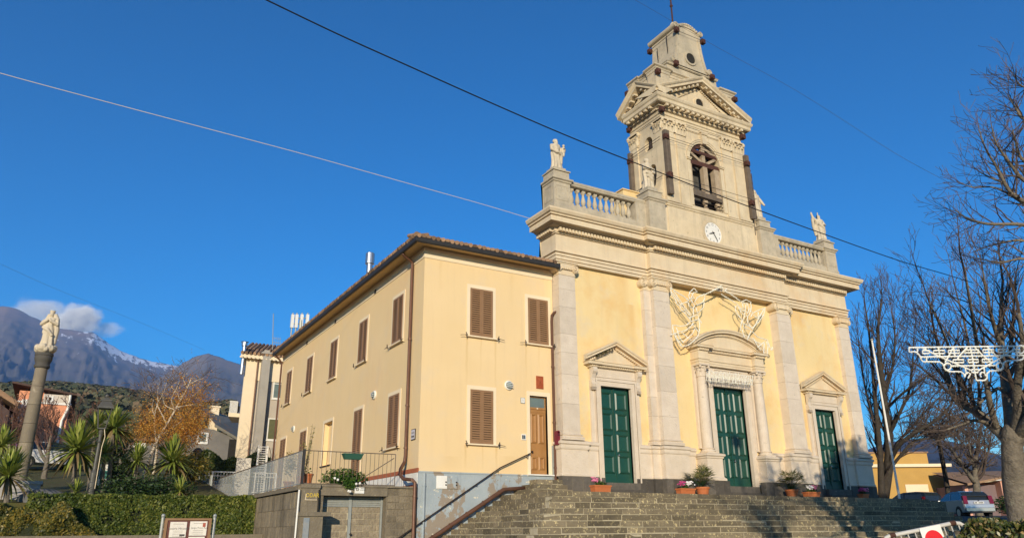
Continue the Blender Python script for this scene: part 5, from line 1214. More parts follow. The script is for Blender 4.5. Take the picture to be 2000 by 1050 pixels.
mb.box(-30,6.95,30.6,30.9,-.6,gz(0,30.9)+.16); tag(mb.build('kerb',M['concrete']),None,None,None,'structure')

# =================================================================== HEDGE AND GARDEN PLANTS
def hedge(name,label,x0,x1,y0,y1,z0,z1,n,size,seed,mats,group=None,top=None,wob=.1,cat='hedge'):
    r_=random.Random(seed); mb=MB(); core=MB()
    zt=(lambda x:z1) if top is None else top
    k=max(2,int((x1-x0)/.8))
    for i in range(k):
        a=x0+(x1-x0)*i/k; b=x0+(x1-x0)*(i+1)/k; core.box(a,b,y0+.14,y1-.14,z0,min(zt(a),zt(b))-.14)
    for _ in range(n):
        f=r_.random(); x=r_.uniform(x0,x1)
        if f<.66: y=y0+abs(r_.gauss(0,.07)); z=z0+(zt(x)-z0)*r_.random()
        elif f<.92: y=r_.uniform(y0,y1); z=zt(x)-abs(r_.gauss(0,.06))
        else: x=(x1 if r_.random()<.7 else x0)+r_.gauss(0,.05); y=r_.uniform(y0,y1); z=z0+(zt(x)-z0)*r_.random()
        if mnoise.noise(Vector((x*1.9,z*2.3,y+seed)))<-.30 and r_.random()<.85: continue
        w_=mnoise.noise(Vector((x*1.3,z*1.5,y)))*wob; y-=w_; z+=mnoise.noise(Vector((x*1.7,y,5)))*wob*.6
        u=Vector((r_.gauss(0,1),r_.gauss(0,.7),r_.gauss(0,1))).normalized(); v=u.cross(Vector((r_.gauss(0,.5),-1+r_.gauss(0,.5),r_.gauss(0,.6)))).normalized()
        s_=size*r_.uniform(.6,1.4); t_=r_.random()*.75+.25*(mnoise.noise(Vector((x*.7,y,z*.9)))+.5); mb.tint=max(0,min(1,t_))
        P=Vector((x,y,z)); mb.add([P-u*s_,P-v*s_*.5,P+u*s_,P+v*s_*.5],[(0,1,2,3)])
    o=tag(mb.build(name,mats),label,cat,group)
    part(core,'inner_growth',M['hcore'],o); return o
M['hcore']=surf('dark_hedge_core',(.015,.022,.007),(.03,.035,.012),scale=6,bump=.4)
M['hleaf']=leafmat('privet_leaf',(.020,.042,.008),(.078,.108,.016),(.25,.25,.05),rough=.5,spec=.25)
M['hleaf2']=leafmat('autumn_shrub_leaf',(.022,.036,.008),(.095,.10,.018),(.34,.24,.04),rough=.45,spec=.4)
M['hleaf3']=leafmat('laurel_leaf',(.022,.042,.010),(.065,.095,.018),(.15,.18,.04),rough=.4,spec=.45)
xh=at(118,1000,32.4).x
hedge('clipped_hedge','long clipped green hedge running up to the retaining wall',xh-1.0,6.93,32.3,33.5,-.35,at(380,968,32.4).z,30000,.058,31,M['hleaf'],wob=.17)
x00=at(-30,1000,31.6).x
hedge('shrub_border','loose yellow-green shrubs at the left end of the clipped hedge',x00,xh+1.2,31.6,32.9,-.5,1.0,12000,.068,32,M['hleaf2'],top=lambda x:.98+.22*math.sin(x*2.1)+.12*math.sin(x*5.3)-1.2*max(0,min(1,(x-xh+.2)/1.4)),wob=.4)
p0=at(385,890,50.5); p1=at(512,890,50.5)
hedge('laurel_hedge','tall green hedge below the white apartment block',p0.x-1.2,p1.x+.4,50.0,51.2,3.0,p0.z+.0,9000,.10,33,M['hleaf3'],top=lambda x:p0.z+.22*math.sin(x*1.9)+.12*math.sin(x*4.3),wob=.35)
def shrub(label,px,py,Y,r,n,size,seed,mat,sc=(1,1,.8),name='shrub'):
    c=at(px,py,Y); mb=MB(); leaves(mb,c,r,n,size,random.Random(seed),sc,.35); o=mb.build(name,mat); tag(o,label,'shrub'); return o
shrub('dark green mound of shrub right of the lamp post, behind the clipped hedge',250,962,35,1.25,2600,.07,41,M['leaf_dark'],(1.2,.7,.62))
shrub('dark green shrub mound below the spiky plant near the grey sheet panel',315,958,35.5,1.15,2400,.07,42,M['leaf_dark'],(1.3,.7,.6))
shrub('leafy dark shrub behind the small leaning information board',222,905,41,1.5,1600,.10,43,M['leaf_dark'],(.8,.8,1.0))
shrub('yellow-green bush beside the slim garden post',372,915,44,1.2,1500,.09,44,M['hleaf2'],(1,.7,.8))
M['sword']=leafmat('sword_leaf',(.07,.11,.02),(.24,.29,.045),(.50,.50,.14),rough=.45,spec=.4,trans=.15)
M['drysword']=leafmat('dry_sword_leaf',(.22,.15,.06),(.32,.23,.10),(.12,.09,.04),trans=.1)
def cordyline(label,px,py,Y,rpx,base_py,seed,n=120):
    n=int(n*1.5)
    c=at(px,py,Y); e=at(px+rpx,py,Y); rad=(e-c).length*1.42; r_=random.Random(seed)
    zb=gz(c.x,Y)-.1; b=at(px,base_py,Y)
    t=thing('cabbage_tree',label,'spiky tree',(c.x,Y,zb),'spiky cabbage trees in the garden')
    h=c.z-zb; bx=(b.x-c.x)*.5
    mb=MB(); mb.tube([(bx,0,0),(bx*.5,0,h*.5),(0,0,h*.92)],[.11,.085,.075],8); mb.build('trunk',M['bark'],t)
    mb=MB(); dm=MB()
    for i in range(n):
        a=r_.uniform(0,6.283); el=r_.uniform(-.55,1.5); L=rad*r_.uniform(.75,1.15); d=Vector((math.cos(a)*math.cos(el),math.sin(a)*math.cos(el),math.sin(el))); s_=d.cross(Vector((0,0,1))).normalized(); w_=.042*r_.uniform(.7,1.2)*max(.7,rad)
        m_=dm if (el<-.35 and r_.random()<.6) else mb; m_.tint=min(1,max(0,r_.gauss(.5,.22))); pts=[]; sag=.28*L*(1-.6*max(0,math.sin(el)))
        for q in (0,.35,.7,1): pts.append(Vector((0,0,h))+d*(L*q)-Vector((0,0,sag*q*q*q)))
        ws=(.7,1,.75,.03); b0=len(m_.v)
        for p,wf in zip(pts,ws): m_.v.append(tuple(p-s_*w_*wf)); m_.v.append(tuple(p+s_*w_*wf))
        for q in range(3): m_.face((b0+2*q,b0+2*q+1,b0+2*q+3,b0+2*q+2))
    mb.build('crown',M['sword'],t)
    if dm.f: dm.build('dry_skirt',M['drysword'],t)
    return t
cordyline('low spiky plant at the left edge, in front of the column plinth',16,930,33.7,52,1000,1,150)
cordyline('spiky plant at the left edge, standing behind a lower one',2,872,36.5,42,960,2)
cordyline('largest spiky plant, with a round head left of the lamp post',150,880,36,52,960,3,190)
cordyline('spiky head just behind the top of the lamp post, left one of a pair',186,835,39,34,945,4)
cordyline('spiky head to the right of the lamp post, right one of a pair',222,838,38,40,945,5,150)
cordyline('short spiky plant under the pair of heads by the lamp post',205,885,37.5,26,945,6,80)
cordyline('spiky plant with a brown stem left of the leaning birch trunk',268,900,38,32,950,7,110)
cordyline('sunlit spiky plant under the orange leaves, right of the leaning birch trunk',336,902,38.5,44,950,8,150)
cordyline('small spiky tuft at the hedge top, below the largest spiky plant',148,960,34.2,26,975,9,60)
cordyline('small spiky tuft at the hedge top, left of the slim garden post',352,958,34.6,26,975,10,60)

# =================================================================== COLUMN WITH STATUE
CYc=36.0; ct=at(87,690,CYc); cX=ct.x
colm=thing('memorial_column','tall grey stone column carrying a crowned statue, in the garden','column',(cX,CYc,gz(cX,CYc)))
zb=at(40,975,CYc).z; zp=at(40,940,CYc).z; wr=(at(66,800,CYc)-at(40,800,CYc)).length*.575
mb=MB(); rr=random.Random(2); z=zp; 
zt_=ct.z-.62
k=6
for i in range(k):
    a=zp+(zt_-zp)*i/k; b=zp+(zt_-zp)*(i+1)/k; ra=wr*(1.04-.18*i/k); rb=wr*(1.04-.18*(i+1)/k); mb.tint=rr.uniform(-1,1); mb.lathe([(ra,a),(rb,b-.012)],cX,CYc,28)
M['colstone']=surf('column_stone',(.25,.205,.14),(.19,.155,.11),scale=2,bump=.15,tint=.12,spot=(.40,.34,.25),spot_scale=1.6,spot_th=(.62,.68),spot_amt=.6,streak=(.13,.11,.08),streak_amt=.4)
part(mb,'shaft',M['colstone'],colm,smooth=False)
mb=MB(); r0=wr*1.0; mb.lathe([(r0,zt_),(r0*1.12,zt_+.05),(r0*1.12,zt_+.1),(r0*1.02,zt_+.14),(r0*1.05,zt_+.22),(r0*1.22,zt_+.34),(r0*1.26,zt_+.42),(r0*1.22,zt_+.5),(r0*1.30,zt_+.52),(r0*1.30,zt_+.62)],cX,CYc,28); part(mb,'capital',surf('dark_capital',(.10,.09,.075),(.075,.068,.058),scale=3,bump=.2),colm)
mb=MB(); q=wr*3.0; mb.box(cX-q,cX+q,CYc-q,CYc+q,gz(cX,CYc)-.5,zp-.12); mb.box(cX-q*1.06,cX+q*1.06,CYc-q*1.06,CYc+q*1.06,zp-.12,zp); part(mb,'plinth',surf('grey_plinth',(.40,.38,.36),(.32,.30,.29),scale=3,bump=.15),colm)
hS=(at(93,607,CYc).z-ct.z)
statue('statue','crowned praying statue on a cloud of stone, on top of the tall column',(cX,CYc,ct.z+hS*.15),hS*.83,'crown',R(-20),group=None,mat='statue')

# =================================================================== LAMP POSTS
Yl=34.6; b=at(178,972,Yl); tp=at(208,772,Yl); lx=(b.x*.4+tp.x*.6)
lp=thing('lamp_post','old iron lamp post with a glass lantern rising from the hedge','street lamp',(lx,Yl,gz(lx,Yl)))
zl=at(200,850,Yl).z; ztop=tp.z; z0=gz(lx,Yl)
M['lampiron']=surf('grey_lamp_iron',(.12,.115,.098),(.08,.076,.066),scale=5,bump=.1,rough=.5,metal=.3)
mb=MB(); zh=at(205,838,Yl).z
mb.lathe([(.14,z0),(.14,z0+.7),(.11,z0+.75),(.125,z0+1.1),(.08,z0+1.2),(.065,zh-.9),(.055,zh-.55),(.085,zh-.5),(.055,zh-.45),(.07,zh-.2),(.095,zh-.1),(.05,zh)],lx,Yl,14); part(mb,'post',M['lampiron'],lp)
la=MB(); s0,s1=.13,.26; zc=at(208,798,Yl).z; ze=at(208,788,Yl).z
la.box(lx-s0,lx+s0,Yl-s0,Yl+s0,zh,zh+.05)
for sx in (-1,1):
    for sy in (-1,1): la.tube([(lx+sx*s0,Yl+sy*s0,zh+.03),(lx+sx*s1*.93,Yl+sy*s1*.93,zc)],.02,5)
la.frust(lx-s1*1.12,lx+s1*1.12,Yl-s1*1.12,Yl+s1*1.12,zc,lx-s1*1.1,lx+s1*1.1,Yl-s1*1.1,Yl+s1*1.1,zc+.07)
la.frust(lx-s1,lx+s1,Yl-s1,Yl+s1,zc+.07,lx-.17,lx+.17,Yl-.17,Yl+.17,zc+.30); la.box(lx-.2,lx+.2,Yl-.2,Yl+.2,zc+.30,zc+.35); la.frust(lx-.14,lx+.14,Yl-.14,Yl+.14,zc+.35,lx-.06,lx+.06,Yl-.06,Yl+.06,zc+.46); la.ball((lx,Yl,zc+.52),.08,8,6)
part(la,'lantern',M['lampiron'],lp)
mb=MB(); mb.tube([(lx+.1,Yl-.1,zh),(lx+.16,Yl-.12,zh-.3),(lx+.11,Yl-.1,zh-.7),(lx+.11,Yl-.1,z0+.5)],.014,5); part(mb,'loose_cable',M['cream'],lp)
Yl=45.; b=at(379,955,Yl); tp=at(386,880,Yl); lx=tp.x
lp=thing('garden_lamp','slim garden lamp with a flat square lantern at the end of the railing','street lamp',(lx,Yl,gz(lx,Yl)))
mb=MB(); z0=gz(lx,Yl); mb.lathe([(.13,z0),(.13,z0+.9),(.08,z0+1.0),(.065,tp.z-.35)],lx,Yl,12); part(mb,'post',surf('pale_post',(.45,.42,.36),(.38,.35,.3),scale=4),lp)
mb=MB(); mb.frust(lx-.12,lx+.12,Yl-.12,Yl+.12,tp.z-.35,lx-.2,lx+.2,Yl-.2,Yl+.2,tp.z-.02); mb.frust(lx-.26,lx+.26,Yl-.26,Yl+.26,tp.z-.02,lx-.1,lx+.1,Yl-.1,Yl+.1,tp.z+.16); part(mb,'lantern',M['lampiron'],lp)

# =================================================================== NOTICE BOARD
Yn=17.5; A_=at(325,1012,Yn); B_=at(412,1010,Yn); zt_=A_.z
nb=thing('notice_board','brown notice board with pasted paper notices in front of the hedge','notice board',((A_.x+B_.x)/2,Yn,-1.0))
M['maroon']=surf('maroon_board',(.15,.055,.04),(.11,.04,.03),scale=6,bump=.1,rough=.5)
mb=MB(); mb.box(A_.x,B_.x,Yn,Yn+.04,-.85,zt_-.03); part(mb,'board',M['maroon'],nb)
mb=MB(); 
for a,b_ in ((A_.x-.02,A_.x+.03),(B_.x-.03,B_.x+.02)): mb.box(a,b_,Yn-.02,Yn+.06,-.9,zt_)
mb.box(A_.x-.02,B_.x+.02,Yn-.021,Yn+.061,zt_-.03,zt_+.01); part(mb,'frame',M['brown'],nb)
for px in (319,420):
    p=at(px,1010,Yn+.05); mb=MB(); mb.tube([(p.x,Yn+.08,gz(p.x,Yn)),(p.x,Yn+.08,zt_+.03)],.032,8); mb.ball((p.x,Yn+.08,zt_+.06),.04,8,6); mb.tube([(p.x,Yn+.08,zt_-.2),((A_.x if px<370 else B_.x),Yn+.05,zt_-.2)],.012,5); part(mb,'post',M['galv'],nb)
M['paper']=surf('pasted_paper',(.78,.72,.62),(.70,.64,.54),scale=5,bump=.15,rough=.9)
w_=B_.x-A_.x
x1a,x1b=A_.x+w_*.10,A_.x+w_*.47; x2a,x2b=A_.x+w_*.54,A_.x+w_*.93
for x0,x1,z1,z0,txt,mk in ((x1a,x1b,zt_-.06,zt_-.36,'Rosaria Nicotra',0),(x2a,x2b,zt_-.05,zt_-.33,'Dr. Sergio Primo Russo',1),(x1a-.01,x1b-.01,zt_-.38,zt_-.72,None,2),(x2a+.0,x2b-.02,zt_-.35,zt_-.7,None,3)):
    mb=MB(); mb.box(x0,x1,Yn-.012,Yn-.004,z0,z1); pp=part(mb,'paper_notice',M['paper'],nb)
    mb=MB(); cx_=(x0+x1)/2
    if txt: put_text(mb,txt,.062 if mk==0 else .048,(cx_,Yn-.014,z1-.13),EX,EZ,.95)
    for k in range(4): mb.box(cx_-(x1-x0)*.3,cx_+(x1-x0)*.3,Yn-.0145,Yn-.0135,z1-.18-.035*k,z1-.176-.035*k)
    mb.box(cx_-.1,cx_+.1,Yn-.0145,Yn-.0135,z1-.045,z1-.04)
    if mk==0: mb.box(x1-.12,x1-.02,Yn-.0145,Yn-.0135,z0+.02,z0+.06)
    if mk>=2:
        mb.box(x0+.02,x0+.07,Yn-.0145,Yn-.0135,z1-.1,z1-.03); mb.box(x1-.09,x1-.03,Yn-.0145,Yn-.0135,z1-.1,z1-.03)
    part(mb,'print',surf('grey_print',(.12,.11,.10),bump=0) if 'prn' not in M else M['prn'],pp)
    if mk==1:
        mb=MB(); mb.box(x1-.085,x1-.03,Yn-.0145,Yn-.0135,z1-.11,z1-.03); part(mb,'red_emblem',surf('red_emblem',(.45,.12,.08),bump=0),pp)

# =================================================================== ITEMS AT THE END OF THE TERRACE
Yf=47.0; pl=at(413,922,Yf); 
fr=thing('white_fence','white barred fence across the end of the terrace, seen through the netting','fence',(pl.x,Yf,2.4))
mb=MB(); x0,x1=at(372,925,Yf).x,11.1; zt_=at(440,921,Yf).z
for z,r_ in ((zt_,.035),(zt_-.22,.025),(zt_-1.1,.03)): mb.tube([(x0,Yf,z),(x1,Yf,z)],r_,6)
n_=int((x1-x0)/.16)
for i in range(n_+1): mb.tube([(x0+(x1-x0)*i/n_,Yf,zt_-1.15),(x0+(x1-x0)*i/n_,Yf,zt_)],.014,5)
for i in range(5): xx=x0+(x1-x0)*i/4; mb.box(xx-.04,xx+.04,Yf-.04,Yf+.04,1.5,zt_+.03)
part(mb,'bars',M['white'],fr)
p0=at(463,893,46.6); p1=at(487,935,46.6); mb=MB(); mb.box(p0.x,p1.x,46.58,46.62,1.6,p0.z); tag(mb.build('white_board',surf('offwhite_board',(.66,.62,.54),(.62,.58,.5),bump=.03)),'plain off-white board standing upright in front of the white fence','board')
p0=at(506,869,47.6); p1=at(523,869,47.6); lv=thing('louvre_panel','white slatted louvre panel leaning near the far end of the house','louvre panel',(p0.x,47.6,2.4)); mb=MB()
for x in (p0.x,p1.x): mb.box(x-.05,x+.05,47.55,47.65,1.7,p0.z)
for i in range(24): z=1.9+(p0.z-2.0)*i/23; mb.frust(p0.x,p1.x,47.56,47.60,z,p0.x,p1.x,47.60,47.64,z+.05)
part(mb,'slats',M['white'],lv)
mb=MB(); 
for x,s_ in ((p0.x-.1,-1),(p1.x+.1,1)): mb.tube([(x,47.55,p0.z-.1),(x+s_*.12,47.5,p0.z-.5),(x+s_*.14,47.5,p0.z-1.2),(x+s_*.02,47.5,p0.z-1.5)],.02,5)
part(mb,'hanging_cable',M['black'],lv)
p0=at(196,906,39.5); p1=at(206,930,39.5); t=MB(); t.box(p0.x,p1.x+.1,39.45,39.5,p1.z-.4,p0.z); o=tag(t.build('information_board',M['white']),'small white and green information board among the spiky plants','sign'); t=MB(); t.box(p0.x+.03,p1.x+.07,39.44,39.449,p1.z-.1,(p0.z+p1.z)/2); part(t,'green_print',surf('teal_print',(.05,.18,.15),(.08,.24,.2),bump=0),o)
c=at(88,965,34.6); t=MB(); t.ball((c.x,34.6,c.z-.2),.75,10,8,(1.2,.7,.55)); o=t.build('boulder',surf('grey_boulder',(.16,.16,.16),(.09,.09,.09),scale=3,bump=.8,bscale=5),None,smooth=True); tag(o,'dark grey boulder at the hedge end, right of the column plinth','boulder')
# =================================================================== TREES
def rvec(g): return Vector((g.gauss(0,1),g.gauss(0,1),g.gauss(0,1)))
def grow(mb,p,d,L,r,depth,g,up=.06,wig=.12,ang=.7,kids=(5,5,4),lf=.5,seg=.5,rmin=.006,tips=None,arch=0.0):
    n=max(3,min(9,int(L/seg)+2)); pts=[p.copy()]; ds=[d.copy()]
    for i in range(n):
        d=(d+rvec(g)*wig+Vector((0,0,up-arch*(i/n)))).normalized(); p=p+d*(L/n); pts.append(p.copy()); ds.append(d.copy())
    rad=[max(rmin,r*(1-.72*i/n)) for i in range(n+1)]
    mb.tube(pts,rad,6 if r>.05 else (4 if r>.018 else 3),cap=False)
    if tips is not None and depth==0: tips.append((pts[-1],pts[-2],pts[len(pts)//2]))
    if depth>0:
        k=kids[min(len(kids)-1,depth-1)]
        for j in range(k):
            t=.22+.78*(j+g.random())/k; i=min(n-1,int(t*n)); q=pts[i].lerp(pts[i+1],t*n-i); dd=ds[i]
            s=dd.orthogonal().normalized(); s=Matrix.Rotation(g.uniform(0,6.283),3,dd)@s
            a=ang*g.uniform(.6,1.25); nd=(dd*math.cos(a)+s*math.sin(a)).normalized()
            grow(mb,q,nd,L*lf*g.uniform(.7,1.2)*(1-.35*t),rad[i]*.55,depth-1,g,up,wig,ang,kids,lf,seg,rmin,tips,arch)
def limb(mb,pts,r0,r1,n=8):
    """smooth limb through world points; returns dense points, radii"""
    P=[Vector(p) for p in pts]; out=[]; 
    for i in range(len(P)-1):
        a=P[max(0,i-1)]; b=P[i]; c=P[i+1]; e=P[min(len(P)-1,i+2)]
        for k in range(4):
            t=k/4; out.append(.5*((2*b)+(c-a)*t+(2*a-5*b+4*c-e)*t*t+(3*b-a-3*c+e)*t**3))
    out.append(P[-1]); m=len(out); rad=[r0+(r1-r0)*i/(m-1) for i in range(m)]
    mb.tube(out,rad,n,cap=True); return out,rad
def side_shoots(mb,out,rad,g,n,L,depth,t0=.2,t1=1,up=.07,ang=.8,kids=(5,4),lf=.5,bias=None,rmin=.006,wig=.12,arch=0,rk=.5):
    for j in range(n):
        t=t0+(t1-t0)*(j+g.random())/n; i=min(len(out)-2,int(t*(len(out)-1))); dd=(out[i+1]-out[i]).normalized(); s=dd.orthogonal().normalized(); s=Matrix.Rotation(g.uniform(0,6.283),3,dd)@s
        a=ang*g.uniform(.6,1.3); nd=dd*math.cos(a)+s*math.sin(a)
        if bias is not None: nd=nd+Vector(bias)*g.random()
        grow(mb,out[i],nd.normalized(),L*g.uniform(.6,1.15),rad[i]*rk,depth,g,up,wig,ang*.9,kids,lf,rmin=rmin,arch=arch)
def tree_obj(name,label,base,trunk,crown,group=None,cat='tree',bark='bark',twig='twig',smooth=True):
    t=thing(name,label,cat,base,group); part(trunk,'trunk',M[bark],t,smooth=smooth); part(crown,'crown',M[twig],t); return t
# --- tree D: big pale-barked tree at the right edge
g=random.Random(77); D=19.5
T=MB(); Cn=MB()
P=lambda *ps,d=D,j=0: [atd(x,y,d+dd) for x,y,dd in ps]
b=atd(1988,1005,D); base=(b.x,b.y,gz(b.x,b.y)-.1)
tr_=[Vector((b.x,b.y,base[2]))]+P((1984,960,0),(1980,915,0),(1977,872,0),(1979,848,0))
limb(T,tr_,.31,.235,12); T.ball(atd(1979,850,D),.262,12,8,(1,1,1.3)); T.ball(atd(1978,862,D),.26,12,8)
limbs=[(P((1977,868,0),(1958,848,.3),(1935,828,.6),(1905,802,1.0),(1872,785,1.2),(1855,750,1.4),(1842,706,1.6),(1832,668,1.8)),.17,.05),
 (P((1979,852,0),(1975,810,.4),(1968,768,.9),(1962,725,1.3),(1956,680,1.6),(1955,630,1.9),(1957,570,2.0)),.21,.05),
 (P((1983,850,0),(1990,800,-.3),(1986,760,-.5),(1992,720,-.8),(1998,680,-1.1),(1990,610,-1.3)),.17,.05),
 (P((1948,838,.4),(1935,795,.2),(1927,750,0),(1919,718,-.1),(1908,670,-.2),(1898,610,-.3),(1886,540,-.4)),.11,.035),
 (P((1884,792,1.1),(1882,760,.9),(1872,736,.7),(1858,690,.5),(1838,640,.3),(1815,590,.2)),.08,.025),
 (P((1985,855,0),(2010,815,-.6),(2030,760,-1.0),(2045,690,-1.2),(2050,600,-1.2)),.15,.04),
 (P((1968,770,.9),(1952,758,.6),(1938,765,.4),(1915,785,.2),(1902,800,0)),.07,.03),
 (P((1935,828,.6),(1905,820,.2),(1880,828,-.2),(1850,838,-.5)),.07,.02),
 (P((1905,802,1.0),(1895,760,1.6),(1896,715,2.0),(1888,650,2.3),(1870,580,2.5)),.08,.025),
 (P((1956,680,1.6),(1940,630,1.2),(1928,580,.8),(1918,520,.6)),.09,.02),(P((1962,725,1.3),(1975,670,1.9),(1980,600,2.3),(1985,530,2.6)),.09,.02),
 (P((1842,706,1.6),(1820,680,1.4),(1800,655,1.3)),.05,.015),(P((1856,750,1.4),(1835,745,1.0),(1812,735,.8)),.04,.012)]
for kk,(pts,r0,r1) in enumerate(limbs):
    o,ra=limb(T,pts,r0*(1.0 if kk in (0,1,2,5) else .8),r1*.8,8)
    side_shoots(Cn,o,ra,g,11,1.5,2,.25,1,up=.10,ang=.75,kids=(4,5),lf=.5,rmin=.0045,bias=(0,0,.5))
    grow(Cn,o[-1],(o[-1]-o[-2]).normalized(),1.6,ra[-1],2,g,.09,.10,.6,(4,6),.55,rmin=.0045)
tree_obj('bare_tree','big bare tree with pale mottled trunk at the right edge',base,T,Cn,'bare trees on the right')
M['shadebark']=surf('shade_darkened_bark',(.075,.06,.045),(.04,.033,.026),scale=6,bump=.6,bscale=18,spot=(.13,.115,.08),spot_scale=4,spot_th=(.6,.7),spot_amt=.6,obj=True); M['darktwig']=surf('dark_twig',(.085,.062,.05),(.055,.04,.033),bump=0,obj=True)  # trunk bark darkened in colour to stand for the evergreens' shade
# --- tree A: dark twin-trunk tree right by the church corner
g=random.Random(12); D=47; T=MB(); Cn=MB()
b=atd(1722,985,D); base=(b.x,b.y,gz(b.x,b.y)-.2)
L_=[([Vector((b.x,b.y,base[2]))]+P((1722,960,0),(1719,890,0),(1713,820,0),(1706,740,.3),(1700,670,.6),(1690,600,.8),d=D),.36,.06),
 (P((1726,970,.4),(1736,900,0),(1734,840,-.3),(1726,770,-.5),(1718,700,-.6),(1715,640,-.6),(1722,590,-.6),d=D),.50,.06),
 (P((1736,905,0),(1755,870,-1),(1790,842,-2),(1822,824,-2.6),(1850,800,-3),(1868,770,-3),d=D),.24,.05),
 (P((1738,915,0),(1758,890,-.5),(1784,862,-1),(1815,856,-1.4),(1862,852,-1.6),d=D),.17,.04),
 (P((1734,850,-.2),(1755,810,-1),(1775,765,-1.5),(1782,715,-1.8),(1785,660,-2),d=D),.18,.04),
 (P((1718,860,0),(1700,800,1),(1685,730,1.4),(1676,660,1.6),d=D),.16,.04),
 (P((1728,770,-.4),(1742,720,-.8),(1748,660,-1.1),(1742,610,-1.3),d=D),.15,.04),(P((1730,800,0),(1760,770,-2),(1800,740,-3),(1830,725,-3.4),d=D),.14,.03),(P((1736,880,0),(1770,845,1),(1810,800,2),(1840,770,2.4),d=D),.14,.03)]
for k,(pts,r0,r1) in enumerate(L_):
    o,ra=limb(T,pts,r0*.68,r1*.7,8)
    side_shoots(Cn,o,ra,g,20,2.5,2,.2,1,up=.07 if k in (2,3,7,8) else .12,ang=.62,kids=(4,5),lf=.5,rmin=.008,bias=(.55,-.1,.5) if k!=5 else (0,0,.7),arch=.10 if k in (2,3,4,7,8) else 0,rk=.42)
    grow(Cn,o[-1],(o[-1]-o[-2]).normalized(),1.9,ra[-1],2,g,.08,.08,.5,(5,6),.55,rmin=.008)
tree_obj('bare_tree','dark twin-trunked bare tree close by the right corner of the church',base,T,Cn,'bare trees on the right',bark='shadebark',twig='darktwig')
# --- tree B: weeping dark tree with a thin leaning trunk
g=random.Random(13); D=51; T=MB(); Cn=MB(); b=atd(1853,985,D); base=(b.x,b.y,gz(b.x,b.y)-.2)
o,ra=limb(T,[Vector((b.x,b.y,base[2]))]+P((1850,950,0),(1842,905,0),(1836,872,0),(1832,850,0),d=D),.17,.13,8)
for k in range(46):
    a=g.uniform(0,6.283); q=o[-1-g.randrange(3)]; grow(Cn,q,Vector((math.cos(a),math.sin(a),g.uniform(.2,1.3))).normalized(),2.9*g.uniform(.6,1.1),.055,2,g,.02,.14,.8,(5,5),.5,rmin=.011,arch=.32)
tree_obj('bare_tree','umbrella-shaped bare tree with thin dark leaning trunk, before the yellow building',base,T,Cn,'bare trees on the right',bark='shadebark',twig='darktwig')
# --- tree C: small tree between the cars and the far houses
g=random.Random(14); D=49; T=MB(); Cn=MB(); b=atd(1908,985,D); base=(b.x,b.y,gz(b.x,b.y)-.2)
L_=[([Vector((b.x,b.y,base[2]))]+P((1907,950,0),(1905,930,0),(1904,905,.2),(1910,870,.4),(1915,835,.5),d=D),.27,.06),(P((1903,940,0),(1888,920,-.3),(1872,895,-.6),(1855,872,-1),d=D),.17,.05),(P((1906,925,0),(1925,895,.3),(1935,865,.5),d=D),.12,.04),(P((1904,915,0),(1895,880,.3),(1890,845,.5),d=D),.12,.04)]
for pts,r0,r1 in L_:
    o,ra=limb(T,pts,r0,r1,7); side_shoots(Cn,o,ra,g,16,2.4,2,.3,1,up=.05,ang=.85,kids=(5,5),lf=.52,rmin=.011,wig=.16)
    grow(Cn,o[-1],(o[-1]-o[-2]).normalized(),2.0,ra[-1],2,g,.05,.14,.7,(5,6),.55,rmin=.011)
tree_obj('bare_tree','small rounded bare tree with a forked trunk, above the silver car roof',base,T,Cn,'bare trees on the right')
# --- tree E: tall near tree whose trunk stands just outside the right edge
g=random.Random(15); D=15; T=MB(); Cn=MB(); b=atd(2150,1010,D); base=(b.x,b.y,gz(b.x,b.y)-.1)
L_=[([Vector((b.x,b.y,base[2]))]+P((2145,900,0),(2140,700,0),(2130,560,0),(2110,430,0),(2080,300,0),(2050,150,0),(2030,40,0),d=D),.30,.05),
 (P((2112,440,0),(2040,410,0),(2000,393,0),(1970,370,0),(1946,325,0),(1925,290,0),(1912,252,0),d=D),.06,.009),(P((2095,370,0),(2040,365,0),(2000,352,0),(1970,315,0),(1946,280,0),(1936,243,0),d=D),.06,.009),
 (P((2110,440,0),(2050,420,0),(2000,398,.2),(1962,360,.3),(1930,345,.3),(1905,330,.4),d=D),.045,.008),(P((2085,330,0),(2030,330,0),(1996,310,0),(1986,285,0),(1977,252,0),d=D),.05,.009),
 (P((2128,540,0),(2060,460,0),(2000,439,0),(1928,437,0),(1885,424,0),(1866,410,0),d=D),.06,.008),(P((2120,500,0),(2050,440,.3),(2000,399,.4),(1945,367,.4),(1900,366,.4),(1875,356,.4),d=D),.035,.006),
 (P((2065,230,0),(2020,225,0),(1998,232,0),(1983,210,0),(1968,186,0),d=D),.045,.008),(P((2045,140,0),(2015,165,0),(1995,168,0),(1978,145,0),d=D),.035,.007),(P((2130,540,.3),(2060,500,.5),(2000,470,.6),(1940,478,.6),(1900,492,.6),d=D),.045,.007),(P((2125,520,-.3),(2050,520,-.4),(2000,505,-.5),(1950,512,-.5),(1895,500,-.5),d=D),.045,.007)]
for k,(pts,r0,r1) in enumerate(L_):
    o,ra=limb(T,pts,r0,r1,7)
    if k: side_shoots(Cn,o,ra,g,17,.75,1,.35,1,up=.10,ang=.85,kids=(5,5),lf=.45,rmin=.0042,wig=.14); grow(Cn,o[-1],(o[-1]-o[-2]).normalized(),.4,ra[-1],1,g,.08,.1,.7,(3,),.5,rmin=.004)
tree_obj('bare_tree','near bare tree reaching thin twigs into the sky from beyond the right edge',base,T,Cn,'bare trees on the right')
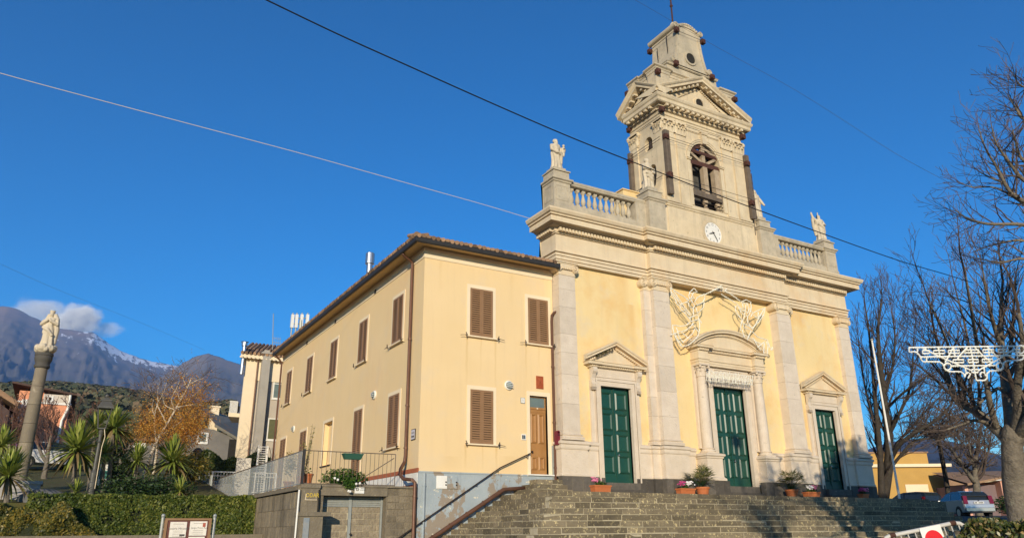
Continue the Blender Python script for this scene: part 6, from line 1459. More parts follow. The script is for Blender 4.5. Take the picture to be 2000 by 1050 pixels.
# --- trees behind the viewer that throw shade on the steps and the right corner
g=random.Random(16); T=MB(); Cn=MB(); q=at(1528,1046,18.9)+to_sun*42; base=(q.x,q.y,-1.7)
o,ra=limb(T,[(q.x+.3,q.y,-1.7),(q.x+.1,q.y,3),(q.x,q.y,q.z-.3),(q.x,q.y,q.z)],.24,.20,8)
for a in (-1.1,-.75,-.4,-.12,.2,.5,.85,1.2):
    grow(Cn,q-Vector((0,0,.3)),Vector((math.sin(a),g.uniform(-.4,.4),1.0)).normalized(),2.6,.085,3,g,.06,.10,.55,(4,4,5),.55,rmin=.012)
tree_obj('street_tree','bare street tree behind the viewer, casting branch shadows on the steps',base,T,Cn)
def evergreen(label,x,y,z0,zc,r,seed,n=15000):
    g=random.Random(seed); T=MB(); T.tube([(x,y,z0),(x+.1,y,zc)],[.3,.14],8); c=MB()
    for k in range(16):
        d=rvec(g).normalized(); q=Vector((x,y,zc))+Vector((d.x,d.y,d.z*.85))*r*.62; leaves(c,q,r*.48,int(n/16),.19,g,(1,1,.8),.25); T.tube([(x,y,zc-.8),q],[.07,.02],5)
    t=thing('evergreen_tree',label,'tree',(x,y,z0)); part(T,'trunk',M['bark'],t); part(c,'crown',M['leaf_dark'],t)
qs=Vector((36.9,25.5,1.3))+to_sun*27.5
evergreen('dense evergreen beyond the right edge, shading the church corner',qs.x,qs.y,-1.0,qs.z,3.7,51)
evergreen('dense evergreen beyond the right edge, shading the parked cars',qs.x+6.2,qs.y+.8,-.6,qs.z-.7,3.6,52)
evergreen('dense evergreen beyond the right edge, shading the right end of the steps',qs.x-3.4,qs.y-.6,-1.2,qs.z-1.9,1.7,53,6000)
q=Vector((27.25,25.75,3.95))+to_sun*32
sp=thing('street_light','tall street light just outside the right edge','street lamp',(q.x,q.y,gz(q.x,q.y)))
mb=MB(); mb.tube([(q.x,q.y,gz(q.x,q.y)),(q.x,q.y,q.z-.2)],[.085,.05],8); part(mb,'post',M['galv'],sp); mb=MB(); mb.box(q.x-.19,q.x+.19,q.y-.19,q.y+.19,q.z-.22,q.z+.22); mb.frust(q.x-.22,q.x+.22,q.y-.22,q.y+.22,q.z+.22,q.x-.1,q.x+.1,q.y-.1,q.y+.1,q.z+.32); part(mb,'lantern',M['lampiron'],sp)

# --- birches with orange leaves on the left
M['birch']=surf('white_birch_bark',(.60,.52,.40),(.45,.37,.27),scale=6,bump=.2,spot=(.10,.08,.06),spot_scale=7,spot_th=(.66,.72),spot_amt=.8)
M['orange']=leafmat('orange_birch_leaf',(.30,.10,.012),(.52,.23,.028),(.66,.40,.08),trans=.3,rough=.6)
def birch(label,Y,trunk,limbs,r0,seed,blobs,nl):
    g=random.Random(seed); T=MB(); Cn=MB(); Lf=MB()
    Q=lambda ps:[at(x,y,Y+dd) for x,y,dd in ps]
    pts=Q(trunk); base=(pts[0].x,pts[0].y,gz(pts[0].x,pts[0].y)-.1)
    limb(T,[Vector(base)]+pts,r0,r0*.35,8)
    for l in limbs:
        o,ra=limb(T,Q(l),r0*.42,r0*.10,6); side_shoots(Cn,o,ra,g,9,1.3,1,.3,1,up=.02,ang=.8,kids=(4,),lf=.6,rmin=.008,arch=.25)
    for (px,py,rx,rz,w_) in blobs:
        c=at(px,py,Y); sx=(at(px+rx,py,Y)-c).length; sz=(at(px,py-rz,Y)-c).length
        for _ in range(int(nl*w_*.85)):
            d=rvec(g); p=c+Vector((d.x*sx*.5,d.y*.9,d.z*sz*.5)); Lf.tint=g.random(); 
            for q in range(3):
                pp=p+Vector((g.gauss(0,.07),g.gauss(0,.07),-.09*q)); u=rvec(g).normalized(); v=u.cross(rvec(g)).normalized(); s_=.033*g.uniform(.6,1.3); Lf.tint=min(1,max(0,Lf.tint+g.uniform(-.15,.15))); Lf.add([pp-u*s_,pp-v*s_*.7,pp+u*s_,pp+v*s_*.7],[(0,1,2,3)])
    t=thing('birch_tree',label,'birch tree',base,'birches with orange leaves'); part(T,'trunk',M['birch'],t,smooth=True); part(Cn,'twigs',M['twig'],t); part(Lf,'foliage',M['orange'],t)
birch('leaning birch with white upper limbs and the larger orange crown',42.,[(279,935,0),(292,895,0),(308,858,0),(326,828,0),(342,800,0),(352,782,0),(366,757,0),(374,738,0)],
  [[(326,828,0),(312,800,.5),(298,775,.8),(285,760,1)],[(342,800,0),(335,780,-.4),(345,757,-.6),(352,742,-.6)],[(352,782,0),(372,775,.4),(392,762,.6),(408,748,.8)],[(346,795,0),(370,790,-.5),(395,790,-.8)],[(366,757,0),(360,745,.4),(357,735,.5)],[(372,750,0),(385,742,-.3),(398,738,-.4)],[(352,782,0),(345,765,.2),(330,752,.3)],[(342,800,0),(322,790,.5),(318,772,.8)],[(310,855,0),(330,838,.6),(350,825,.9),(362,812,1)]],.085,5,
  [(300,830,40,36,1.0),(335,790,46,46,1.0),(372,775,40,44,1.2),(385,810,32,36,.9),(352,835,38,30,1.3),(375,762,40,30,.5),(290,845,38,26,.8)],620)
birch('upright birch with bare white top and dense golden lower crown',44.5,[(352,895,0),(355,868,0),(358,845,0),(352,815,0),(348,795,0)],[[(355,860,0),(370,845,.3),(382,836,.4)],[(356,850,0),(343,838,-.3),(336,826,-.4)],[(352,818,0),(366,806,.3),(378,800,.5)]],.08,6,[(358,850,40,32,1.5),(375,838,28,26,1.0),(340,858,26,22,.9),(366,820,34,26,.8)],600)
birch('slender birch with forked white limbs standing left of the others',46.,[(306,880,0),(304,850,0),(302,828,0),(303,805,0),(309,785,0)],[[(303,815,0),(297,795,.4),(300,775,.6),(292,757,.8),(284,743,1)],[(309,785,0),(308,765,0),(312,745,0)],[(309,785,0),(320,765,-.4),(326,745,-.5)],[(304,830,0),(318,820,.3),(322,800,.5),(321,785,.5)],[(300,775,.5),(288,768,.7),(278,760,.9)]],.07,7,[(292,815,34,34,.7),(318,815,28,34,.6),(280,835,30,22,.8),(302,790,34,30,.3)],520)
# --- reddish bare trees by the pink house
M['redtwig']=surf('red_brown_twig',(.15,.075,.052),(.09,.05,.038),scale=3,bump=0); M['dryleaf']=leafmat('dry_red_leaf',(.12,.05,.03),(.24,.10,.05),(.30,.17,.08))
def redtree(label,Y,px,basepy,forks,seed,spread=1.0,n=16,L=2.2):
    n=int(n*.42)
    g=random.Random(seed); T=MB(); Cn=MB(); Lf=MB(); b=at(px,basepy,Y); base=(b.x,Y,gz(b.x,Y)-.1); tips=[]
    for k,f in enumerate(forks):
        o,ra=limb(T,[Vector(base) if k==0 else at(*f[0],Y)]+[at(x,y,Y) for x,y in f],.17 if k==0 else .12,.06,7)
        for j in range(n):
            a=g.uniform(0,6.283); grow(Cn,o[-1-g.randrange(4)],Vector((math.cos(a)*.7*spread,math.sin(a)*.7,g.uniform(.5,1.4))).normalized(),L*g.uniform(.6,1.1),.035,2,g,.10,.10,.5,(5,5),.55,rmin=.009,tips=tips)
    for a,b_,c in tips:
        if g.random()<.35: leaves(Lf,a,.12,2,.05,g)
    t=thing('red_twig_tree',label,'bare tree',base,'reddish bare trees by the pink house'); part(T,'trunk',M['bark'],t,smooth=True); part(Cn,'crown',M['redtwig'],t); part(Lf,'dry_leaves',M['dryleaf'],t)
redtree('bare tree with forked trunk and red-brown twigs, between the white car and the column',45.,84,955,[[(86,930),(92,900),(95,875)],[(92,903),(82,888),(74,868)],[(95,875),(100,850)]],3,1,14,2.3)
redtree('red-brown bare tree at the left edge, behind the column',47.,30,960,[[(30,930),(22,890),(16,860)],[(24,895),(36,870)]],4,1.1,16,2.4)
redtree('red-brown bare tree in front of the dark side of the pink house',52.,165,950,[[(160,915),(155,880),(150,855)],[(158,890),(170,868)]],5,1.1,16,2.3)
redtree('red-brown thicket of bare stems beyond the lamp post, below the wood',58.,236,930,[[(236,910),(236,885),(232,870)],[(236,890),(255,870)],[(236,890),(215,875)],[(240,890),(275,865)]],6,1.3,14,1.9)
# =================================================================== BUILDINGS BEHIND
def rectwall(mb,pts,z0,z1):           # plan polygon walls
    mb.prismZ(pts,z0,z1)
# --- white apartment block behind the house
Ya=54.; xa=at(471,800,Ya).x; zr=at(480,699,Ya).z
M['apt']=surf('beige_render',(.50,.44,.36),(.45,.39,.31),scale=.8,bump=.1,stain=(.42,.37,.30),stain_scale=(.4,.4,.2),stain_amt=.5,streak=(.40,.35,.28),streak_amt=.3)
apt=thing('apartment_block','tall beige apartment block with tiled roof and chimney stack, behind the yellow house','building',(xa,Ya,3.5))
SK=3.9
mb=MB(); mb.prismZ([(xa,Ya),(xa+14,Ya),(xa+14+SK,Ya+14),(xa+SK,Ya+14)],2.5,zr); part(mb,'wall',M['apt'],apt)
mb=MB(); x1=at(505,800,Ya).x; mb.box(xa-.05,xa+.75,Ya-.06,Ya+.1,2.6,zr-1.5); mb.box(xa-.05,xa+14,Ya-.06,Ya+.1,zr-1.5,zr-.02); part(mb,'pale_band',M['cream'],apt)
mb=MB(); xc0=at(505,780,Ya-.5).x; xc1=at(521,780,Ya-.5).x; mb.box(xc0,xc1,Ya-.5,Ya+.3,2.5,at(515,690,Ya-.5).z); zt_=at(515,690,Ya-.5).z; mb.box(xc0-.1,xc1+.1,Ya-.6,Ya+.4,zt_,zt_+.12); mb.box(xc0+.1,xc1-.1,Ya-.4,Ya+.2,zt_+.12,zt_+.3); part(mb,'chimney_stack',surf('grey_render',(.40,.36,.30),(.33,.30,.25),scale=1,bump=.1,streak=(.25,.23,.19),streak_amt=.5),apt)
mb=MB(); mb.prismZ([(xa-.5,Ya-.45),(xa+14,Ya-.45),(xa+14+SK,Ya+14),(xa+SK-.3,Ya+14)],zr,zr+.22)
part(mb,'eaves',M['cream'],apt)
mb=MB(); g=random.Random(9)
mb.add([(xa-.5,Ya-.5,zr+.225),(xa+14,Ya-.5,zr+.225),(xa+15,Ya+5,zr+2.2),(xa+1.2,Ya+5,zr+2.2),(xa+14+SK,Ya+14,zr+.225),(xa+SK-.3,Ya+14,zr+.225)],[(0,1,2,3),(3,2,4,5),(0,3,5)])
for i in range(52):
    x=xa-.45+.28*i; k_=.31; mb.tint=g.uniform(-1,1); mb.tube([(x,Ya-.55,zr+.27),(x+k_*1.7,Ya+1.2,zr+.92)],.11,7); mb.tint=g.uniform(-1,1); mb.tube([(x+k_*1.5,Ya+1.0,zr+.88),(x+k_*5.4,Ya+4.9,zr+2.25)],.11,7)
part(mb,'roof',M['tile'],apt)
mb=MB(); 
for i in range(50): x=xa-.45+.28*i; mb.ball((x,Ya-.46,zr-.02),.13,8,5,(1,.4,.6))
part(mb,'scallop_trim',M['cream'],apt)
def aptwin(px0,py0,px1,py1,col):
    p0=at(px0,py0,Ya); p1=at(px1,py1,Ya); f=MB(); f.box(p0.x-.08,p1.x+.08,Ya-.03,Ya+.02,p1.z-.08,p0.z+.08); f.box(p0.x-.14,p1.x+.14,Ya-.07,Ya+.02,p1.z-.16,p1.z-.08); w_=part(f,'window',M['white'],apt)
    q=MB(); q.box(p0.x,p1.x,Ya-.045,Ya-.031,p1.z,p0.z); part(q,'pane' if col=='glass' else 'blind',M[col] if col in M else col,w_)
    if col=='glass':
        q=MB(); q.box(p0.x,p1.x,Ya-.06,Ya-.046,(p0.z*.75+p1.z*.25)-.03,(p0.z*.75+p1.z*.25)+.03); part(q,'glazing_bar',M['white'],w_)
M['blind']=surf('olive_blind',(.13,.13,.06),(.10,.10,.05),scale=6,bump=0)
aptwin(537,740,552,777,'glass'); aptwin(526,818,539,857,'blind')
mb=MB(); mb.tube([(xa+.75,Ya-.15,zr),(xa+.75,Ya-.15,3)],.05,6); x=xc1+.05; mb.tube([(x,Ya-.1,zr),(x,Ya-.1,3.2)],.05,5); part(mb,'downpipe',M['pipe'],apt)
mb=MB(); x=at(480,675,Ya-.2).x; z=at(480,668,Ya-.2).z; mb.lathe([(.13,zr-1.2),(.13,z-.3),(.2,z-.28),(.2,z-.02),(.27,z),(.05,z+.02)],x-.1,Ya-.25,12); part(mb,'flue',M['steel'],apt)
# balconies on its left side
for i,(pt,pb) in enumerate(((783,806),)):
    Yb=Ya+1.5; z1=at(458,pt,Yb).z; z0=at(458,pb,Yb).z; x0=at(447,800,Yb).x; xe=xa+.45; zs=at(458,812,Yb).z
    mb=MB(); mb.prismZ([(x0,Yb),(xe,Yb),(xe+.9,Yb+3),(x0+.8,Yb+3)],zs-.05,z0); bal=part(mb,'balcony',M['cream'],apt)
    mb=MB(); 
    for k in range(14): mb.tube([(x0+.05+(xa-x0)*k/14,Yb+.04,z0),(x0+.05+(xa-x0)*k/14,Yb+.04,z1)],.018,4)
    mb.tube([(x0+.03,Yb+.04,z1),(xa,Yb+.04,z1)],.03,5); mb.tube([(x0+.03,Yb+.04,z1),(x0+.8,Yb+3,z1)],.03,5); part(mb,'railing',M['white'],bal)
    mb=MB(); cx_=at(457.5,795,Yb+.3).x; cz_=(z0+z1)/2-.12; mb.box(x0+.12,xa-.12,Yb+.2,Yb+.6,z0+.03,z1-.28); acu=tag(mb.build('air_conditioner',M['white']),'white air conditioner unit with a dark round fan on the balcony of the apartment block','air conditioner')
    mb=MB(); disc(mb,cx_,Yb+.17,Yb+.199,cz_,.36,20); part(mb,'fan_grille',M['black'],acu); mb=MB(); disc(mb,cx_,Yb+.15,Yb+.169,cz_,.12,12); part(mb,'fan_hub',M['white'],acu)
mb=MB(); mb.box(xa-.05,xa,Ya+1.5,Ya+13,3,zs-.2); part(mb,'shaded_side',M['dark'],apt) if False else None
# antenna on the roof
b=at(533,690,Ya+2); tp=at(534,612,Ya+2); ta=thing('tv_antenna','thin roof aerial with short cross rods above the apartment block','antenna',(b.x,Ya+2,b.z))
mb=MB(); mb.tube([(b.x,Ya+2,b.z-.5),(tp.x,Ya+2,tp.z)],.03,5)
for k,(z) in enumerate((660,668)): 
    p=at(533,z,Ya+2); mb.tube([(p.x,Ya+2,p.z),(p.x+.6,Ya+2,p.z)],.02,4)
    for q in range(4): mb.tube([(p.x+.1+.15*q,Ya+2,p.z-.15),(p.x+.1+.15*q,Ya+2,p.z+.15)],.012,4)
part(mb,'rods',M['galv'],ta)
# cell mast behind the house roof
Ym=85.; ma=thing('cell_mast','white cell antenna mast showing above the house gutter','antenna',(at(588,650,Ym).x,Ym,8)); mb=MB()
for px in (572,580,590,601): 
    p=at(px,614,Ym); mb.box(p.x-.16,p.x+.16,Ym-.15,Ym+.15,at(px,640,Ym).z,p.z)
part(mb,'panel_antennas',M['white'],ma); mb=MB()
for px in (572,580,590,601): p=at(px,614,Ym); mb.tube([(p.x,Ym,p.z+.2),(p.x,Ym,at(px,690,Ym).z)],.08,6)
for py in (621,632): mb.tube([at(572,py,Ym),at(601,py,Ym)],.07,5)
mb.tube([at(588,625,Ym),Vector((at(588,650,Ym).x,Ym,8))],.2,8); part(mb,'frame',M['galv'],ma)
# --- dark weathered house with white window, left of the apartment block
Yd=72.; dh=thing('grey_house','low grey weathered house with a white window frame beneath the orange leaves','house',(at(420,890,Yd).x,Yd,6))
M['dgrey']=surf('weathered_grey_render',(.22,.20,.175),(.15,.14,.125),scale=.8,bump=.2,stain=(.09,.085,.08),stain_scale=(.5,.5,.3),stain_amt=.7)
p0=at(388,838,Yd); p1=at(452,905,Yd); p2=at(410,818,Yd); pr=at(440,846,Yd)
mb=MB(); mb.prismY([(at(330,900,Yd).x,3),(at(462,900,Yd).x,3),(at(462,858,Yd).x,at(462,858,Yd).z),(at(418,838,Yd).x,at(418,838,Yd).z),(at(395,838,Yd).x,at(395,835,Yd).z),(at(330,850,Yd).x,at(330,850,Yd).z)],Yd,Yd+9); part(mb,'wall',M['dgrey'],dh)
mb=MB()
a=at(418,828,Yd); b=at(468,858,Yd); c=at(392,834,Yd); e=at(390,792,Yd+11); f_=at(466,832,Yd+11); 
mb.add([(a.x,Yd-.4,a.z),(b.x,Yd-.4,b.z),(f_.x,Yd+11,f_.z+.6),(e.x,Yd+11,e.z),(a.x,Yd-.4,a.z-.25),(b.x,Yd-.4,b.z-.25)],[(0,1,2,3),(0,4,5,1)])
part(mb,'roof',surf('grey_old_roof',(.21,.19,.15),(.15,.14,.11),scale=2,bump=.4,spot=(.33,.17,.07),spot_scale=.35,spot_th=(.56,.62),spot_amt=.7),dh)
mb=MB(); p0=at(386,843,Yd); p1=at(405,867,Yd); mb.box(p0.x,p1.x,Yd-.1,Yd,p1.z,p0.z); wd=part(mb,'window',M['white'],dh); mb=MB(); mb.box(p0.x+.15,p1.x-.2,Yd-.12,Yd-.101,p1.z+.2,p0.z-.15); part(mb,'pane',M['glass'],wd)
p0=at(448,857,Yd); p1=at(458,885,Yd); mb=MB(); mb.box(p0.x,p1.x,Yd-.06,Yd,p1.z-1,p0.z); part(mb,'doorway',M['dark'],dh)
mb=MB(); p=at(420,800,Yd+9); mb.box(p.x-.35,p.x+.35,Yd+8.6,Yd+9.4,p.z-2.6,p.z+.2); mb.box(p.x-.45,p.x+.45,Yd+8.5,Yd+9.5,p.z+.2,p.z+.35); part(mb,'chimney',M['cream'],dh)
p0=at(255,852,Yd-6); p1=at(300,885,Yd-6); gw=MB(); gw.box(p0.x,p1.x,Yd-6,Yd-5,3,p0.z-.3); o=tag(gw.build('garden_shed',M['dgrey']),'low grey shed with white writing board behind the golden leaves','shed'); gw=MB(); gw.box(at(262,866,Yd-6).x,at(285,866,Yd-6).x,Yd-6.05,Yd-6.002,at(262,874,Yd-6).z,at(262,864,Yd-6).z); part(gw,'white_panel',M['white'],o); gw=MB(); gw.box(p0.x-.3,p1.x+.3,Yd-6.4,Yd-4.6,p0.z-.3,p0.z-.1); part(gw,'roof',M['tile'],o)
# --- pink house on the far left
M['pinkw']=surf('salmon_wall',(.72,.32,.18),(.64,.27,.15),scale=1.0,bump=.1,stain=(.45,.19,.11),stain_scale=(.5,.5,.3),stain_amt=.4)
Yk=62.; ph=thing('pink_house','salmon pink house with a whitish upper storey, behind the reddish trees','house',(at(110,900,Yk).x,Yk,5))
zt_=at(137,772,Yk).z; xr=at(134,800,Yk).x; xl=at(30,800,Yk).x; zb_=at(110,787,Yk).z
mb=MB(); mb.box(xl,xr,Yk,Yk+16,3,zb_); part(mb,'wall',M['pinkw'],ph)
mb=MB(); mb.box(at(80,800,Yk).x,xr+.02,Yk-.02,Yk+15.9,zb_,zt_); part(mb,'white_storey',surf('stained_white_boards',(.62,.55,.46),(.55,.48,.40),scale=1,bump=.1,streak=(.34,.27,.2),streak_amt=.6),ph)
mb=MB(); mb.box(xl,at(80,800,Yk).x,Yk+.5,Yk+15.9,zb_,zt_+.2); part(mb,'upper_wall',M['pinkw'],ph)
mb=MB(); mb.add([(xl-.5,Yk-.25,zt_+.55),(xr+.35,Yk-.25,zt_),(xr+.35,Yk+16.5,zt_),(xl-.5,Yk+16.5,zt_+.55),(xl-.5,Yk-.25,zt_+.68),(xr+.35,Yk-.25,zt_+.12),(xr+.35,Yk+16.5,zt_+.12),(xl-.5,Yk+16.5,zt_+.68)],[(0,3,2,1),(4,5,6,7),(0,1,5,4),(1,2,6,5),(2,3,7,6),(3,0,4,7)]); part(mb,'roof',surf('brown_flat_roof',(.10,.06,.045),(.08,.05,.04),scale=3),ph)
mb=MB(); mb.box(xl,xr+.1,Yk-.08,Yk-.021,zb_-.1,zb_+.03); part(mb,'string_course',M['white'],ph)
mb=MB(); mb.tube([(xr-.05,Yk-.25,zt_),(xr-.05,Yk-.2,zb_-.3),(xr-.3,Yk-.15,zb_-1.2),(xr-.3,Yk-.15,4)],.09,6); part(mb,'downpipe',M['white'],ph)
def phwin(px0,py0,px1,py1,nm='window'):
    p0=at(px0,py0,Yk); p1=at(px1,py1,Yk); f=MB(); f.box(p0.x,p1.x,Yk-.07,Yk+.52,p1.z,p0.z); w_=part(f,nm,M['white'],ph); q=MB(); q.box(p0.x+.12,p1.x-.12,Yk-.09,Yk-.071,p1.z+.12,p0.z-.12); part(q,'pane',M['dark'],w_)
phwin(44,779,51,795); phwin(92,772,103,785); phwin(36,808,43,823)
Yk2=58.; ph2=thing('salmon_house','salmon house with a dark tiled lean-to, at the far left edge','house',(at(0,860,Yk2).x,Yk2,5)); a=at(-40,732,Yk2); b=at(38,786,Yk2)
mb=MB(); mb.prismY([(a.x,3),(b.x-.6,3),(b.x-.6,b.z-.5),(a.x,a.z-.5)],Yk2,Yk2+8); part(mb,'wall',M['pinkw'],ph2)
mb=MB(); mb.add([(a.x,Yk2-.6,a.z-.3),(b.x,Yk2-.6,b.z-.3),(b.x,Yk2+8,b.z-.3),(a.x,Yk2+8,a.z-.3),(a.x,Yk2-.6,a.z-.05),(b.x,Yk2-.6,b.z-.05),(b.x,Yk2+8,b.z-.05),(a.x,Yk2+8,a.z-.05)],[(0,3,2,1),(4,5,6,7),(0,1,5,4),(1,2,6,5),(2,3,7,6),(3,0,4,7)]); part(mb,'roof',M['tile'],ph2)
a=at(-40,745,Yk2-3); b=at(36,793,Yk2-3); mb=MB(); mb.prismY([(a.x,3),(b.x-.4,3),(b.x-.4,b.z-.3),(a.x,a.z-.3)],Yk2-3,Yk2-.01); part(mb,'lean_to',surf('dark_boarded_wall',(.10,.06,.05),(.07,.05,.045),scale=2,bump=.3),ph2)
mb=MB(); mb.add([(a.x,Yk2-3.5,a.z-.1),(b.x,Yk2-3.5,b.z-.1),(b.x,Yk2,b.z-.1),(a.x,Yk2,a.z-.1),(a.x,Yk2-3.5,a.z+.12),(b.x,Yk2-3.5,b.z+.12),(b.x,Yk2,b.z+.12),(a.x,Yk2,a.z+.12)],[(0,3,2,1),(4,5,6,7),(0,1,5,4),(1,2,6,5),(2,3,7,6),(3,0,4,7)]); part(mb,'lean_to_roof',M['tile'],ph2)

# =================================================================== CARS
M['silver']=surf('silver_car_paint',(.44,.44,.435),(.42,.42,.42),scale=2,bump=0,rough=.28,metal=.55,coat=.6,obj=True); M['darkcar']=surf('dark_car_paint',(.03,.035,.05),(.028,.033,.047),scale=2,bump=0,rough=.25,metal=.3,coat=.6,obj=True); M['whitecar']=surf('white_car_paint',(.75,.74,.72),(.73,.72,.70),scale=2,bump=0,rough=.3,coat=.5,obj=True)
M['carglass']=surf('car_glass',(.02,.026,.028),(.018,.023,.025),bump=0,rough=.06,spec=.8); M['tyre']=surf('tyre_rubber',(.02,.02,.02),(.03,.03,.03),scale=10,bump=.1,obj=True); M['redlamp']=surf('red_lamp_lens',(.16,.006,.006),(.14,.005,.005),bump=0,rough=.15,spec=.6,coat=.5); M['plate']=surf('number_plate',(.62,.62,.60),(.55,.55,.54),bump=0,rough=.4)
def car(name,label,loc,heading,paint,estate=False,group=None):
    """hatchback; local +y = front"""
    t=thing(name,label,'car',loc,group,rz=-heading)
    W=.84; bl=[(-1.95,.32),(-1.98,.52),(-1.96,.72),(-1.90,.98),(-1.55,1.02),(1.0,1.0),(1.55,.86),(1.88,.72),(1.95,.5),(1.90,.28)]
    top=[(-1.88,.98),(-1.66,1.30),(-1.45,1.455),(-1.0,1.50),(-.2,1.50),(.35,1.40),(1.05,.99)] if not estate else [(-2.0,.98),(-1.9,1.30),(-1.75,1.50),(-1.2,1.56),(-.2,1.54),(.35,1.42),(1.05,.99)]
    mb=MB(); n=len(bl)
    # body: profile extruded with tumble at the ends
    secs=[(-W,.94,.10),(-W*.97,1,0),(W*.97,1,0),(W,.94,.10)]
    b0=0
    for x,s_,dz in ((-W,.97,.05),(-W+.06,1,0),(W-.06,1,0),(W,.97,.05)):
        for y,z in bl: mb.v.append((x,y*s_,.62+(z-.62)*(1-dz*1.5)))
    for k in range(3):
        for i in range(n): j=(i+1)%n; mb.face((k*n+i,k*n+j,(k+1)*n+j,(k+1)*n+i))
    mb.face([i for i in range(n)]); mb.face([3*n+i for i in range(n-1,-1,-1)])
    # roof and pillars
    m_=len(top); c0=len(mb.v); inn=.60
    for x,hw in ((-1,0),(1,0)):
        for y,z in top: 
            f=(z-.98)/.52; mb.v.append((x*(W-.03-(W-.06-inn)*f),y,z))
    for i in range(2,m_-2): mb.face((c0+i,c0+i+1,c0+m_+i+1,c0+m_+i))
    for x in (0,1):
        o=c0+x*m_
        def P(y,z): f=(z-.98)/.52; return ((-1 if x==0 else 1)*(W-.028-(W-.06-inn)*f),y,z)
        # pillars as thin strips over the glass
        for a,b in ((0,1),(1,2)):
            p,q=top[a],top[b]; mb.add([P(p[0],p[1]),P(q[0],q[1]),P(q[0]+.17,q[1]-.02),P(p[0]+.24,p[1])],[(0,1,2,3),(3,2,1,0)])
        for (a,b,w_) in (((-.35,.98),(-.3,1.48),.09),((1.05,.985),(.35,1.40),.07)): mb.add([P(*a),P(*b),P(b[0]+w_,b[1]-.01),P(a[0]+w_,a[1])],[(0,1,2,3),(3,2,1,0)])
        mb.add([P(top[2][0],top[2][1]),P(-.2,1.485),P(-.2,1.42),P(-1.4,1.39)],[(0,1,2,3),(3,2,1,0)])
    body=mb.build('body',M[paint],t,bevel=.03)
    g=MB(); c0=0
    for x in (-1,1):
        for y,z in top: f=(z-.98)/.52; g.v.append((x*(W-.04-(W-.06-inn)*f),y*.995,z-.012))
    g.face([i for i in range(m_)]); g.face([m_+i for i in range(m_-1,-1,-1)])
    for i in range(m_-1): g.face((i,i+1,m_+i+1,m_+i))
    g.build('windows',M['carglass'],t)
    for x in (-1,1):
        for y in (-1.25,1.25):
            wv=MB(); wv.prismX([(y+.31*math.cos(2*PI*i/20),.31+.31*math.sin(2*PI*i/20)) for i in range(20)],x*.66,x*.86); wh=wv.build('wheel',M['tyre'],t)
            wv=MB(); wv.prismX([(y+.2*math.cos(2*PI*i/14),.31+.2*math.sin(2*PI*i/14)) for i in range(14)],x*.84,x*.872); wv.build('rim',M['steel'],wh)
            ar=MB(); ar.prismX([(y+.37*math.cos(PI*i/12),.31+.37*math.sin(PI*i/12)) for i in range(13)],x*.80,x*.845); ar.build('wheel_arch',M['black'],t)
        l=MB(); l.frust(x*.60,x*.83,-1.99,-1.80,.78,x*.58,x*.80,-1.90,-1.70,1.22); l.build('tail_light',M['redlamp'],t)
        mm=MB(); mm.ball((x*.93,.72,1.0),.09,8,6,(1,.6,.8)); mm.build('mirror',M[paint],t)
    b=MB(); b.box(-.80,.80,-2.04,-1.9,.36,.58); b.build('bumper',M[paint],t,bevel=.03)
    p=MB(); p.box(-.27,.27,-2.0,-1.975,.78,.90); pl_=p.build('number_plate',M['plate'],t); p=MB(); 
    for k in range(7):
        if k in (2,): continue
        p.box(-.22+.065*k,-.18+.065*k,-2.004,-2.0005,.805,.875)
    p.build('plate_marks',M['black'],pl_)
    p=MB(); p.box(-.62,.62,-1.78,-1.70,1.2,1.22); p.box(-.03,.03,-1.985,-1.96,.93,.97); p.build('trim',M['black'],t)
    return t
d=43.0; p=atd(1942,1011,d); cz_=p.z
car('parked_car','silver hatchback parked in the shade beside the right end of the steps',(p.x-.2,p.y+1.6,cz_),R(34),'silver',group='parked cars')
p=atd(1778,992,50); car('parked_car','dark car whose roof shows above the right end of the steps',(p.x,p.y,p.z-.55),R(8),'darkcar',True,group='parked cars')
p=at(82,945,51.); car('parked_car','white car half hidden behind the column and a forked tree',(p.x,51.,gz(p.x,51.)+.0),R(68),'whitecar',group='parked cars')

# =================================================================== RIGHT SIDE: FLAGPOLE, HOUSES, BARRIER, HEDGE
b=at(1757,974,24.0); tp=at(1701,664,24.0); fp=thing('flagpole','slim white flagpole standing at the right end of the church platform','flagpole',(b.x,24.0,1.3))
mb=MB(); mb.tube([(b.x,24,1.3),(tp.x*.3+b.x*.7,24,tp.z)],[.06,.04],8); part(mb,'pole',M['white'],fp); mb=MB(); mb.ball((tp.x*.3+b.x*.7,24,tp.z+.04),.07,8,6); part(mb,'finial',M['galv'],fp)
def block(name,label,dep,px0,px1,pyt,pyb,mat,deep=9,rz=0.0,cat='house'):
    a=atd(px0,pyt,dep); b=atd(px1,pyt,dep); c=atd(px0,pyb,dep); t=thing(name,label,cat,(a.x,a.y,c.z)); ex=(b-a); ex.z=0; L=ex.length; ex.normalize(); ey=Vector((-ex.y,ex.x,0)); 
    def bx(mb,u0,u1,v0,v1,z0,z1): mb.obox(a*1.0+ex*((u0+u1)/2)+ey*((v0+v1)/2)+Vector((0,0,(z0+z1)/2-a.z)),ex,ey,Vector((0,0,1)),(u1-u0)/2,(v1-v0)/2,(z1-z0)/2)
    mb=MB(); bx(mb,0,L,0,deep,c.z-2,a.z); part(mb,'wall',M[mat],t); return t,a,L,bx,ex,ey
M['ochre']=surf('ochre_wall',(.50,.30,.085),(.44,.26,.07),scale=.8,bump=.1,stain=(.55,.30,.08),stain_scale=(.4,.4,.3),stain_amt=.4)
M['rose']=surf('rose_wall',(.66,.35,.25),(.6,.31,.22),scale=.8,bump=.1); M['tan']=surf('tan_wall',(.60,.40,.22),(.52,.35,.2),scale=.8,bump=.1)
d=72
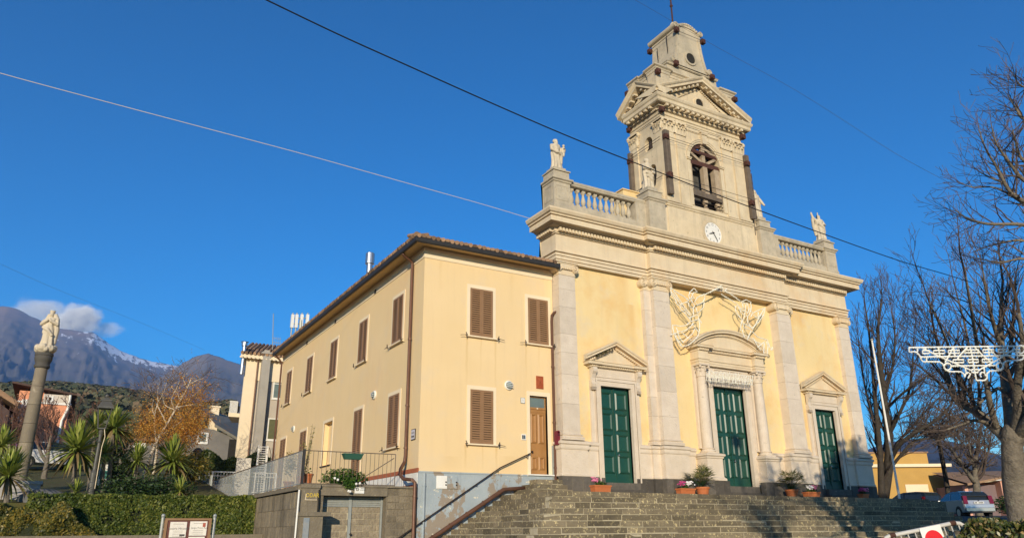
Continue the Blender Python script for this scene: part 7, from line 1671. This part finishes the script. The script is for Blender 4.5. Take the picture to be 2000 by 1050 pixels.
t,a,L,bx,ex,ey=block('ochre_building','ochre yellow building with a cream cornice, behind the umbrella-shaped tree',d,1700,1846,912,975,'ochre')
mb=MB(); bx(mb,-.3,L+.5,-.3,9,a.z,a.z+.28); part(mb,'cornice',M['cream'],t)
mb=MB(); bx(mb,-.2,L-1.2,.6,9,a.z+.35,a.z+1.35); part(mb,'parapet',M['ochre'],t); mb=MB(); bx(mb,-.3,L-1.1,.5,9,a.z+1.35,a.z+1.5); part(mb,'parapet_cap',M['tile'],t)
mb=MB(); bx(mb,L*.42,L*.72,-.08,.0,a.z-3.0,a.z-1.6); part(mb,'pale_shutter',M['cream'],t); mb=MB(); bx(mb,L-.3,L+.05,-.1,0,a.z-3.2,a.z+.3); part(mb,'corner_strip',M['cream'],t)
t,a,L,bx,ex,ey=block('tan_house','low tan house with a pinkish tiled roof, right of the ochre building',78,1850,1910,948,975,'tan')
mb=MB(); bx(mb,-.4,L+.4,-.5,9,a.z,a.z+.3); bx(mb,-.4,L*.8,2,9,a.z+.3,a.z+.9); part(mb,'roof',M['tile'],t); mb=MB(); bx(mb,L*.35,L*.95,-.05,0,a.z-1.6,a.z-.9); part(mb,'white_door',M['white'],t)
t,a,L,bx,ex,ey=block('white_house','long low house with a pale roof, farthest of the houses on the right',95,1905,1965,938,960,'cream')
mb=MB(); bx(mb,-.3,L+.3,-.4,9,a.z,a.z+.5); part(mb,'roof',M['white'],t)
t,a,L,bx,ex,ey=block('rose_house','rose pink house with a dark tiled roof, left of the big trunk',66,1953,2010,938,985,'rose')
mb=MB(); v0=[a+ex*u+ey*v+Vector((0,0,z)) for u,v,z in ((-3.2,-.5,-.4),(.4,-.5,.2),(L+.5,-.5,.4),(L+.5,5,1.0),(-3.2,5,.9))]; mb.add([tuple(q) for q in v0]+[tuple(q+Vector((0,0,.18))) for q in v0],[(4,3,2,1,0),(5,6,7,8,9),(0,1,6,5),(1,2,7,6)]); part(mb,'roof',M['tile'],t)
mb=MB(); bx(mb,-2.6,-.02,.8,6,a.z-4,a.z-.3); part(mb,'side_wall',surf('mauve_wall',(.20,.14,.14),(.17,.12,.12),scale=1),t)
mb=MB(); bx(mb,-2.9,-2.6,.6,.9,a.z-4,a.z-.4); part(mb,'gate_post',M['rose'],t)
# barrier
D=9.5; A_=atd(1716,1050,D); B_=atd(1884,1016,D); u=(B_-A_); u.normalize(); upv=Vector((0,0,1)); upv=(upv-u*upv.dot(u)).normalized(); Lb=(B_-A_).length
br=thing('crowd_barrier','white rusting metal crowd barrier leaning beside the steps, bottom right','barrier',(A_.x,A_.y,A_.z-1.0))
mb=MB(); rr_=.14; H_=1.0
pts=[A_-upv*H_]+[A_-upv*rr_]+[A_+u*rr_*(1-math.cos(a))-upv*rr_*(1-math.sin(a)) for a in (PI/6,PI/3)]+[A_+u*rr_]+[B_-u*rr_]+[B_-u*rr_*(1-math.sin(a))-upv*rr_*(1-math.cos(a)) for a in (PI/6,PI/3)]+[B_-upv*rr_,B_-upv*H_]
mb.tube(pts,.026,8); mb.tube([A_-upv*(H_-.1),B_-upv*(H_-.1)],.02,6)
M['barrier']=surf('chipped_white_paint',(.55,.53,.47),(.48,.45,.40),scale=12,bump=.1,rough=.55,spot=(.20,.07,.03),spot_scale=7,spot_th=(.66,.68),spot_amt=.9)
part(mb,'frame',M['barrier'],br,smooth=True)
nb_=12
for i in range(1,nb_):
    q=A_+u*(Lb*i/nb_); mb=MB(); mb.tube([q-upv*.01,q-upv*(H_-.1)],.008,6); part(mb,'bar',M['barrier'],br)
for f in (.16,.86):
    q=A_+u*Lb*f; mb=MB(); mb.tube([q-u*.035,q+u*.035],.031,8); part(mb,'rusty_joint',M['rust'],br)
nv=u.cross(upv).normalized()
if nv.dot(_fw)>0: nv=-nv
q0=atd(1793,1030,D); s0=(q0-A_).dot(u); w_=.265
def onb(a,b,o): return A_+u*(s0+a)+upv*b+nv*o
mb=MB(); mb.obox(onb(w_/2,-.15,.035),u,nv,upv,w_/2,.004,.17); sg=tag(mb.build('no_entry_sign',M['white']),'white square sign with a red disc, fixed on the leaning barrier','sign')
mb=MB(); n=30; mb.add([onb(w_/2+.115*math.cos(2*PI*i/n),-.155+.13*math.sin(2*PI*i/n),.041) for i in range(n)],[tuple(range(n))]); part(mb,'red_disc',surf('red_sign_paint',(.66,.012,.022),(.6,.01,.02),scale=20,bump=0,rough=.4),sg)
mb=MB(); mb.obox(onb(w_/2,-.20,.043),u,nv,upv,.08,.001,.022); part(mb,'white_bar',M['white'],sg)
# shrub hedge bottom right
g=random.Random(61); mb=MB(); core=MB(); D0=8.0
a=atd(1862,1040,9.0); b=atd(2090,1030,8.2); e=(b-a); e.z=0; Lh=e.length; e.normalize(); n_=Vector((e.y,-e.x,0))
if n_.dot(_fw)>0: n_=-n_
core.obox(a+e*(Lh/2)-n_*.35+Vector((0,0,-.75-a.z)),e,n_,Vector((0,0,1)),Lh/2-.1,.35,.62)
for _ in range(9000):
    s_=g.uniform(-.15,Lh); zt_=.00+.10*math.sin(s_*4.1)+.07*math.sin(s_*9.7)+min(0,(s_-.35))*.45
    f=g.random()
    if f<.6: o=g.gauss(.0,.05); z=g.uniform(-1.3,zt_)
    else: o=-g.uniform(0,.75); z=zt_-abs(g.gauss(0,.05))+.02
    p=a+e*s_+n_*o; p.z=z; u_=(rvec(g)+Vector((0,0,.7))).normalized(); v=u_.cross(rvec(g)).normalized(); sz=.030*g.uniform(.7,1.4); mb.tint=min(1,max(0,g.gauss(.5,.28)))
    w1=v*sz*.48; mb.add([p-u_*sz,p-w1*.8-u_*sz*.2,p-w1+u_*sz*.35,p+u_*sz*1.1,p+w1+u_*sz*.35,p+w1*.8-u_*sz*.2],[(0,1,2,3,4,5)])
hb=tag(mb.build('box_hedge',leafmat('glossy_hedge_leaf',(.03,.05,.012),(.10,.125,.025),(.40,.28,.12),rough=.35,spec=.6)),'glossy leafy hedge in the bottom right corner, beside the barrier','hedge'); part(core,'inner_growth',M['hcore'],hb)
p=atd(1975,985,44); mb=MB(); leaves(mb,(p.x,p.y,p.z),1.0,1200,.08,g,(1.2,1,.6),.4); tag(mb.build('shrub',M['leaf_dark']),'dark shaded shrub between the silver car and the big trunk','shrub')
# street light ornament
fl2=[[(40,158),(600,150),(1300,142),(2050,130)],[(240,318),(1000,305),(1500,298),(2000,290)],[(760,470),(1540,462)],[(45,160),(50,235),(120,228),(170,235),(215,280),(240,320),(250,365),(290,400),(400,398),(560,400),(610,430),(640,470),(650,510),(700,555),(760,568),(850,565),(930,570),(980,610),(990,660)],
 [(990,660),(1010,600),(1050,580),(1090,600),(1050,680)],[(1190,715),(1330,715),(1370,680),(1370,600),(1420,555),(1600,545),(1640,520),(1650,470),(1660,410),(1700,385),(1900,375),(1970,360),(2000,320),(2010,280)],[(1270,660),(1250,610),(1280,575),(1320,580),(1350,640)],[(1080,150),(1120,310),(1145,470),(1170,600),(1190,715)],[(1040,150),(900,300),(870,350)],[(1160,150),(1310,300),(1430,400)],[(280,170),(540,300),(860,440),(1100,545)],[(800,150),(720,300),(660,410)],[(1380,150),(1520,290),(1600,390)],[(1830,190),(1560,360),(1380,460),(1220,550)],
 [(330,160),(330,210)],[(550,155),(550,205),(565,260),(570,310)],[(800,155),(820,250),(825,310)],[(1390,150),(1405,240),(1410,300)],[(1640,145),(1655,240),(1650,300)],[(1880,240),(1890,370)],[(190,170),(190,230)],[(345,320),(345,395)],[(1000,510),(1015,580)],[(1320,500),(1330,575)]]
for x,y,w_,h_ in ((275,210,115,50),(465,208,185,52),(715,205,185,50),(980,200,250,48),(1300,195,185,48),(1560,188,175,50),(1810,190,120,48),(795,365,180,50),(1050,360,170,50),(1290,355,175,50),(1110,530,110,50)):
    fl2.append([(x,y),(x+w_,y-2),(x+w_,y+h_-2),(x,y+h_),(x,y)])
for cx_,cy_,r_ in ((700,480,60),(1585,470,58),(1940,190,70)): fl2.append([(cx_+r_*math.cos(2*PI*i/14),cy_+r_*math.sin(2*PI*i/14)) for i in range(15)])
orn=thing('street_light_ornament','wide white wire light ornament hanging over the street before the bare trees','light frame',atd(1915,676,12)); mb=MB(); bb=MB(); g=random.Random(6); sc_=8.696
for ln in fl2:
    pts=[atd(1770+x/sc_,660+y/sc_,12) for x,y in ln]; mb.tube(pts,.0115,5)
    for a,b in zip(pts[:-1],pts[1:]):
        L_=(b-a).length; k=max(1,int(L_/.045))
        for i in range(k): p=a.lerp(b,(i+.5)/k); bb.tube([p,p+Vector((g.uniform(-.008,.008),g.uniform(-.012,.012),-.020))],[.0055,.007],4)
part(mb,'tube_frame',M['strip'],orn); part(bb,'bulb_string',M['bulb'],orn)['kind']='stuff'
# wires
def wire(label,pxs,d0,d1,r,mat,ext=18):
    p0=atd(*pxs[0],d0); p1=atd(*pxs[-1],d1); n=Vector((-(p1-p0).y,(p1-p0).x,0)); pts=[]
    for x,y in pxs:
        rr_=atd(x,y,1.0); t=n.dot(p0)/n.dot(rr_); pts.append(rr_*t)
    out=[]
    for i in range(len(pts)-1):
        a=pts[max(0,i-1)]; b=pts[i]; c=pts[i+1]; e=pts[min(len(pts)-1,i+2)]
        for k in range(5):
            t=k/5; out.append(.5*((2*b)+(c-a)*t+(2*a-5*b+4*c-e)*t*t+(3*b-a-3*c+e)*t**3))
    out.append(pts[-1])
    if ext: out.insert(0,out[0]+(out[0]-out[1]).normalized()*ext)
    mb=MB(); mb.tube(out,r,6); return tag(mb.build('overhead_wire',mat,None,smooth=True),label,'wire','overhead wires')
wire('thick black cable crossing the sky and passing in front of the bell tower',[(470,-24),(520,0),(660,67),(800,130),(950,197),(1100,262),(1230,314),(1440,395),(1640,468),(1760,510),(1842,534),(1900,552)],7.5,17,.0085,M['black'])
wire('pale thin cable sloping down to the left end of the church cornice',[(-60,122),(0,143),(200,197),(400,250),(600,303),(800,359),(950,401),(1046,430)],22,33,.010,M['cream'])
wire('thin grey wire from above the cross down to the near bare tree',[(1200,-20),(1240,0),(1400,92),(1560,180),(1743,296),(1850,355),(1950,410),(2010,450)],20,15,.0035,M['gutter'])
wire('faint thin wire high above the smoke on the left',[(-30,505),(0,515),(100,560),(200,600),(300,640),(400,683)],30,60,.0045,M['galv'])
# =================================================================== FAR LAND
def azdir(px,py=1046): 
    r=atd(px,py,1.0); return math.atan2(r.x,r.y)
def interp(tab,x):
    if x<=tab[0][0]: return tab[0][1]
    for (a,b),(c,d) in zip(tab[:-1],tab[1:]):
        if x<=c: return b+(d-b)*(x-a)/(c-a)
    return tab[-1][1]
def elev(px,py):
    r=atd(px,py,1.0); return r.z/math.hypot(r.x,r.y)
def ridge(name,sky_px,R0,R1,mat,seed,az0,az1,na,nr,rough,pw=1.25,zbase=20,back=True):
    tab=sorted((azdir(x,y),elev(x,y)*R1) for x,y in sky_px); mb=MB(); rows=[]
    for j in range(nr+1):
        f=j/nr; r_=R0+(R1-R0)*f
        for i in range(na+1):
            a=az0+(az1-az0)*i/na; h=interp(tab,a); x,y=r_*math.sin(a),r_*math.cos(a)
            n=mnoise.fractal(Vector((x*.0011+seed,y*.0011,seed)),.9,2.1,6); n2=abs(mnoise.fractal(Vector((a*26+seed,f*1.6,seed)),1.0,2.0,5)); n3=mnoise.fractal(Vector((a*140,f*11,seed)),.8,2.0,4)
            z=zbase+(h-zbase)*f**pw + rough*(h)*(n*.55-n2*.10+n3*.16)*math.sin(PI*min(1,f))**.7*min(1,2.4*(1-f)+.0)
            if j==nr: z=h+rough*h*.03*n3
            mb.v.append((x,y,z))
    for j in range(nr):
        for i in range(na): k=j*(na+1)+i; mb.face((k,k+1,k+na+2,k+na+1))
    if back:
        b=len(mb.v)
        for i in range(na+1): a=az0+(az1-az0)*i/na; mb.v.append((R1*1.25*math.sin(a),R1*1.25*math.cos(a),0))
        for i in range(na): k=nr*(na+1)+i; mb.face((k,k+1,b+i+1,b+i))
    o=mb.build(name,mat,None,smooth=True); return tag(o,None,None,None,'structure')
def mountmat(name,low,mid,high,zl,zh,snow=None):
    m,nt,bs=newmat(name); L=nt.links.new; geo=N(nt,'ShaderNodeNewGeometry'); sx=N(nt,'ShaderNodeSeparateXYZ'); L(geo.outputs['Position'],sx.inputs[0])
    n=N(nt,'ShaderNodeTexNoise'); n.inputs['Scale'].default_value=.004; n.inputs['Detail'].default_value=9; n.inputs['Roughness'].default_value=.65; L(geo.outputs['Position'],n.inputs['Vector'])
    mr=N(nt,'ShaderNodeMapRange'); mr.inputs[1].default_value=zl; mr.inputs[2].default_value=zh; L(sx.outputs[2],mr.inputs[0])
    ad=N(nt,'ShaderNodeMath',operation='ADD'); L(mr.outputs[0],ad.inputs[0]); s2=N(nt,'ShaderNodeMath',operation='MULTIPLY_ADD'); s2.inputs[1].default_value=.9; s2.inputs[2].default_value=-.7; L(n.outputs[0],s2.inputs[0]); L(s2.outputs[0],ad.inputs[1])
    cr=N(nt,'ShaderNodeValToRGB'); e=cr.color_ramp.elements; e[0].color=(*low,1); e[1].color=(*high,1); q=e.new(.5); q.color=(*mid,1); L(ad.outputs[0],cr.inputs[0]); col=cr.outputs[0]
    if snow:
        zs0,zs1,x0,x1=snow
        mp=N(nt,'ShaderNodeMapping'); mp.inputs['Scale'].default_value=(.022,.0035,.007); mp.inputs['Rotation'].default_value=(0,.5,.35); L(geo.outputs['Position'],mp.inputs[0])
        ns=N(nt,'ShaderNodeTexNoise'); ns.inputs['Scale'].default_value=1.0; ns.inputs['Detail'].default_value=8; ns.inputs['Roughness'].default_value=.7; L(mp.outputs[0],ns.inputs['Vector'])
        a=N(nt,'ShaderNodeMapRange'); a.inputs[1].default_value=zs0; a.inputs[2].default_value=zs1; L(sx.outputs[2],a.inputs[0])
        b=N(nt,'ShaderNodeMapRange'); b.inputs[1].default_value=x0; b.inputs[2].default_value=x1; L(sx.outputs[0],b.inputs[0])
        mu=N(nt,'ShaderNodeMath',operation='MULTIPLY'); L(a.outputs[0],mu.inputs[0]); L(b.outputs[0],mu.inputs[1])
        mu2=N(nt,'ShaderNodeMath',operation='MULTIPLY_ADD'); mu2.inputs[1].default_value=.30; L(mu.outputs[0],mu2.inputs[0]); L(ns.outputs[0],mu2.inputs[2])
        th=N(nt,'ShaderNodeMapRange'); th.inputs[1].default_value=.69; th.inputs[2].default_value=.74; L(mu2.outputs[0],th.inputs[0])
        mx_=N(nt,'ShaderNodeMix',data_type='RGBA'); mx_.inputs[7].default_value=(.80,.82,.86,1); L(th.outputs[0],mx_.inputs[0]); L(col,mx_.inputs[6]); col=mx_.outputs[2]
    L(col,bs.inputs['Base Color']); bs.inputs['Roughness'].default_value=.95; bs.inputs['Specular IOR Level'].default_value=.1
    return m
RV=7000.
zs=lambda px,py:elev(px,py)*RV
xv=lambda px:RV*math.sin(azdir(px,690))
M['volcano']=mountmat('volcano_rock',(.095,.095,.095),(.165,.14,.125),(.32,.21,.155),300,zs(100,640),(zs(300,765),zs(260,706),xv(70),xv(215)))
ridge('volcano',[(-400,700),(-250,640),(-120,606),(0,598),(15,598),(40,606),(62,618),(90,630),(112,641),(150,645),(172,648),(185,650),(200,661),(215,672),(235,684),(250,690),(275,699),(300,706),(335,712),(380,722),(430,742),(500,775),(600,815)],1400,RV,M['volcano'],3.1,R(-44),R(8),360,120,.13)
M['ridge2']=mountmat('scrub_ridge',(.09,.095,.085),(.18,.155,.13),(.32,.24,.18),100,elev(405,690)*5000)
ridge('mountain',[(150,830),(230,790),(290,750),(335,724),(360,706),(385,695),(405,690),(430,697),(455,706),(480,716),(520,735),(570,762),(640,800),(760,850)],1200,5000,M['ridge2'],7.7,R(-28),R(14),240,90,.15)
M['ridge3']=mountmat('purple_ridge',(.05,.05,.052),(.09,.072,.075),(.12,.09,.09),60,500)
ridge('hills',[(1500,930),(1660,888),(1740,862),(1800,855),(1850,860),(1900,872),(1960,890),(2050,900),(2300,930)],700,3500,M['ridge3'],11.3,R(48),R(95),120,40,.2)
# wooded slopes below the mountains
g=random.Random(88)
fh=[(-300,758),(0,748),(60,744),(110,744),(180,750),(240,757),(290,765),(330,778),(380,788),(420,784),(450,780),(500,790),(600,820)]
tabf=sorted((azdir(x,y),elev(x,y)) for x,y in fh)
slope=MB(); na=60; nr=24; R0,R1=110.,900.
def fz(a,r_): 
    e=interp(tabf,a); f=(r_-R0)/(R1-R0); return 5+(e*R1-7-5)*max(0,f)**.9
for j in range(nr+1):
    r_=R0+(R1-R0)*j/nr
    for i in range(na+1): a=R(-46)+R(56)*i/na; slope.v.append((r_*math.sin(a),r_*math.cos(a),fz(a,r_)))
for j in range(nr):
    for i in range(na): k=j*(na+1)+i; slope.face((k,k+1,k+na+2,k+na+1))
tag(slope.build('hillside',surf('wooded_ground',(.05,.05,.025),(.08,.06,.035),scale=.05,bump=0)),None,None,None,'structure')
fm=leafmat('forest_canopy',(.075,.088,.048),(.125,.118,.068),(.28,.165,.10),trans=.1,rough=.8,spec=.1)
wood=MB()
for _ in range(5200):
    a=R(-14)+R(24)*g.random(); r_=R0+(R1-R0)*math.sqrt(g.random()); 
    if r_<150: continue
    x,y=r_*math.sin(a),r_*math.cos(a); z=fz(a,r_); s_=g.uniform(1.5,3.6)*(.75+.25*r_/R1); v=mnoise.noise(Vector((x*.012,y*.012,0)))
    tn=min(1,max(0,.35+.45*v+g.gauss(0,.2)))
    for q in range(24):
        d=rvec(g).normalized(); p=Vector((x,y,z+s_*.9))+Vector((d.x,d.y,d.z*.9))*s_*g.uniform(.75,1.05); u=(d.cross(rvec(g))).normalized(); w_=d.cross(u); k=s_*.40; wood.tint=min(1,max(0,tn+g.uniform(-.15,.15))); wood.add([p-u*k,p-w_*k*.8,p+u*k,p+w_*k*.8],[(0,1,2,3)])
tag(wood.build('forest',fm),'mixed green and rusty brown wood covering the slope below the mountains','forest','forest','stuff')
# smoke over the crater
def smoke(px,py,rx,ry,dist,dens,seed,sc):
    c=atd(px,py,1.0); c=c*(dist/math.hypot(c.x,c.y)); ex=(atd(px+rx,py,1)*(dist/math.hypot(*atd(px+rx,py,1).xy))-c).length; ez=(atd(px,py-ry,1)*(dist/math.hypot(*atd(px,py-ry,1).xy))-c).length
    mb=MB(); mb.ball((0,0,0),1,20,14); o=mb.build('smoke_plume',None or M['smoke'+str(seed)]); o.location=c; o.scale=(ex,min(ex,ez)*.8,ez); o.rotation_euler=(0,0,-azdir(px)); return tag(o,None,None,None,'stuff')
for sd,dn,th in ((1,.034,.46),(2,.010,.42)):
    m=bpy.data.materials.new('smoke_vapour'); m.use_nodes=True; nt=m.node_tree; nt.nodes.remove(nt.nodes['Principled BSDF']); L=nt.links.new
    pv=nt.nodes.new('ShaderNodeVolumePrincipled'); pv.inputs['Color'].default_value=(.97,.96,.95,1); pv.inputs['Anisotropy'].default_value=-.7; L(pv.outputs[0],nt.nodes['Material Output'].inputs['Volume'])
    tc=N(nt,'ShaderNodeTexCoord'); n=N(nt,'ShaderNodeTexNoise'); n.inputs['Scale'].default_value=1.6 if sd==1 else 1.2; n.inputs['Detail'].default_value=6; n.inputs['Roughness'].default_value=.6; L(tc.outputs['Object'],n.inputs['Vector'])
    ln=N(nt,'ShaderNodeVectorMath',operation='LENGTH'); L(tc.outputs['Object'],ln.inputs[0]); fa=N(nt,'ShaderNodeMapRange'); fa.inputs[1].default_value=1.0; fa.inputs[2].default_value=.25; fa.inputs[3].default_value=-.42; fa.inputs[4].default_value=.18; L(ln.outputs['Value'],fa.inputs[0])
    ad=N(nt,'ShaderNodeMath',operation='ADD'); L(n.outputs[0],ad.inputs[0]); L(fa.outputs[0],ad.inputs[1]); mr=N(nt,'ShaderNodeMapRange'); mr.inputs[1].default_value=th-.04; mr.inputs[2].default_value=th+.14; mr.inputs[4].default_value=dn; L(ad.outputs[0],mr.inputs[0]); L(mr.outputs[0],pv.inputs['Density'])
    M['smoke'+str(sd)]=m
smoke(152,624,80,56,7600,1,1,1); smoke(75,612,110,50,8000,1,2,1); smoke(205,642,60,26,7700,1,2,1)
# =================================================================== AIR
m=bpy.data.materials.new('haze_air'); m.use_nodes=True; nt=m.node_tree; nt.nodes.remove(nt.nodes['Principled BSDF'])
pv=nt.nodes.new('ShaderNodeVolumePrincipled'); pv.inputs['Color'].default_value=(.27,.52,1.0,1); pv.inputs['Density'].default_value=HAZE; pv.inputs['Anisotropy'].default_value=0.0
nt.links.new(pv.outputs[0],nt.nodes['Material Output'].inputs['Volume'])
mb=MB(); mb.box(-9000,9000,-3200,9200,-3.5,1900); tag(mb.build('haze',m),None,None,None,'stuff')
